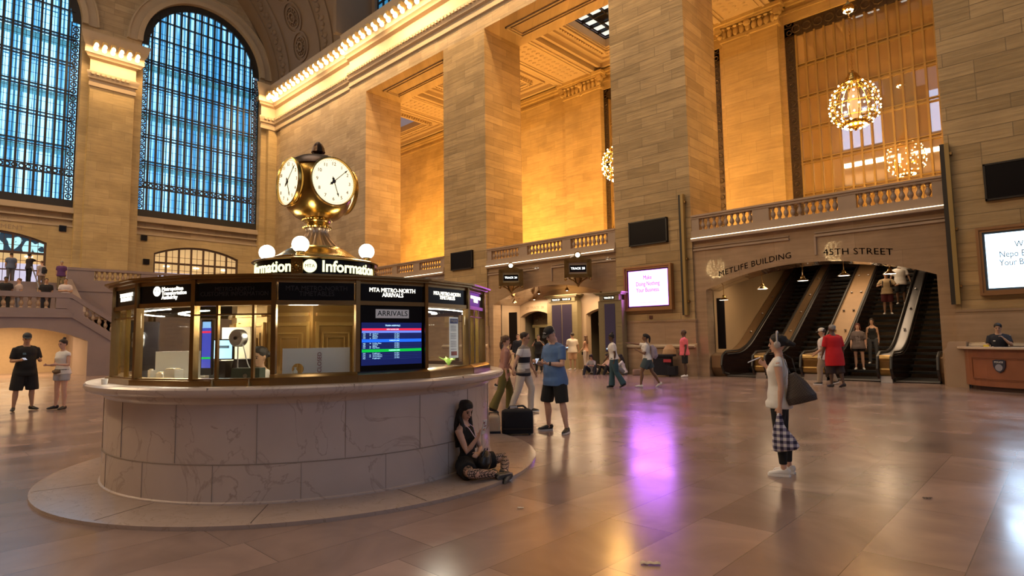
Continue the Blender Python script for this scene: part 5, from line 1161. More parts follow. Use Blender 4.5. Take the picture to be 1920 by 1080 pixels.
t = bthing('cream_screen_wall', 'cream wall panel glowing behind the monitors of the booth', 'panel', 1.3, -72, 1.2, rz=25); MB().cbox((0, 0, .34), (.42, .03, .5)).build('panel', mat('cream_panel', (.72, .62, .42), .6), t)
# litter on the floor
for x, y, lb, c, sz in ((-2.28, 3.8, 'crumpled pale receipt on the floor in the foreground', (.55, .47, .36), .07), (-1.12, 7.01, 'tiny dark scrap on the floor at right', (.08, .06, .05), .04), (-3.9, 4.2, 'thin white scrap near the booth step', (.7, .68, .64), .03)):
    m = MB(); n = 6; vs = [((i/n-.5)*sz*2, (j/3-.5)*sz*.7, .004+.012*abs(math.sin(i*1.7+j))) for i in range(n+1) for j in range(4)]; fs = [(i*4+j, (i+1)*4+j, (i+1)*4+j+1, i*4+j+1) for i in range(n) for j in range(3)]
    m.add(vs, fs); o = m.build('paper_scrap', mat('scrap_%d' % int(x*-100), c, .8), loc=(x, y, 0), rz=.6); tag(o, lb, 'litter'); sm = o.modifiers.new('thickness', 'SOLIDIFY'); sm.thickness = .002
# ================================================================== PEOPLE
def V(*a): return Vector(a if len(a) > 1 else a[0])
def rotx(a): return Matrix.Rotation(a*D2R, 3, 'X')
SKINS = {'fair': (.60, .36, .26), 'tan': (.46, .27, .17), 'brown': (.20, .105, .06), 'dark': (.10, .052, .03)}
def cloth(name, col, rough=.85, nz=.10): return mat('cloth_'+name, col, rough, noise=nz, nscale=14, bump=.15)
def skinmat(k): return mat('skin_'+k, SKINS[k], .5, noise=.08, nscale=20)
def hairmat(k): return mat('hair_'+k, {'black': (.010, .008, .008), 'dark': (.030, .018, .012), 'brown': (.12, .065, .035), 'grey': (.25, .24, .23), 'red': (.10, .02, .012), 'lightbrown': (.22, .13, .075)}[k], .62, noise=.4, nscale=30, bump=.6)
HEADSEC = [(-.004, .018, .020, .050), (.006, .034, .034, .044), (.03, .050, .056, .030), (.06, .060, .075, .016), (.09, .067, .088, .006), (.125, .073, .096, .000), (.16, .075, .099, -.004), (.19, .070, .093, -.007), (.215, .054, .072, -.009), (.232, .030, .040, -.010), (.238, .008, .010, -.010)]
def fused(name, mb, m, parent, vox, sm=4):
    o = mb.build(name, m, parent, smooth=180)
    r_ = o.modifiers.new('surface', 'REMESH'); r_.mode = 'VOXEL'; r_.voxel_size = vox; r_.use_smooth_shade = True
    if sm: s_ = o.modifiers.new('soften', 'SMOOTH'); s_.iterations = sm; s_.factor = .5
    return o
def basis(d, hint):
    """orthonormal frame with y along d and x near hint"""
    d = d.normalized(); x = hint-d*hint.dot(d)
    if x.length < 1e-4: x = d.orthogonal()
    x.normalize(); return x, d, x.cross(d)
def hand(mb, w_, fdir, hdir, s, side, curl=35, palm=None, det=True):
    """palm with four jointed fingers and a side thumb; palm = direction the palm faces"""
    hd = hdir.normalized(); pn = palm if palm is not None else V(-side, 0, 0)
    pn = pn-hd*pn.dot(hd)
    if pn.length < 1e-3: pn = hd.orthogonal()
    pn.normalize(); ac = hd.cross(pn)*side  # across the palm towards the thumb
    L = .085*s
    mb.tube([w_-hd*.02*s, w_+hd*.015*s, w_+hd*.05*s, w_+hd*L], [(.022*s, .017*s), (.030*s, .016*s), (.037*s, .015*s), (.036*s, .013*s)], 8, side=ac)
    if not det:
        c = curl*D2R; q = w_+hd*L; d1 = hd*math.cos(c)+pn*math.sin(c); q2 = q+d1*.045*s; d2 = hd*math.cos(2*c)+pn*math.sin(2*c)
        mb.tube([q-hd*.01*s, q2, q2+d2*.035*s], [(.033*s, .012*s), (.030*s, .010*s), (.022*s, .008*s)], 6, side=ac)
    else:
        for k, (off, ln) in enumerate(((.027, .072), (.009, .080), (-.010, .075), (-.027, .060))):
            q = w_+hd*(L-.006*s)+ac*off*s; pts = [q]; c = 0; dd = hd
            for j, fr in enumerate((.42, .32, .26)):
                c += (curl*(.75 if j == 0 else 1))*D2R; dd = hd*math.cos(c)+pn*math.sin(c); dd = (dd+ac*off*.8).normalized(); pts.append(pts[-1]+dd*ln*fr*s)
            mb.tube(pts, [.0088*s, .0085*s, .0078*s, .006*s], 6)
    t0 = w_+hd*.025*s+ac*.026*s; td = (hd*.75+ac*.62+pn*.35).normalized(); t1 = t0+td*.034*s; t2 = t1+(hd*.85+ac*.2+pn*.5).normalized()*.03*s
    mb.tube([t0-td*.012*s, t0, t1, t2], [.012*s, .012*s, .010*s, .0075*s], 6)
def person(label, x, y, face, H=1.75, z=0, sex='m', bw=1.0, skin='fair', hair=('black', 'short'), lean=0, side_lean=0, head=(0, 0), la=None, ra=None, ll=None, rl=None, top=None, bottom=None, shoes=None, vox=.013, pelvis=None, group=None, extra=None, belly=0, name='person', det=None):
    """face: heading of the body in degrees; 0 looks along +Y. Arms: (upper_dir, fore_dir, hand_dir, palm_dir, curl); legs: (thigh_dir, shin_dir, foot_dir)"""
    s = H/1.75; det = vox < .0125 if det is None else det
    root = thing(name, label, 'person', (x, y, z), face*D2R, group)
    fem = sex == 'f'
    DN = V(0, 0, -1)
    ll = [V(v).normalized() for v in (ll or ((-.04, 0, -1), (-.02, -.03, -1), (-.2, 1, 0)))]; rl = [V(v).normalized() for v in (rl or ((.04, 0, -1), (.02, -.03, -1), (.2, 1, 0)))]
    th, shn, ank = .44*s, .42*s, .085*s
    legs = []; low = 9
    for sd, l in ((-1, ll), (1, rl)):
        hip = V(sd*.092*s*(1.05 if fem else 1), 0, 0); kn = hip+l[0]*th; an = kn+l[1]*shn; legs.append([hip, kn, an, l[2]]); low = min(low, an.z)
    P = V(0, 0, pelvis) if pelvis is not None else V(0, 0, -low+ank)
    for l in legs:
        for i in range(3): l[i] = l[i]+P
    RT = Matrix.Rotation(-lean*D2R, 3, 'X') @ Matrix.Rotation(side_lean*D2R, 3, 'Y')
    T = lambda px, py, pz: P+RT @ (V(px, py, pz)*s)
    W_ = bw; WL = .45+.55*bw
    if fem: tor = [(-.07, .140, .100, -.01), (0, .168, .112, -.012), (.08, .152, .102, -.004), (.17, .120, .086, .004), (.27, .132, .095, .012), (.34, .142, .112, .020), (.42, .145, .092, .004), (.475, .120, .070, -.004), (.52, .065, .050, -.006)]
    else: tor = [(-.07, .135, .100, -.005), (0, .160, .112, -.005), (.08, .152, .106, .002), (.18, .142, .100, .006), (.30, .158, .110, .008), (.38, .168, .115, .008), (.45, .165, .098, .0), (.495, .125, .072, -.004), (.535, .068, .055, -.006)]
    tor = [(a, b*W_, c*W_+belly*max(0, 1-abs(a-.13)/.18), d+belly*.7*max(0, 1-abs(a-.13)/.18)) for a, b, c, d in tor]
    sx = (.158 if fem else .182)*(.5+.5*W_); SZ = .448 if fem else .462
    XA = RT @ V(1, 0, 0)
    body = MB()
    body.tube([T(0, d, a) for a, b, c, d in tor], [(b*s, c*s) for a, b, c, d in tor], 20, side=XA)
    nb = .535; neck_r = (.050 if fem else .060)*(.6+.4*W_)
    hp = T(0, .012, nb+.055); 
    RH = RT @ Matrix.Rotation(head[1]*D2R, 3, 'Z') @ Matrix.Rotation(-head[0]*D2R, 3, 'X')
    body.tube([T(0, -.012, .47), T(0, -.006, .54), T(0, .004, .60), hp+RH @ V(0, 0, .06*s)], [neck_r*1.25*s, neck_r*s, neck_r*.95*s, neck_r*.95*s], 12)
    HS = s*(1.0 if not fem else .97); HD = lambda px, py, pz: hp+RH @ (V(px, py-.012, pz-.0)*HS)
    body.tube([HD(0, d, a) for a, b, c, d in HEADSEC], [(b*HS, c*HS) for a, b, c, d in HEADSEC], 18, side=RH @ V(1, 0, 0))
    body.tube([HD(0, .088, .125), HD(0, .103, .105), HD(0, .112, .085), HD(0, .092, .078)], [.008*HS, .011*HS, .014*HS, .012*HS], 8)   # nose
    body.tube([HD(0, .080, .052), HD(0, .094, .050), HD(0, .080, .040)], [(.018*HS, .010*HS)]*3, 8, side=RH @ V(1, 0, 0))             # mouth
    body.tube([HD(0, .072, .01), HD(0, .084, .016)], [.018*HS, .012*HS], 8)                                                           # chin
    for sd in (-1, 1): body.tube([HD(sd*.070, -.004, .075), HD(sd*.080, -.010, .10), HD(sd*.078, -.012, .128)], [(.007*HS, .014*HS), (.008*HS, .020*HS), (.006*HS, .013*HS)], 8)
    for sd in (-1, 1): body.tube([T(sd*.025, -.008, .545), T(sd*sx*.45, -.006, SZ+.035), T(sd*sx*.85, -.004, SZ+.012)], [.042*s, .044*s, .046*s*(.4+.6*W_)], 10)
    arms = []
    for sd, a in ((-1, la), (1, ra)):
        a = a or ((sd*.16, -.02, -1), (sd*.06, .16, -1)); up = V(a[0]).normalized(); fo = V(a[1]).normalized(); hd = V(a[2]).normalized() if len(a) > 2 and a[2] else fo
        sh = T(sd*sx, -.005, SZ); el = sh+up*.285*s; wr = el+fo*.245*s; arms.append((sh, el, wr, up, fo, hd, a, sd))
        k = (.88 if fem else 1)*(.55+.45*W_)
        body.tube([T(sd*sx*.45, 0, SZ-.02), T(sd*sx*.8, 0, SZ+.0), sh, sh+up*.08*s, sh+up*.2*s, el, el+fo*.07*s, el+fo*.16*s, wr], [.055*s*k, .058*s*k, .056*s*k, .052*s*k, .044*s*k, .038*s*k, .040*s*k, .031*s*k, .024*s*k], 10)
        hand(body, wr, fo, hd, s, sd, a[4] if len(a) > 4 else 28, V(a[3]) if len(a) > 3 and a[3] else None, det)
    for hip, kn, an, fd in legs:
        tl = (kn-hip); sl = (an-kn); fw = fd
        body.tube([hip+V(0, 0, .03), hip, hip+tl*.25, hip+tl*.6, kn, kn+sl*.2-fw*.012*s, kn+sl*.38-fw*.018*s, kn+sl*.7-fw*.006*s, an], [.085*s*WL, .088*s*WL, .084*s*WL, .066*s*WL, .053*s, .053*s*(.4+.6*WL), .056*s*(.4+.6*WL), .042*s, .034*s], 12)
        f0 = an+V(0, 0, 0); body.tube([an-fw*.03*s, an+fw*.0*s+V(0, 0, -.03*s), an+fw*.09*s+V(0, 0, -.05*s), an+fw*.16*s+V(0, 0, -.062*s)], [.032*s, .036*s, .032*s, .02*s], 8)
    bo = fused('body', body, skinmat(skin), root, vox*(.75 if det else 1), 3)
    # face details
    ey = MB(); br = MB(); lp = MB()
    for sd in (-1, 1):
        ey.sphere(HD(sd*.031, .085, .113), (.010*HS,)*3, 8, 6)
        br.tube([HD(sd*.014, .094, .134), HD(sd*.032, .093, .138), HD(sd*.05, .078, .132)], [.0045*HS]*3, 5)
    ey.build('eyes', mat('eye_dark', (.02, .012, .01), .2), bo); br.build('eyebrows', hairmat(hair[0] if hair[0] != 'grey' else 'dark'), bo)
    lp.tube([HD(-.020, .089, .050), HD(0, .0985, .051), HD(.020, .089, .050)], [.0045*HS, .007*HS, .0045*HS], 6); lp.build('lips', mat('lips_'+skin, tuple(c*(.75, .5, .5)[i] for i, c in enumerate(SKINS[skin])), .5), bo)
    # hair
    hk, hs = hair; hb = MB(); X = RH @ V(1, 0, 0)
    def cap(scale=1.0, zlow=.07, back=-.016):
        secs = [(zlow, .060, .062, back-.028), (zlow+.03, .074, .078, back-.020), (.135, .082, .092, back-.012), (.165, .085, .102, back-.002), (.195, .080, .100, back+.004), (.222, .064, .080, back+.004), (.242, .036, .046, back), (.25, .01, .01, back)]
        hb.tube([HD(0, d, a) for a, b, c, d in secs], [(b*HS*scale, c*HS*scale) for a, b, c, d in secs], 18, side=X)
    if hs == 'bald': hb.tube([HD(0, -.03, .10), HD(0, -.024, .15)], [(.076*HS, .076*HS), (.079*HS, .082*HS)], 14, side=X)
    elif hs == 'short': cap(.985, .085)
    elif hs == 'full': cap(1.05, .07)
    elif hs == 'afro': cap(1.1, .06); hb.sphere(HD(0, -.03, .16), (.10*HS,)*3, 14, 10)
    elif hs == 'bun': cap(1.02); hb.sphere(HD(0, -.055, .265), (.042*HS, .042*HS, .036*HS), 10, 8)
    elif hs == 'lowbun': cap(1.03); hb.sphere(HD(0, -.125, .115), (.055*HS, .060*HS, .050*HS), 10, 8); hb.sphere(HD(0, -.175, .095), (.035*HS, .045*HS, .035*HS), 8, 6)
    elif hs == 'pony': cap(1.02); hb.tube([HD(0, -.10, .17), HD(0, -.135, .15), HD(0, -.14, .08), HD(0, -.125, -.02), HD(0, -.12, -.09)], [.02*HS, .03*HS, .036*HS, .032*HS, .010*HS], 10)
    elif hs == 'lowpony': cap(1.04); hb.tube([HD(0, -.09, .09), HD(0, -.12, .05), HD(0, -.12, -.02), HD(0, -.11, -.10)], [.03*HS, .034*HS, .03*HS, .012*HS], 10)
    elif hs in ('long', 'verylong', 'bob'):
        cap(1.06, .06); n = {'bob': .0, 'long': -.12, 'verylong': -.27}[hs]
        hb.tube([HD(0, -.045, .12), HD(0, -.07, .05), T(0, -.085, .50), T(0, -.095, .50+n)], [(.083*HS, .055*HS), (.088*HS, .050*HS), (.095*HS, .045*HS), (.085*HS, .022*HS)], 14, side=X)
        for sd in (-1, 1): hb.tube([HD(sd*.070, .012, .165), HD(sd*.082, .004, .10), HD(sd*.082, -.004, .03), T(sd*.085, .04, .44) if hs != 'bob' else HD(sd*.075, -.01, -.02), T(sd*.085, .085, .44+n*.9) if hs == 'verylong' else HD(sd*.07, -.02, -.04)], [.018*HS, .026*HS, .03*HS, .030*HS, .012*HS], 8)
    if hs != 'none': fused('hair', hb, hairmat(hk), root, max(.008, vox*.8), 2)
    # clothes
    if top:
        tm, sl_, hem, ease = top.get('m'), top.get('sleeve', .5), top.get('hem', -.06), top.get('ease', .016)
        tb = MB(); secs = [q for q in tor if q[0] >= hem and q[0] < .53]
        secs = [(hem, secs[0][1]*1.03+.004, secs[0][2]*1.05+.006, secs[0][3])]+secs
        if hem < -.08: secs = [(hem, .172*W_, .124*W_+belly*.3, 0), (hem*.5, .172*W_, .125*W_+belly*.5, 0)]+[q for q in tor if q[0] >= 0 and q[0] < .53]
        nk = top.get('neck', .515); secs = [q for q in secs if q[0] <= nk]
        if nk > .5: secs.append((.518, .088-ease, .068-ease, -.006))
        tb.tube([T(0, d, a) for a, b, c, d in secs], [((b+ease+max(0, min(.014, (.16-a)*.08)))*s, (c+ease+max(0, min(.012, (.16-a)*.08)))*s) for a, b, c, d in secs], 22, side=XA)
        for sh, el, wr, up, fo, hd, a, sd in arms:
            k = (.88 if fem else 1)*(.55+.45*W_)
            if sl_ >= 0 and nk > .5: tb.tube([T(sd*.05, -.008, .520), T(sd*sx*.5, -.006, SZ+.032), T(sd*sx*.88, -.004, SZ+.010)], [.046*s, (.046+ease*.4)*s, (.048+ease*.4)*s*(.4+.6*W_)], 10)
            if sl_ > 0:
                e2 = ease*.55
                L1 = min(sl_, 1.0); pts = [T(sd*sx*.4, 0, SZ-.03), T(sd*sx*.8, 0, SZ-.0), sh, sh+up*.285*s*L1*.5, sh+up*.285*s*L1]; rr = [.056, .058, .056*k+e2, .053*k+e2, (.050-.008*L1)*k+e2+.004]
                if sl_ > 1: pts += [el+fo*.245*s*(sl_-1)*.5, el+fo*.245*s*(sl_-1)]; rr += [.046*k+e2, .034*k+e2]
                tb.tube(pts, [q*s for q in rr], 12)
            elif sl_ == 0: tb.tube([T(sd*sx*.3, 0, SZ-.02), T(sd*sx*.85, 0, SZ-.005)], [.060*s, .060*s*k+.004], 12)
            else:
                tb.tube([T(sd*sx*.52, .105, .37), T(sd*sx*.5, .05, .50), T(sd*sx*.5, -.02, .525), T(sd*sx*.5, -.09, .42)], [.014*s]*4, 6)
        o = fused(top.get('name', 'shirt'), tb, tm, root, vox, top.get('sm', 3))
    if bottom:
        bm_, kind, ease = bottom['m'], bottom.get('kind', 'trousers'), bottom.get('ease', .014); bb = MB(); wz = bottom.get('waist', .09)
        secs = [q for q in tor if q[0] <= wz]; secs = [(-.11, .125*W_, .095*W_, 0)]+secs
        bb.tube([T(0, d, a) for a, b, c, d in secs], [((b+.008)*s, (c+.008)*s) for a, b, c, d in secs], 20, side=XA)
        if kind == 'skirt':
            mid = (legs[0][0]+legs[1][0])/2; kd = ((legs[0][1]+legs[1][1])/2-mid); ln = bottom.get('len', .8); fl = bottom.get('flare', .03)
            bb.tube([T(0, 0, .05), mid, mid+kd*ln*.5, mid+kd*ln], [((.160*W_+ease)*s, (.11*W_+ease)*s), ((.172*W_+ease)*s, (.118*W_+ease)*s), ((.178*W_+fl*.6)*s, (.125*W_+fl)*s), ((.182*W_+fl)*s, (.13*W_+fl*1.4)*s)], 20, side=(1, 0, 0))
        else:
            for hip, kn, an, fd in legs:
                tl = kn-hip; sl = an-kn; e = ease
                if kind == 'shorts':
                    L = bottom.get('len', .95); pts = [hip+V(0, 0, .04), hip, hip+tl*.4, hip+tl*min(L, .98)]; rr = [.075*WL+e, .090*WL+e, .088*WL+e*1.1, .072*WL+e*1.5]
                    if L > 1: pts.append(kn+sl*(L-1)); rr.append(.066*WL+e*1.6)
                elif kind == 'wide': pts = [hip+V(0, 0, .04), hip, hip+tl*.5, kn, kn+sl*.5, an+V(0, 0, -.02)]; rr = [.09*WL+e, .094*WL+e, .090*WL+e, .085, .095, .108]
                elif kind == 'leggings': pts = [hip+V(0, 0, .03), hip, hip+tl*.25, hip+tl*.6, kn, kn+sl*.38-fd*.018*s, kn+sl*bottom.get('len', .88)]; rr = [.088*WL+.005, .092*WL+.004, .088*WL+.005, .070*WL+.005, .058, .056*(.4+.6*WL)+.006, .040+.006]
                else: pts = [hip+V(0, 0, .04), hip, hip+tl*.5, kn, kn+sl*.45-fd*.012*s, an+V(0, 0, .0), an+V(0, 0, -.03)]; rr = [.09*WL+e, .093*WL+e, .080*WL+e, .060*WL+e, .056+e, .048+e, .05+e]
                bb.tube(pts, [q*s for q in rr], 14)
        fused(bottom.get('name', {'shorts': 'shorts', 'skirt': 'skirt', 'leggings': 'leggings'}.get(kind, 'trousers')), bb, bm_, root, vox, 3)
    if shoes:
        smt, sole, hi = shoes[0], shoes[1], (shoes[2] if len(shoes) > 2 else 0)
        for hip, kn, an, fd in legs:
            h = V(fd.x, fd.y, fd.z).normalized(); upv = (kn-an).normalized(); upv = (upv-h*upv.dot(h)); upv = upv.normalized() if upv.length > 1e-3 else V(0, 0, 1)
            wx = h.cross(upv); b = an-upv*ank
            q = lambda f_, u_: b+h*f_*s+upv*u_*s
            fm = MB(); fm.tube([q(-.072, .045), q(-.06, .050), q(0, .055), q(.06, .045), (q(.12, .034)), q(.165, .028), q(.185, .022)], [(.024*s, .030*s), (.034*s, .046*s), (.038*s, .052*s), (.042*s, .040*s), (.046*s, .031*s), (.036*s, .023*s), (.014*s, .012*s)], 12, side=wx)
            fm.tube([q(-.028, .04), q(-.022, .10+hi)], [(.034*s, .042*s), (.036*s+hi*.06, .042*s+hi*.06)], 12, side=wx)
            so = fused('shoe', fm, smt, root, max(.008, vox*.8), 2)
            if sole is not None:
                sl_ = MB(); out = [(-.078, .0), (-.06, .034), (0, .040), (.07, .044), (.13, .048), (.175, .034), (.192, 0)]; pl_ = out+[(a, -c) for a, c in out[-2:0:-1]]
                vs = [b+h*a*s+wx*c*s+upv*t_*s for t_ in (.0, .026) for a, c in pl_]; n = len(pl_)
                sl_.add(vs, [tuple(range(n))[::-1], tuple(range(n, 2*n))]+[(i, (i+1) % n, n+(i+1) % n, n+i) for i in range(n)]); sl_.build('sole', sole, so)
    J = dict(root=root, HD=HD, T=T, arms={-1: arms[0], 1: arms[1]}, legs=legs, s=s, HS=HS, RH=RH, P=P, XA=XA, body=bo)
    if extra: extra(J)
    return J
def loc_of(J, p):
    """world position of a point given in a person's own frame"""
    r_ = J['root']; return Matrix.Translation(r_.location) @ Matrix.Rotation(r_.rotation_euler.z, 4, 'Z') @ V(p)
def ball_cap(J, m, brim_dir=1, emblem=None):
    HD, HS = J['HD'], J['HS']; hb = MB(); X = J['RH'] @ V(1, 0, 0); root = J['root']
    secs = [(.150, .086, .106, -.006), (.175, .086, .106, -.006), (.205, .080, .098, -.008), (.235, .060, .075, -.01), (.252, .03, .035, -.012), (.256, .005, .005, -.012)]
    hb.tube([HD(0, d, a) for a, b, c, d in secs], [(b*HS, c*HS) for a, b, c, d in secs], 20, side=X)
    c = hb.build('cap', m, root, smooth=60)
    bb = MB(); n = 10; vs = []
    for i in range(n+1):
        t = PI*i/n; px, py = .078*math.cos(t), .085*brim_dir+.078*math.sin(t)*brim_dir
        for dz in (.0, .006): vs.append(HD(px, py, .160+dz-.018*math.sin(t)-.0)); vs.append(HD(px*.95, .06*brim_dir, .168+dz))
    fs = []
    for i in range(n): a = i*4; fs += [(a, a+4, a+5, a+1), (a+2, a+3, a+7, a+6), (a, a+2, a+6, a+4)]
    bb.add(vs, fs); bb.build('brim', m, c)
    if emblem: e = MB(); [e.sphere(HD(q, .0985-.1*q*q*6, .205+dz), (.012*HS, .006, .007*HS), 8, 5) for q, dz in ((-.012, .006), (.008, 0), (.022, .004), (-.022, -.006))]; e.build('cap_emblem', emblem, c)
def phone(J, label, sd, off=(0, .0, .0), rot=(60, 0, 0), case=None, sz=(.074, .148, .009)):
    sh, el, wr, up, fo, hd, a, _ = J['arms'][sd]; p = loc_of(J, wr+hd*.095*J['s']+V(off))
    t = thing('smartphone', label, 'phone', p, J['root'].rotation_euler.z); t.rotation_euler.x = rot[0]*D2R; t.rotation_euler.y = rot[1]*D2R; t.rotation_euler.z += rot[2]*D2R
    MB().cbox((0, 0, 0), sz).build('case', case or M_BLACK, t); MB().cbox((0, 0, sz[2]/2+.0006), (sz[0]*.92, sz[1]*.95, .0008)).build('screen', mat('phone_glow', (.1, .1, .12), .2, emis=(.7, .75, .9), es=.6), t)
    return t
def strap(J, pts, m, r_=(.012, .004), name='strap', parent=None):
    return MB().tube(pts, [r_]*len(pts), 6).build(name, m, parent or J['root'])
def shade(x, y, rel): return math.degrees(math.atan2(-x, y))+rel
WHITE_T = cloth('white', (.72, .70, .67)); BLACK_C = cloth('black', (.012, .012, .013)); NAVY = cloth('navy', (.012, .014, .024))
SH_W = mat('shoe_white', (.72, .70, .68), .5); SH_B = mat('shoe_black', (.015, .015, .016), .45)
# -- woman sitting against the booth with her phone
def fishnet():
    m, N, L, P = newmat('fishnet_tights'); tc = N.new('ShaderNodeTexCoord'); vo = N.new('ShaderNodeTexVoronoi'); vo.feature = 'DISTANCE_TO_EDGE'; vo.inputs['Scale'].default_value = 58; vo.inputs['Randomness'].default_value = .35
    mp = N.new('ShaderNodeMapping'); mp.inputs['Scale'].default_value = (1, 1, .6); L.new(tc.outputs['Object'], mp.inputs[0]); L.new(mp.outputs[0], vo.inputs['Vector'])
    lt = N.new('ShaderNodeMath'); lt.operation = 'LESS_THAN'; lt.inputs[1].default_value = .12; L.new(vo.outputs['Distance'], lt.inputs[0])
    mx = N.new('ShaderNodeMixRGB'); L.new(lt.outputs[0], mx.inputs[0]); mx.inputs[1].default_value = (.50, .33, .25, 1); mx.inputs[2].default_value = (.012, .008, .008, 1); L.new(mx.outputs[0], P.inputs['Base Color']); P.inputs['Roughness'].default_value = .7; return m
def sit_extra(J):
    r = J['root']; HD, HS, T = J['HD'], J['HS'], J['T']
    lan = mat('lanyard', (.55, .45, .60), .6)
    strap(J, [T(-.05, .0, .54), T(-.055, .10, .46), T(0, .16, .30)], lan, (.010, .003), 'lanyard'); strap(J, [T(.05, .0, .54), T(.055, .10, .46), T(0, .165, .30)], lan, (.010, .003), 'lanyard')
    e = MB(); e.box(-.0035, .0035, -.002, .002, -.035, .01); e.box(-.012, .012, -.002, .002, -.012, -.005); e.build('cross_earring', M_STEEL, r, tuple(HD(.082, .0, .065)))
J = person('young woman in black sitting cross-legged against the booth with her phone', -5.20, 4.72, -74, 1.60, .045, 'f', .92, 'fair', ('black', 'verylong'), -6, 0, (28, -22),
    la=((-.12, .42, -.9), (.95, .42, -.12), (.9, .3, .1), (0, -.5, -.6), 35), ra=((.10, .50, -.86), (-.30, .52, .80), (-.15, .3, .95), (-.5, .8, -.1), 55),
    ll=((-.72, .66, .10), (.80, .42, -.30), (.95, .15, -.2)), rl=((.72, .62, .02), (-.86, .38, -.16), (-.95, .25, -.1)), pelvis=.10, vox=.0095,
    top=dict(m=BLACK_C, sleeve=0, hem=-.02, ease=.008, neck=.49, name='sleeveless_top'), bottom=dict(m=fishnet(), kind='leggings', len=.85, name='fishnet_tights'), shoes=(SH_B, mat('sole_grey', (.10, .10, .10), .6), .06), extra=sit_extra)
mb = MB(); T = J['T']; lg = J['legs']
for k in (0, 1):
    hip, kn = lg[k][0], lg[k][1]; mb.tube([hip+V(0, 0, .02), hip+(kn-hip)*.35, hip+(kn-hip)*.68], [.112, .108, .098], 14)
mb.tube([T(0, 0, -.08), T(0, 0, .05), T(0, 0, .13)], [(.185, .135), (.165, .12), (.13, .10)], 18, side=(1, 0, 0)); fused('black_skirt', mb, BLACK_C, J['root'], .010)
sh = J['arms'][1]; wr = sh[2]; p = loc_of(J, wr+V(-.03, .055, .10))
t = thing('smartphone', 'phone in a white patterned case held up by the sitting woman', 'phone', p, -74*D2R); t.rotation_euler.x = 80*D2R
MB().cbox((0, 0, 0), (.078, .160, .011)).build('case', mat('phone_case_white', (.62, .60, .60), .4), t); MB().cbox((0, 0, .006), (.068, .148, .001)).build('screen', mat('phone_glow', (.1, .1, .12), .2, emis=(.7, .75, .9), es=.6), t)
m = MB(); [m.cbox((dx, dy, -.0062), (a, b, .001)) for dx, dy, a, b in ((.02, .05, .03, .02), (-.01, .01, .05, .012), (0, -.02, .04, .006), (0, -.035, .05, .006), (.012, .03, .02, .008))]; m.build('case_print', mat('case_red', (.20, .02, .03), .5), t)
t = thing('handbag', 'small black leather bag in the lap of the sitting woman', 'bag', loc_of(J, V(.04, .24, .19)), -60*D2R)
m = MB(); m.tube([(0, -.02, -.08), (0, 0, -.02), (0, .01, .05), (0, .0, .10)], [(.14, .075), (.15, .08), (.12, .06), (.05, .03)], 16, side=(1, 0, 0)); fused('bag_body', m, mat('black_leather', (.012, .011, .011), .35, bump=.3, nscale=12), t, .012); MB().tube([(-.1, 0, .06), (-.06, .02, .12), (.05, .02, .13), (.11, 0, .06)], [.008]*4, 6).build('bag_handle', MATS['black_leather'], t)
# -- man in blue T-shirt and black cap reading his phone
LOGO = mat('cap_logo', (.55, .55, .58), .5)
def ex(J): ball_cap(J, mat('cap_black', (.012, .012, .014), .7), 1, LOGO)
f = shade(-6.5, 7.93, 128)
J = person('man in blue T-shirt, black shorts and black cap looking down at his phone', -6.50, 7.93, f, 1.80, 0, 'm', 1.18, 'fair', ('grey', 'short'), 2, 0, (34, 4),
    la=((-.20, .12, -1), (.42, .95, .10), (.5, .9, .1), (.3, -.2, .9), 45), ra=((.20, .15, -1), (-.42, .95, .12), (-.5, .9, .1), (-.3, -.2, .9), 45),
    ll=((-.20, .02, -1), (-.12, -.10, -1), (-.5, .85, 0)), rl=((.16, .16, -1), (.10, -.16, -1), (.35, .9, 0)), vox=.0115, belly=.03,
    top=dict(m=cloth('blue', (.09, .17, .36)), sleeve=.72, hem=-.16, ease=.024, name='blue_tshirt'), bottom=dict(m=BLACK_C, kind='shorts', len=1.02, ease=.022), shoes=(SH_B, SH_W), extra=ex)
phone(J, 'dark smartphone in the hands of the man in the blue T-shirt', 1, (.03, -.07, .02), (-35, 0, 30))
m = MB(); wr = J['arms'][-1][2]; fo = J['arms'][-1][4]; m.tube([wr-fo*.045, wr-fo*.015], [.036, .034], 12); m.build('wristwatch', SH_B, J['root'])
# -- couple walking hand in hand
def stripes():
    m, N, L, P = newmat('striped_polo'); tc = N.new('ShaderNodeTexCoord'); sp = N.new('ShaderNodeSeparateXYZ'); L.new(tc.outputs['Object'], sp.inputs[0]); mr = N.new('ShaderNodeMapRange'); mr.inputs[1].default_value = .82; mr.inputs[2].default_value = 1.46; L.new(sp.outputs[2], mr.inputs[0])
    cr = N.new('ShaderNodeValToRGB'); cr.color_ramp.interpolation = 'CONSTANT'; W3 = (.68, .66, .63, 1); K = (.01, .012, .022, 1); G = (.26, .22, .19, 1); e = cr.color_ramp.elements; e[0].position = 0; e[0].color = K; e[1].position = .05; e[1].color = G
    for p, c in ((.19, W3), (.35, K), (.36, W3), (.38, K), (.56, K), (.58, W3), (.60, K), (.605, W3), (.86, G)): q = e.new(p); q.color = c
    L.new(mr.outputs[0], cr.inputs[0]); L.new(cr.outputs[0], P.inputs['Base Color']); P.inputs['Roughness'].default_value = .85; return m
def glasses(J):
    m = MB()
    for sd in (-1, 1): m.tube([J['HD'](sd*.032+.024*math.cos(q), .104, .112+.016*math.sin(q)) for q in [PI*2*i/10 for i in range(11)]], [.003]*11, 4); m.tube([J['HD'](sd*.056, .10, .116), J['HD'](sd*.080, .0, .112)], [.003]*2, 4)
    m.tube([J['HD'](-.01, .106, .114), J['HD'](.01, .106, .114)], [.003]*2, 4); m.build('glasses', M_BLACK, J['root'])
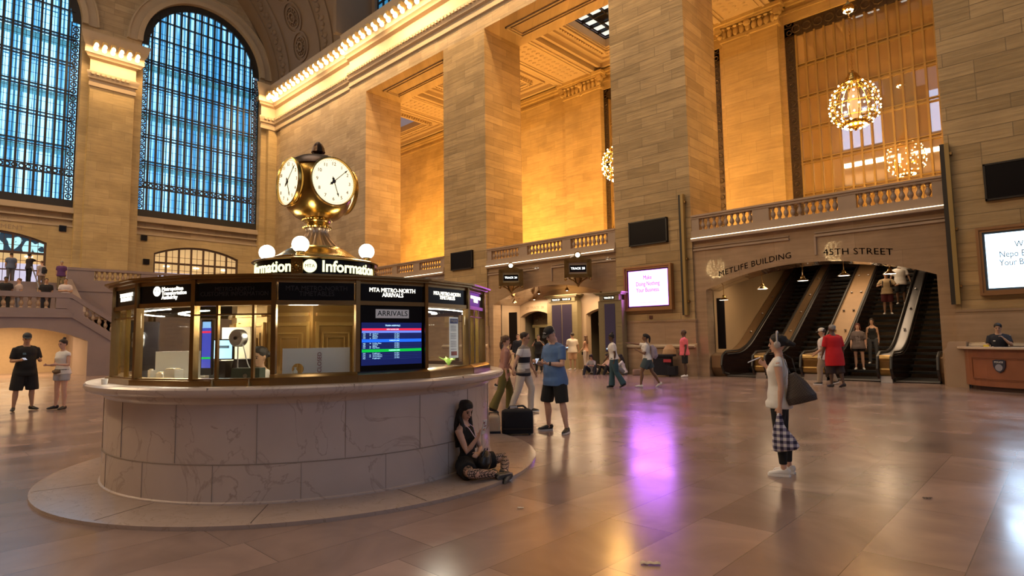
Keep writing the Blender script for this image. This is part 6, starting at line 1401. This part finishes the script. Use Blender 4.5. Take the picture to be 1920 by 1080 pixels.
J = person('man with glasses in striped polo and white trousers walking hand in hand', -8.70, 9.53, shade(-8.6, 9.6, -112), 1.73, 0, 'm', 1.02, 'tan', ('dark', 'short'), 3, 0, (3, 18),
    ra=((.62, -.20, -1), (.62, -.10, -.9), (.1, .1, -1), (-1, 0, 0), 45), la=((-.12, .15, -1), (-.05, .45, -.9)), ll=((-.06, .34, -1), (-.02, -.08, -1), (0, 1, .1)), rl=((.05, -.20, -1), (.02, -.42, -1), (.05, 1, -.3)), vox=.0125,
    top=dict(m=stripes(), sleeve=.62, hem=-.12, ease=.018, name='striped_polo'), bottom=dict(m=cloth('offwhite', (.60, .55, .48)), kind='trousers', ease=.016), shoes=(SH_B, SH_W), extra=glasses)
def xbody(J): T = J['T']; strap(J, [T(.12, .03, .53), T(.07, .13, .40), T(-.03, .165, .28), T(-.13, .13, .10), T(-.19, .06, -.04)], cloth('strap_brown', (.05, .025, .02)), (.012, .004), 'bag_strap'); MB().cbox(tuple(T(-.22, .03, -.10)), (.06, .18, .12)).build('hip_bag', BLACK_C, J['root'])
J = person('woman in dusty pink top and olive trousers holding hands with the man in stripes', -9.12, 9.35, shade(-9.1, 9.1, -78), 1.68, 0, 'f', 1.0, 'fair', ('brown', 'lowpony'), 4, 0, (2, 10),
    la=((-.16, .34, -1), (-.10, .70, -.85), (0, .6, -1), (1, 0, 0), 40), ra=((.14, -.15, -1), (.05, .12, -1)), ll=((-.05, .38, -1), (-.02, .02, -1), (0, 1, .15)), rl=((.05, -.26, -1), (.02, -.50, -1), (0, 1, -.4)), vox=.0125,
    top=dict(m=cloth('dustypink', (.38, .20, .165)), sleeve=1.35, hem=-.10, ease=.015, name='pink_top'), bottom=dict(m=cloth('olive', (.13, .11, .028)), kind='wide', ease=.012), shoes=(SH_B, None), extra=xbody)
# -- woman with tote bag and headphones at the right
def ex(J):
    HD, HS, T = J['HD'], J['HS'], J['T']; r = J['root']; mm_ = mat('headphone', (.42, .38, .36), .35)
    h = MB(); h.tube([HD(.095*math.cos(q), -.005-.02*math.sin(q)*0, .12+.150*math.sin(q)) for q in [PI*i/14 for i in range(15)]], [(.011, .016)]*15, 8, side=(0, 1, 0)); hb = h.build('headphones', mm_, r)
    for sd in (-1, 1): MB().sphere(HD(sd*.092, -.002, .098), (.020, .038, .044), 14, 10).build('ear_cup', mm_, hb)
J = person('woman in white top and black leggings wearing big headphones', -2.52, 7.17, shade(-2.52, 7.17, 84), 1.60, 0, 'f', 1.08, 'fair', ('black', 'lowbun'), -2, 0, (4, 0),
    la=((-.12, -.10, -1), (-.02, .10, -1), (0, .12, -1), (1, 0, 0), 62), ra=((.14, .28, -.95), (-.10, .40, .92), (-.1, .75, .6), (-.6, .1, .6), 45), ll=((-.02, .04, -1), (0, -.10, -1), (-.05, 1, 0)), rl=((.02, -.05, -1), (0, -.10, -1), (.08, 1, 0)), vox=.0115, belly=.015,
    top=dict(m=WHITE_T, sleeve=.14, hem=-.11, ease=.010, name='white_top'), bottom=dict(m=BLACK_C, kind='leggings', len=.86), shoes=(SH_W, mat('sole_white', (.8, .78, .76), .5)), extra=ex)
p = loc_of(J, J['arms'][1][2]+V(-.01, .13, .075)); t = thing('smartphone', 'thin pale phone held level in front of the headphone woman', 'phone', p, J['root'].rotation_euler.z+.1); t.rotation_euler.x = -24*D2R
MB().cbox((0, 0, 0), (.075, .16, .009)).build('case', mat('pale_phone', (.6, .58, .58), .3), t); MB().cbox((0, 0, .005), (.068, .148, .001)).build('screen', MATS['phone_glow'], t)
tote_m, N_, L_, P_ = newmat('tote_canvas'); tc = N_.new('ShaderNodeTexCoord'); ck = N_.new('ShaderNodeTexChecker'); ck.inputs['Scale'].default_value = 70; ck.inputs[1].default_value = (.030, .022, .020, 1); ck.inputs[2].default_value = (.065, .048, .042, 1); L_.new(tc.outputs['Object'], ck.inputs[0]); L_.new(ck.outputs[0], P_.inputs['Base Color']); P_.inputs['Roughness'].default_value = .5
hr = J['root'].rotation_euler.z
t = thing('tote_bag', 'dark patterned tote bag hanging behind the shoulder of the headphone woman', 'bag', loc_of(J, V(-.13, -.24, .84)), hr, )
m = MB(); m.tube([(0, -.02, 0), (0, .0, .07), (0, .03, .20), (0, .08, .33)], [(.155, .07), (.165, .08), (.11, .055), (.04, .02)], 18, side=(0, 1, .25)); fused('bag_body', m, tote_m, t, .012, 2)
m = MB(); m.tube([(0, .10, .33), (.02, .14, .43), (.075, .17, .53), (.11, .155, .545), (.12, .08, .49), (.05, .04, .33)], [(.010, .004)]*6, 6); m.build('shoulder_strap', SH_B, t)
gm, N_, L_, P_ = newmat('gingham'); tc = N_.new('ShaderNodeTexCoord'); sp = N_.new('ShaderNodeSeparateXYZ'); L_.new(tc.outputs['Object'], sp.inputs[0]); acc = None
for ax_ in (1, 2):
    a = N_.new('ShaderNodeMath'); a.operation = 'MULTIPLY'; a.inputs[1].default_value = 15; L_.new(sp.outputs[ax_], a.inputs[0]); b = N_.new('ShaderNodeMath'); b.operation = 'FRACT'; L_.new(a.outputs[0], b.inputs[0]); c = N_.new('ShaderNodeMath'); c.operation = 'GREATER_THAN'; c.inputs[1].default_value = .5; L_.new(b.outputs[0], c.inputs[0])
    if acc: d = N_.new('ShaderNodeMath'); d.operation = 'ADD'; L_.new(acc.outputs[0], d.inputs[0]); L_.new(c.outputs[0], d.inputs[1]); acc = d
    else: acc = c
cr = N_.new('ShaderNodeValToRGB'); cr.color_ramp.interpolation = 'CONSTANT'; e = cr.color_ramp.elements; e[0].position = 0; e[0].color = (.62, .60, .62, 1); e[1].position = .4; e[1].color = (.20, .18, .27, 1); q = e.new(.9); q.color = (.02, .018, .05, 1)
dv = N_.new('ShaderNodeMath'); dv.operation = 'MULTIPLY'; dv.inputs[1].default_value = .5; L_.new(acc.outputs[0], dv.inputs[0]); L_.new(dv.outputs[0], cr.inputs[0]); L_.new(cr.outputs[0], P_.inputs['Base Color']); P_.inputs['Roughness'].default_value = .8
wr = J['arms'][-1][2]; t = thing('checked_bag', 'blue and white checked cloth bag in the hanging hand of the headphone woman', 'bag', loc_of(J, wr+V(-.0, .01, -.10)), hr)
m = MB(); m.tube([(0, 0, .03), (0, .01, -.05), (0, .005, -.15), (0, -.03, -.27), (0, -.055, -.36), (0, -.06, -.385)], [(.02, .02), (.032, .025), (.075, .05), (.125, .07), (.145, .075), (.11, .055)], 18, side=(0, 1, 0)); fused('bag_body', m, gm, t, .010, 2)
m = MB(); m.tube([(-.02, .03, -.08), (0, .02, .0), (.0, 0, .035), (0, -.02, 0), (.02, -.03, -.08)], [.010]*5, 6); m.build('knotted_handle', gm, t)
# -- luggage by the blue-shirt man
def soft_bag(name, label, x, y, rz, w_, d_, h_, m_, extra=None, group=None, taper=.9):
    t = thing(name, label, 'bag', (x, y, 0), rz*D2R, group)
    b = MB(); b.tube([(0, 0, .02), (0, 0, h_*.15), (0, 0, h_*.6), (0, 0, h_*.92), (0, 0, h_)], [(w_*.46, d_*.44), (w_*.5, d_*.5), (w_*.5, d_*.5), (w_*.46*taper, d_*.42*taper), (w_*.3, d_*.25)], 20, side=(1, 0, 0))
    b.v = [(max(-w_*.47, min(w_*.47, a*1.25)), max(-d_*.47, min(d_*.47, c*1.25)), e) for a, c, e in b.v]; fused('bag_body', b, m_, t, .014, 3)
    if extra: extra(t)
    return t
CAN = cloth('canvas', (.50, .38, .25)); 
def e1(t):
    MB().tube([(-.11, 0, .27), (-.09, 0, .33), (.09, 0, .33), (.11, 0, .27)], [.012]*4, 6).build('handle', SH_B, t); m = MB(); m.tube([(0, 0, .25), (0, 0, .305), (0, .0, .335)], [(.145, .10), (.135, .09), (.05, .04)], 14, side=(1, 0, 0)); m.build('dark_lid', mat('dark_grey_cloth', (.05, .05, .055), .8), t)
f = shade(-7, 7.1, 0)
soft_bag('travel_bag', 'beige travel bag with a dark top, leftmost of the luggage by the booth', -7.40, 7.02, f, .25, .22, .29, CAN, e1, 'travel bags by the booth'); 
soft_bag('travel_bag', 'beige and navy travel bag standing between the other luggage', -7.10, 7.02, f, .22, .24, .33, CAN, lambda t: (MB().box(-.115, .115, -.125, -.11, .0, .08).build('navy_corner', NAVY, t), MB().tube([(-.09, 0, .30), (-.07, 0, .37), (.07, 0, .37), (.09, 0, .30)], [.012]*4, 6).build('handle', SH_B, t)), 'travel bags by the booth')
def e2(t):
    MB().tube([(-.18, 0, .38), (-.12, .0, .46), (.10, .0, .47), (.2, 0, .38)], [.018]*4, 8).build('handle', SH_B, t); MB().box(-.12, .0, -.02, .02, .44, .47).build('tag_strip', SH_W, t); m = MB(); m.box(-.24, .24, -.165, -.155, .1, .12); m.build('zip', M_DARKIRON, t)
    for sx in (-.2, .2): MB().sphere((sx, -.1, .02), .025, 8, 6).build('wheel', SH_B, t)
soft_bag('duffel_bag', 'large black duffel bag at the feet of the man in blue', -6.86, 7.34, f, .56, .30, .42, cloth('duffel', (.010, .010, .013)), e2)
# -- mid-ground people
GRP = None
J = person('woman in white T-shirt and wide teal trousers walking left past the advertisement', -10.5, 15.72, shade(-10.5, 15.7, 92), 1.68, 0, 'f', 1.12, 'dark', ('black', 'bun'), 4, 0, (4, 0), la=((-.1, -.25, -1), (-.05, .15, -1)), ra=((.12, .3, -1), (.0, .6, -.8)),
    ll=((-.03, -.16, -1), (0, -.62, -1), (0, 1, -.5)), rl=((.03, .14, -1), (0, .05, -1), (0, 1, 0)), vox=.018, top=dict(m=WHITE_T, sleeve=.72, hem=-.02, ease=.030, name='white_tshirt'), bottom=dict(m=cloth('teal', (.035, .085, .115)), kind='wide', ease=.025), shoes=(SH_B, None))
def bp(J):
    T = J['T']; m = MB(); m.tube([T(0, -.20, .02), T(0, -.24, .10), T(0, -.23, .30), T(0, -.17, .44)], [(.13, .08), (.16, .11), (.15, .10), (.09, .05)], 16, side=(1, 0, 0)); b = fused('backpack', m, cloth('lilac', (.30, .26, .34)), J['root'], .018)
    for sd in (-1, 1): strap(J, [T(sd*.10, -.14, .42), T(sd*.12, -.02, .545), T(sd*.13, .11, .40), T(sd*.14, .06, .20), T(sd*.13, -.10, .10)], MATS['cloth_lilac'], (.018, .005), 'backpack_strap', b)
J = person('woman with a lilac backpack pointing left with an outstretched arm', -9.72, 16.42, shade(-9.7, 16.4, 90), 1.70, 0, 'f', 1.12, 'brown', ('black', 'pony'), 3, 0, (0, 0), ra=((.12, .95, .12), (.02, 1, .16), (0, 1, .1), (0, 0, -1), 5), la=((-.1, .2, -1), (.15, .85, .45)),
    ll=((-.04, .46, -1), (0, .10, -1), (0, 1, .1)), rl=((.04, -.34, -1), (0, -.62, -1), (0, 1, -.5)), vox=.016, top=dict(m=WHITE_T, sleeve=.75, hem=-.02, ease=.026, name='white_tshirt'), bottom=dict(m=cloth('slate', (.06, .09, .10)), kind='shorts', len=.72, ease=.035), shoes=(SH_W, None), extra=bp)
def cx_(J): MB().box(-.09, .09, .14, .19, -.16, -.02, Matrix.Translation(J['P'])).build('black_bag', BLACK_C, J['root'])
person('man in cream T-shirt and tan shorts at the departure board', -17.55, 22.75, shade(-17.5, 22.8, 20), 1.78, 0, 'm', 1.18, 'tan', ('dark', 'short'), 0, 0, (0, 20), la=((-.2, .25, -1), (-.2, .9, -.2)), ra=((.3, .0, -1), (.3, .1, -1)), vox=.022, top=dict(m=cloth('cream', (.66, .58, .46)), sleeve=.75, hem=-.12, ease=.03, name='cream_tshirt'), bottom=dict(m=cloth('tan', (.52, .33, .19)), kind='shorts', len=1.0, ease=.025), shoes=(SH_W, None))
person('long-haired woman in pale trousers with a small black bag beside the departure board', -17.0, 23.1, shade(-17, 23.1, 60), 1.66, 0, 'f', .9, 'tan', ('brown', 'long'), 0, 0, (0, 0), la=((-.2, .2, -1), (-.3, .6, -.6)), vox=.022, top=dict(m=cloth('peach', (.50, .28, .18)), sleeve=.3, hem=-.02, ease=.012, name='peach_top'), bottom=dict(m=cloth('palepants', (.55, .48, .44)), kind='trousers'), shoes=(SH_W, None), extra=cx_)
person('dark-haired woman in black dress with phone at her face behind the walking couple', -13.6, 13.95, shade(-13.6, 14, -98), 1.68, 0, 'f', .95, 'fair', ('black', 'long'), 0, 0, (5, 0), la=((-.1, .5, -.9), (.1, .3, .95), None, None, 50), ra=((.1, .2, -1), (-.3, .9, .1)), ll=((-.03, .30, -1), (0, -.05, -1), (0, 1, 0)), rl=((.03, -.2, -1), (0, -.4, -1), (0, 1, -.3)), vox=.018, top=dict(m=NAVY, sleeve=.5, hem=-.10, ease=.014, name='dark_top'), bottom=dict(m=NAVY, kind='skirt', len=1.3, flare=.04), shoes=(SH_B, SH_W))
person('man in a dark jacket standing far back below the left lantern sign', -19.5, 21.0, shade(-19.5, 21, 180), 1.75, 0, 'm', 1.0, 'fair', ('brown', 'short'), vox=.024, top=dict(m=NAVY, sleeve=1.9, hem=-.14, ease=.03, name='dark_jacket'), bottom=dict(m=BLACK_C), shoes=(SH_B, None))
J = person('person in black holding up a phone to take a photo at the track arch', -18.1, 20.9, shade(-18, 21, 175), 1.70, 0, 'm', 1.05, 'tan', ('black', 'short'), la=((-.3, .7, -.5), (.5, .6, .75), None, None, 40), ra=((.3, .7, -.5), (-.5, .6, .75), None, None, 40), vox=.024, top=dict(m=BLACK_C, sleeve=.7, hem=-.12, ease=.025, name='black_tshirt'), bottom=dict(m=BLACK_C), shoes=(SH_B, None))
phone(J, 'phone raised by the person in black at the track arch', 1, (-.04, .02, .02), (90, 0, 0))
# seated group on the floor
SEAT = dict(ll=((-.35, .75, .62), (.0, .35, -.95), (0, 1, 0)), rl=((.3, .8, .60), (.05, .4, -.95), (.1, 1, 0)), pelvis=.12)
person('seated girl in a pale pink top, middle of the group on the floor', -14.3, 21.1, shade(-14.3, 21.1, 120), 1.62, 0, 'f', .95, 'tan', ('black', 'lowbun'), 8, 0, (10, 0), la=((-.2, .7, -.6), (.3, .8, .1)), ra=((.2, .7, -.6), (-.3, .8, .2)), vox=.02, top=dict(m=cloth('blush', (.60, .40, .34)), sleeve=1.2, hem=-.05, name='pink_top'), bottom=dict(m=BLACK_C), shoes=(SH_B, None), **SEAT)
person('seated girl with long black hair and a white top on the floor', -13.55, 21.05, shade(-13.5, 21.1, 80), 1.60, 0, 'f', .95, 'tan', ('black', 'long'), 12, 0, (12, 0), la=((-.2, .7, -.6), (.2, .9, .0)), ra=((.2, .7, -.6), (-.2, .9, .1)), vox=.02, top=dict(m=WHITE_T, sleeve=1.2, hem=-.05, name='white_top'), bottom=dict(m=cloth('greyjeans', (.17, .18, .19))), shoes=(SH_W, None), **SEAT)
person('seated girl in grey top, leftmost of the group on the floor', -14.95, 20.75, shade(-14.7, 20.9, 160), 1.62, 0, 'f', .95, 'fair', ('dark', 'bob'), 10, 0, (25, 0), la=((-.2, .7, -.6), (.3, .8, .1)), ra=((.2, .7, -.6), (-.3, .8, .2)), vox=.02, top=dict(m=cloth('greystripe', (.30, .28, .28)), sleeve=1.2, hem=-.05, name='grey_top'), bottom=dict(m=NAVY), shoes=(SH_W, None), **SEAT)
for i, (x, y, c, lb, n_) in enumerate(((-15.35, 20.9, (.16, .12, .06), 'olive soft bag on the floor left of the seated group', 'floor_bag'), (-15.05, 21.0, (.6, .58, .55), 'white soft bag beside the olive bag on the floor', 'floor_bag'), (-13.05, 21.2, (.28, .18, .14), 'brown soft bag on the floor right of the seated group', 'floor_bag'))):
    soft_bag(n_, lb, x, y, 20*i, .38, .28, .24, cloth('fb%d' % i, c), None, 'bags around the seated group')
# man in pink with his luggage
person('man in a bright pink T-shirt and black shorts waiting left of the escalators', -10.85, 21.1, shade(-10.85, 21.1, 92), 1.80, 0, 'm', 1.12, 'dark', ('black', 'bald'), 0, 0, (0, 0), la=((-.1, -.15, -1), (-.05, .2, -1)), ra=((.1, .1, -1), (.0, .5, -.8)), vox=.02, belly=.02, top=dict(m=cloth('hotpink', (.80, .16, .19)), sleeve=.72, hem=-.13, ease=.028, name='pink_tshirt'), bottom=dict(m=BLACK_C, kind='shorts', len=1.0, ease=.022), shoes=(SH_W, None))
t = thing('suitcase', 'big black wrapped suitcase pile beside the man in pink', 'suitcase', (-11.80, 21.2, 0), .25)
m = MB(); m.box(-.38, .30, -.22, .22, .05, .80); m.box(-.45, .45, -.28, .2, .78, .86); m.box(.2, .5, -.25, .2, .05, .4); fused('case', m, cloth('case_black', (.010, .010, .016)), t, .02, 4); MB().cbox((.2, -.26, .62), (.3, .03, .12)).build('red_bundle', cloth('redc', (.45, .05, .06)), t)
for sx in (-.3, .25): MB().sphere((sx, -.15, .03), .035, 8, 6).build('wheel', SH_B, t)
t = thing('paper_bag', 'tan bag on top of the black suitcase pile', 'bag', (-11.6, 21.3, .86), .4); m = MB(); m.tube([(0, 0, 0), (0, 0, .2), (0, 0, .38)], [(.28, .15), (.24, .13), (.1, .05)], 14, side=(1, 0, 0)); fused('bag_body', m, cloth('tanbag', (.50, .33, .18)), t, .02)
# red shirt man and the capped man behind him
def wcap(J): ball_cap(J, mat('cap_white', (.65, .62, .56), .7), 1)
prt = mat('white_print', (.66, .64, .63), .8, noise=.45, nscale=9)
person('man in white cap and khaki trousers half hidden behind the red-shirted man', -5.72, 20.35, shade(-5.7, 20.3, 84), 1.76, 0, 'm', 1.05, 'tan', ('dark', 'short'), 0, 0, (8, 0), la=((-.12, .1, -1), (0, .7, -.6)), ra=((.12, .2, -1), (0, .8, -.5)), ll=((-.04, .28, -1), (0, .05, -1), (0, 1, 0)), rl=((.04, -.22, -1), (0, -.5, -1), (0, 1, -.3)), vox=.018, top=dict(m=prt, sleeve=.75, hem=-.16, ease=.032, name='printed_tshirt'), bottom=dict(m=cloth('khaki', (.34, .27, .19)), ease=.026), shoes=(SH_B, SH_W), extra=wcap)
person('man in a long bright red T-shirt walking away in front of the escalators', -5.18, 19.45, shade(-5.2, 19.4, 38), 1.84, 0, 'm', 1.22, 'dark', ('grey', 'short'), 3, 0, (0, 15), la=((-.2, .15, -1), (-.1, .3, -1)), ra=((.22, -.1, -1), (.25, .2, -1)), ll=((-.03, .12, -1), (0, -.05, -1), (0, 1, 0)), rl=((.03, -.12, -1), (0, -.3, -1), (0, 1, -.2)), vox=.018, top=dict(m=cloth('red', (.52, .008, .012)), sleeve=.95, hem=-.34, ease=.045, name='red_tshirt'), bottom=dict(m=cloth('darkbrown', (.035, .02, .018)), kind='shorts', len=1.3, ease=.03), shoes=(SH_B, None))
# riders on the escalator
def pr_(J): T = J['T']; m = MB(); [m.cbox((dx, .0, dz), (.02+.05*random.random(), .004, .02)) for dx in (-.05, 0, .05) for dz in (0, .05, .1, .15, .2)]; o = m.build('shirt_print', mat('print_pale', (.42, .36, .36), .8), J['root'], tuple(T(0, .165, .12))); o['kind'] = 'stuff'
person('red-haired woman in an oversized grey printed T-shirt at the foot of the escalator', -5.72, 24.62, shade(-5.7, 24.7, 178), 1.70, .24, 'f', 1.12, 'fair', ('red', 'bob'), la=((-.2, .05, -1), (-.12, .2, -1)), ra=((.2, .05, -1), (.12, .2, -1)), vox=.018, top=dict(m=cloth('greybrown', (.12, .09, .085)), sleeve=.9, hem=-.16, ease=.035, name='printed_tshirt'), bottom=dict(m=BLACK_C, kind='shorts', len=.55, ease=.02), shoes=(SH_W, None), extra=pr_)
person('woman in a black tank top and grey jeans beside the red-haired rider on the escalator', -5.34, 25.03, shade(-5.3, 25, 176), 1.66, .45, 'f', .92, 'tan', ('dark', 'bob'), ra=((.15, .0, -1), (.1, .1, -1)), vox=.018, top=dict(m=BLACK_C, sleeve=-1, hem=.02, ease=.010, neck=.44, name='tank_top'), bottom=dict(m=cloth('greyj', (.07, .07, .075)), ease=.012), shoes=(SH_W, None))
def bpk(J): T = J['T']; [strap(J, [T(sd*.12, -.1, .44), T(sd*.13, 0, .55), T(sd*.13, .13, .42), T(sd*.15, .1, .18)], NAVY, (.022, .006), 'backpack_strap') for sd in (-1, 1)]
person('man in tan shirt and maroon shorts with backpack straps riding down the escalator', -5.38, 28.15, shade(-5.4, 28.2, 180), 1.74, 2.32, 'm', 1.05, 'tan', ('black', 'full'), la=((-.5, .3, -.8), (-.3, .9, .1)), ra=((.5, .3, -.8), (-.4, .9, .1)), vox=.018, top=dict(m=cloth('tanshirt', (.45, .34, .20)), sleeve=.8, hem=-.10, ease=.03, name='tan_shirt'), bottom=dict(m=cloth('maroon', (.09, .012, .016)), kind='shorts', len=.95, ease=.03), shoes=(SH_W, None), extra=bpk)
person('man in a white T-shirt half hidden behind the rider in maroon shorts', -5.02, 28.86, shade(-5, 28.8, 180), 1.78, 2.74, 'm', 1.12, 'brown', ('black', 'short'), la=((-.4, .1, -1), (-.2, .5, -.8)), ra=((.4, .1, -1), (.2, .5, -.8)), vox=.018, top=dict(m=WHITE_T, sleeve=.8, hem=-.14, ease=.035, name='white_tshirt'), bottom=dict(m=BLACK_C, kind='shorts', len=1.0), shoes=(SH_W, None))
# police officer behind the desk
def bdg(J): T = J['T']; MB().cbox(tuple(T(.09, .15, .36)), (.05, .01, .03)).build('badge', SH_W, J['root']); MB().cbox(tuple(T(-.20, .0, .50)), (.09, .06, .02)).build('shoulder_patch', SH_W, J['root'])
person('police officer in dark uniform resting his chin on his hand behind the desk', -1.46, 21.18, shade(-1.46, 21.2, 176), 1.79, 0, 'm', 1.1, 'tan', ('black', 'full'), 2, 0, (8, 0), la=((-.25, .55, -.8), (.62, .25, .80), None, None, 60), ra=((.2, .3, -1), (-.4, .9, -.1)), vox=.016, top=dict(m=NAVY, sleeve=.7, hem=-.10, ease=.024, name='uniform_shirt'), bottom=dict(m=NAVY), shoes=(SH_B, None), extra=bdg)
# couple on the left
def lc(J): ball_cap(J, mat('cap_dark', (.03, .04, .05), .7), 1); T = J['T']; MB().cbox(tuple(T(.07, .155, .36)), (.08, .006, .05)).build('chest_print', mat('print_blue', (.10, .18, .22), .8), J['root'])
J = person('tall man in black T-shirt, black shorts and cap holding a phone at the left edge', -18.85, 2.36, shade(-18.8, 2.4, 197), 1.88, 0, 'm', 1.1, 'tan', ('dark', 'short'), 0, 0, (12, -12), la=((-.25, .15, -1), (.30, .95, .12)), ra=((.28, .12, -1), (-.30, .95, .10)), ll=((-.12, .03, -1), (-.04, -.06, -1), (-.4, 1, 0)), rl=((.14, .03, -1), (.06, -.06, -1), (.4, 1, 0)), vox=.016, belly=.03, top=dict(m=BLACK_C, sleeve=.8, hem=-.15, ease=.03, name='black_tshirt'), bottom=dict(m=cloth('blackshorts', (.016, .015, .016)), kind='shorts', len=1.08, ease=.035), shoes=(SH_B, None), extra=lc)
phone(J, 'phone held by the tall man in black at the left edge', 1, (-.04, 0, .02), (-20, 0, 0))
def fp(J): T = J['T']; m = MB(); m.tube([T(-.10, .13, .02), T(.0, .165, .0), T(.10, .13, .02)], [(.05, .035), (.075, .05), (.05, .03)], 12); m.build('waist_pouch', cloth('pouch', (.16, .10, .05)), J['root']); MB().tube([T(.19*math.cos(q), .13*math.sin(q)-.0, .06) for q in [PI*2*i/16 for i in range(17)]], [.012]*17, 6).build('pouch_belt', SH_B, J['root'])
person('woman in white sleeveless top and pale shorts facing the tall man in black', -18.35, 3.02, shade(-18.4, 3, 128), 1.72, 0, 'f', 1.1, 'fair', ('dark', 'bun'), 0, 0, (8, 0), la=((-.2, .1, -1), (.2, .95, .1)), ra=((.15, .15, -1), (-.2, .95, .05)), ll=((-.02, .05, -1), (.0, -.05, -1), (-.2, 1, 0)), rl=((.14, .0, -1), (.1, -.05, -1), (.3, 1, 0)), vox=.016, top=dict(m=WHITE_T, sleeve=.18, hem=-.06, ease=.022, name='white_top'), bottom=dict(m=cloth('paleshort', (.42, .42, .46)), kind='shorts', len=.5, ease=.02), shoes=(SH_B, None), extra=fp)
# people on the stair landing and the balcony
for (x, y, z, H, rel, nm, tc_, bc_, hr_, sk, arms_) in (
    (-45.6, 4.78, 5.3, 1.78, 10, 'man in a blue shirt seen from behind on the balcony', (.09, .12, .20), (.12, .12, .15), ('dark', 'short'), 'tan', None),
    (-45.5, 5.62, 5.3, 1.80, -60, 'man in black with a cap and outstretched arm on the balcony', (.02, .015, .02), (.012, .012, .014), ('black', 'full'), 'tan', ((.1, .9, -.25), (0, 1, -.1))),
    (-43.3, 5.92, 4.8, 1.66, 40, 'person in white with a dark backpack climbing the stair', (.45, .38, .38), (.20, .15, .12), ('brown', 'short'), 'fair', None),
    (-43.3, 6.85, 4.8, 1.72, 170, 'person in a purple top beside the stair handrail', (.09, .03, .13), (.22, .18, .10), ('grey', 'short'), 'tan', None),
    (-38.6, 3.90, 3.15, 1.86, 175, 'man in a black top, leftmost on the stair landing', (.012, .012, .016), (.02, .02, .02), ('black', 'full'), 'brown', None),
    (-38.7, 4.42, 3.15, 1.82, 110, 'person in white beside the leftmost man on the landing', (.50, .40, .38), (.2, .2, .25), ('brown', 'short'), 'fair', None),
    (-38.9, 5.55, 3.15, 1.90, 178, 'man in a black top with dark hair at the middle of the landing balustrade', (.012, .012, .016), (.02, .02, .03), ('black', 'short'), 'tan', None),
    (-38.2, 6.25, 3.15, 1.88, 180, 'man in a white T-shirt with crossed arms at the right of the landing', (.62, .56, .56), (.35, .33, .33), ('black', 'short'), 'tan', 'cross')):
    kw = {}
    if arms_ == 'cross': kw = dict(la=((-.25, .2, -1), (.9, .4, .05)), ra=((.25, .25, -1), (-.9, .4, .1)))
    elif arms_: kw = dict(ra=arms_)
    J = person(nm, x, y, shade(x, y, rel), H, z, 'm', 1.12, sk, hr_, vox=.03, top=dict(m=cloth('c%d' % int(abs(x*y*10)), tc_), sleeve=.75, hem=-.12, ease=.03), bottom=dict(m=cloth('d%d' % int(abs(x*y*10)), bc_)), shoes=(SH_B, None), **kw)
    if 'backpack' in nm: m = MB(); T = J['T']; m.tube([T(0, -.20, .05), T(0, -.22, .25), T(0, -.17, .42)], [(.14, .10), (.15, .10), (.08, .05)], 12, side=(1, 0, 0)); m.build('backpack', NAVY, J['root'])
# clerk inside the booth
person('booth clerk whose head shows between the panes next to the white board', BC.x+.83, BC.y-1.10, shade(-6.85, 3.01, 150), 1.62, .0, 'f', 1.0, 'tan', ('black', 'lowbun'), 6, 0, (6, -12), ll=((-.1, 1, -.1), (0, -.1, -1), (0, 1, 0)), rl=((.1, 1, -.1), (0, -.1, -1), (0, 1, 0)), pelvis=.80, vox=.012, la=((-.1, .5, -.9), (.2, .9, .1)), ra=((.1, .5, -.9), (-.2, .9, .1)), top=dict(m=WHITE_T, sleeve=.8, hem=-.05, ease=.02), bottom=dict(m=NAVY), shoes=(SH_B, None))
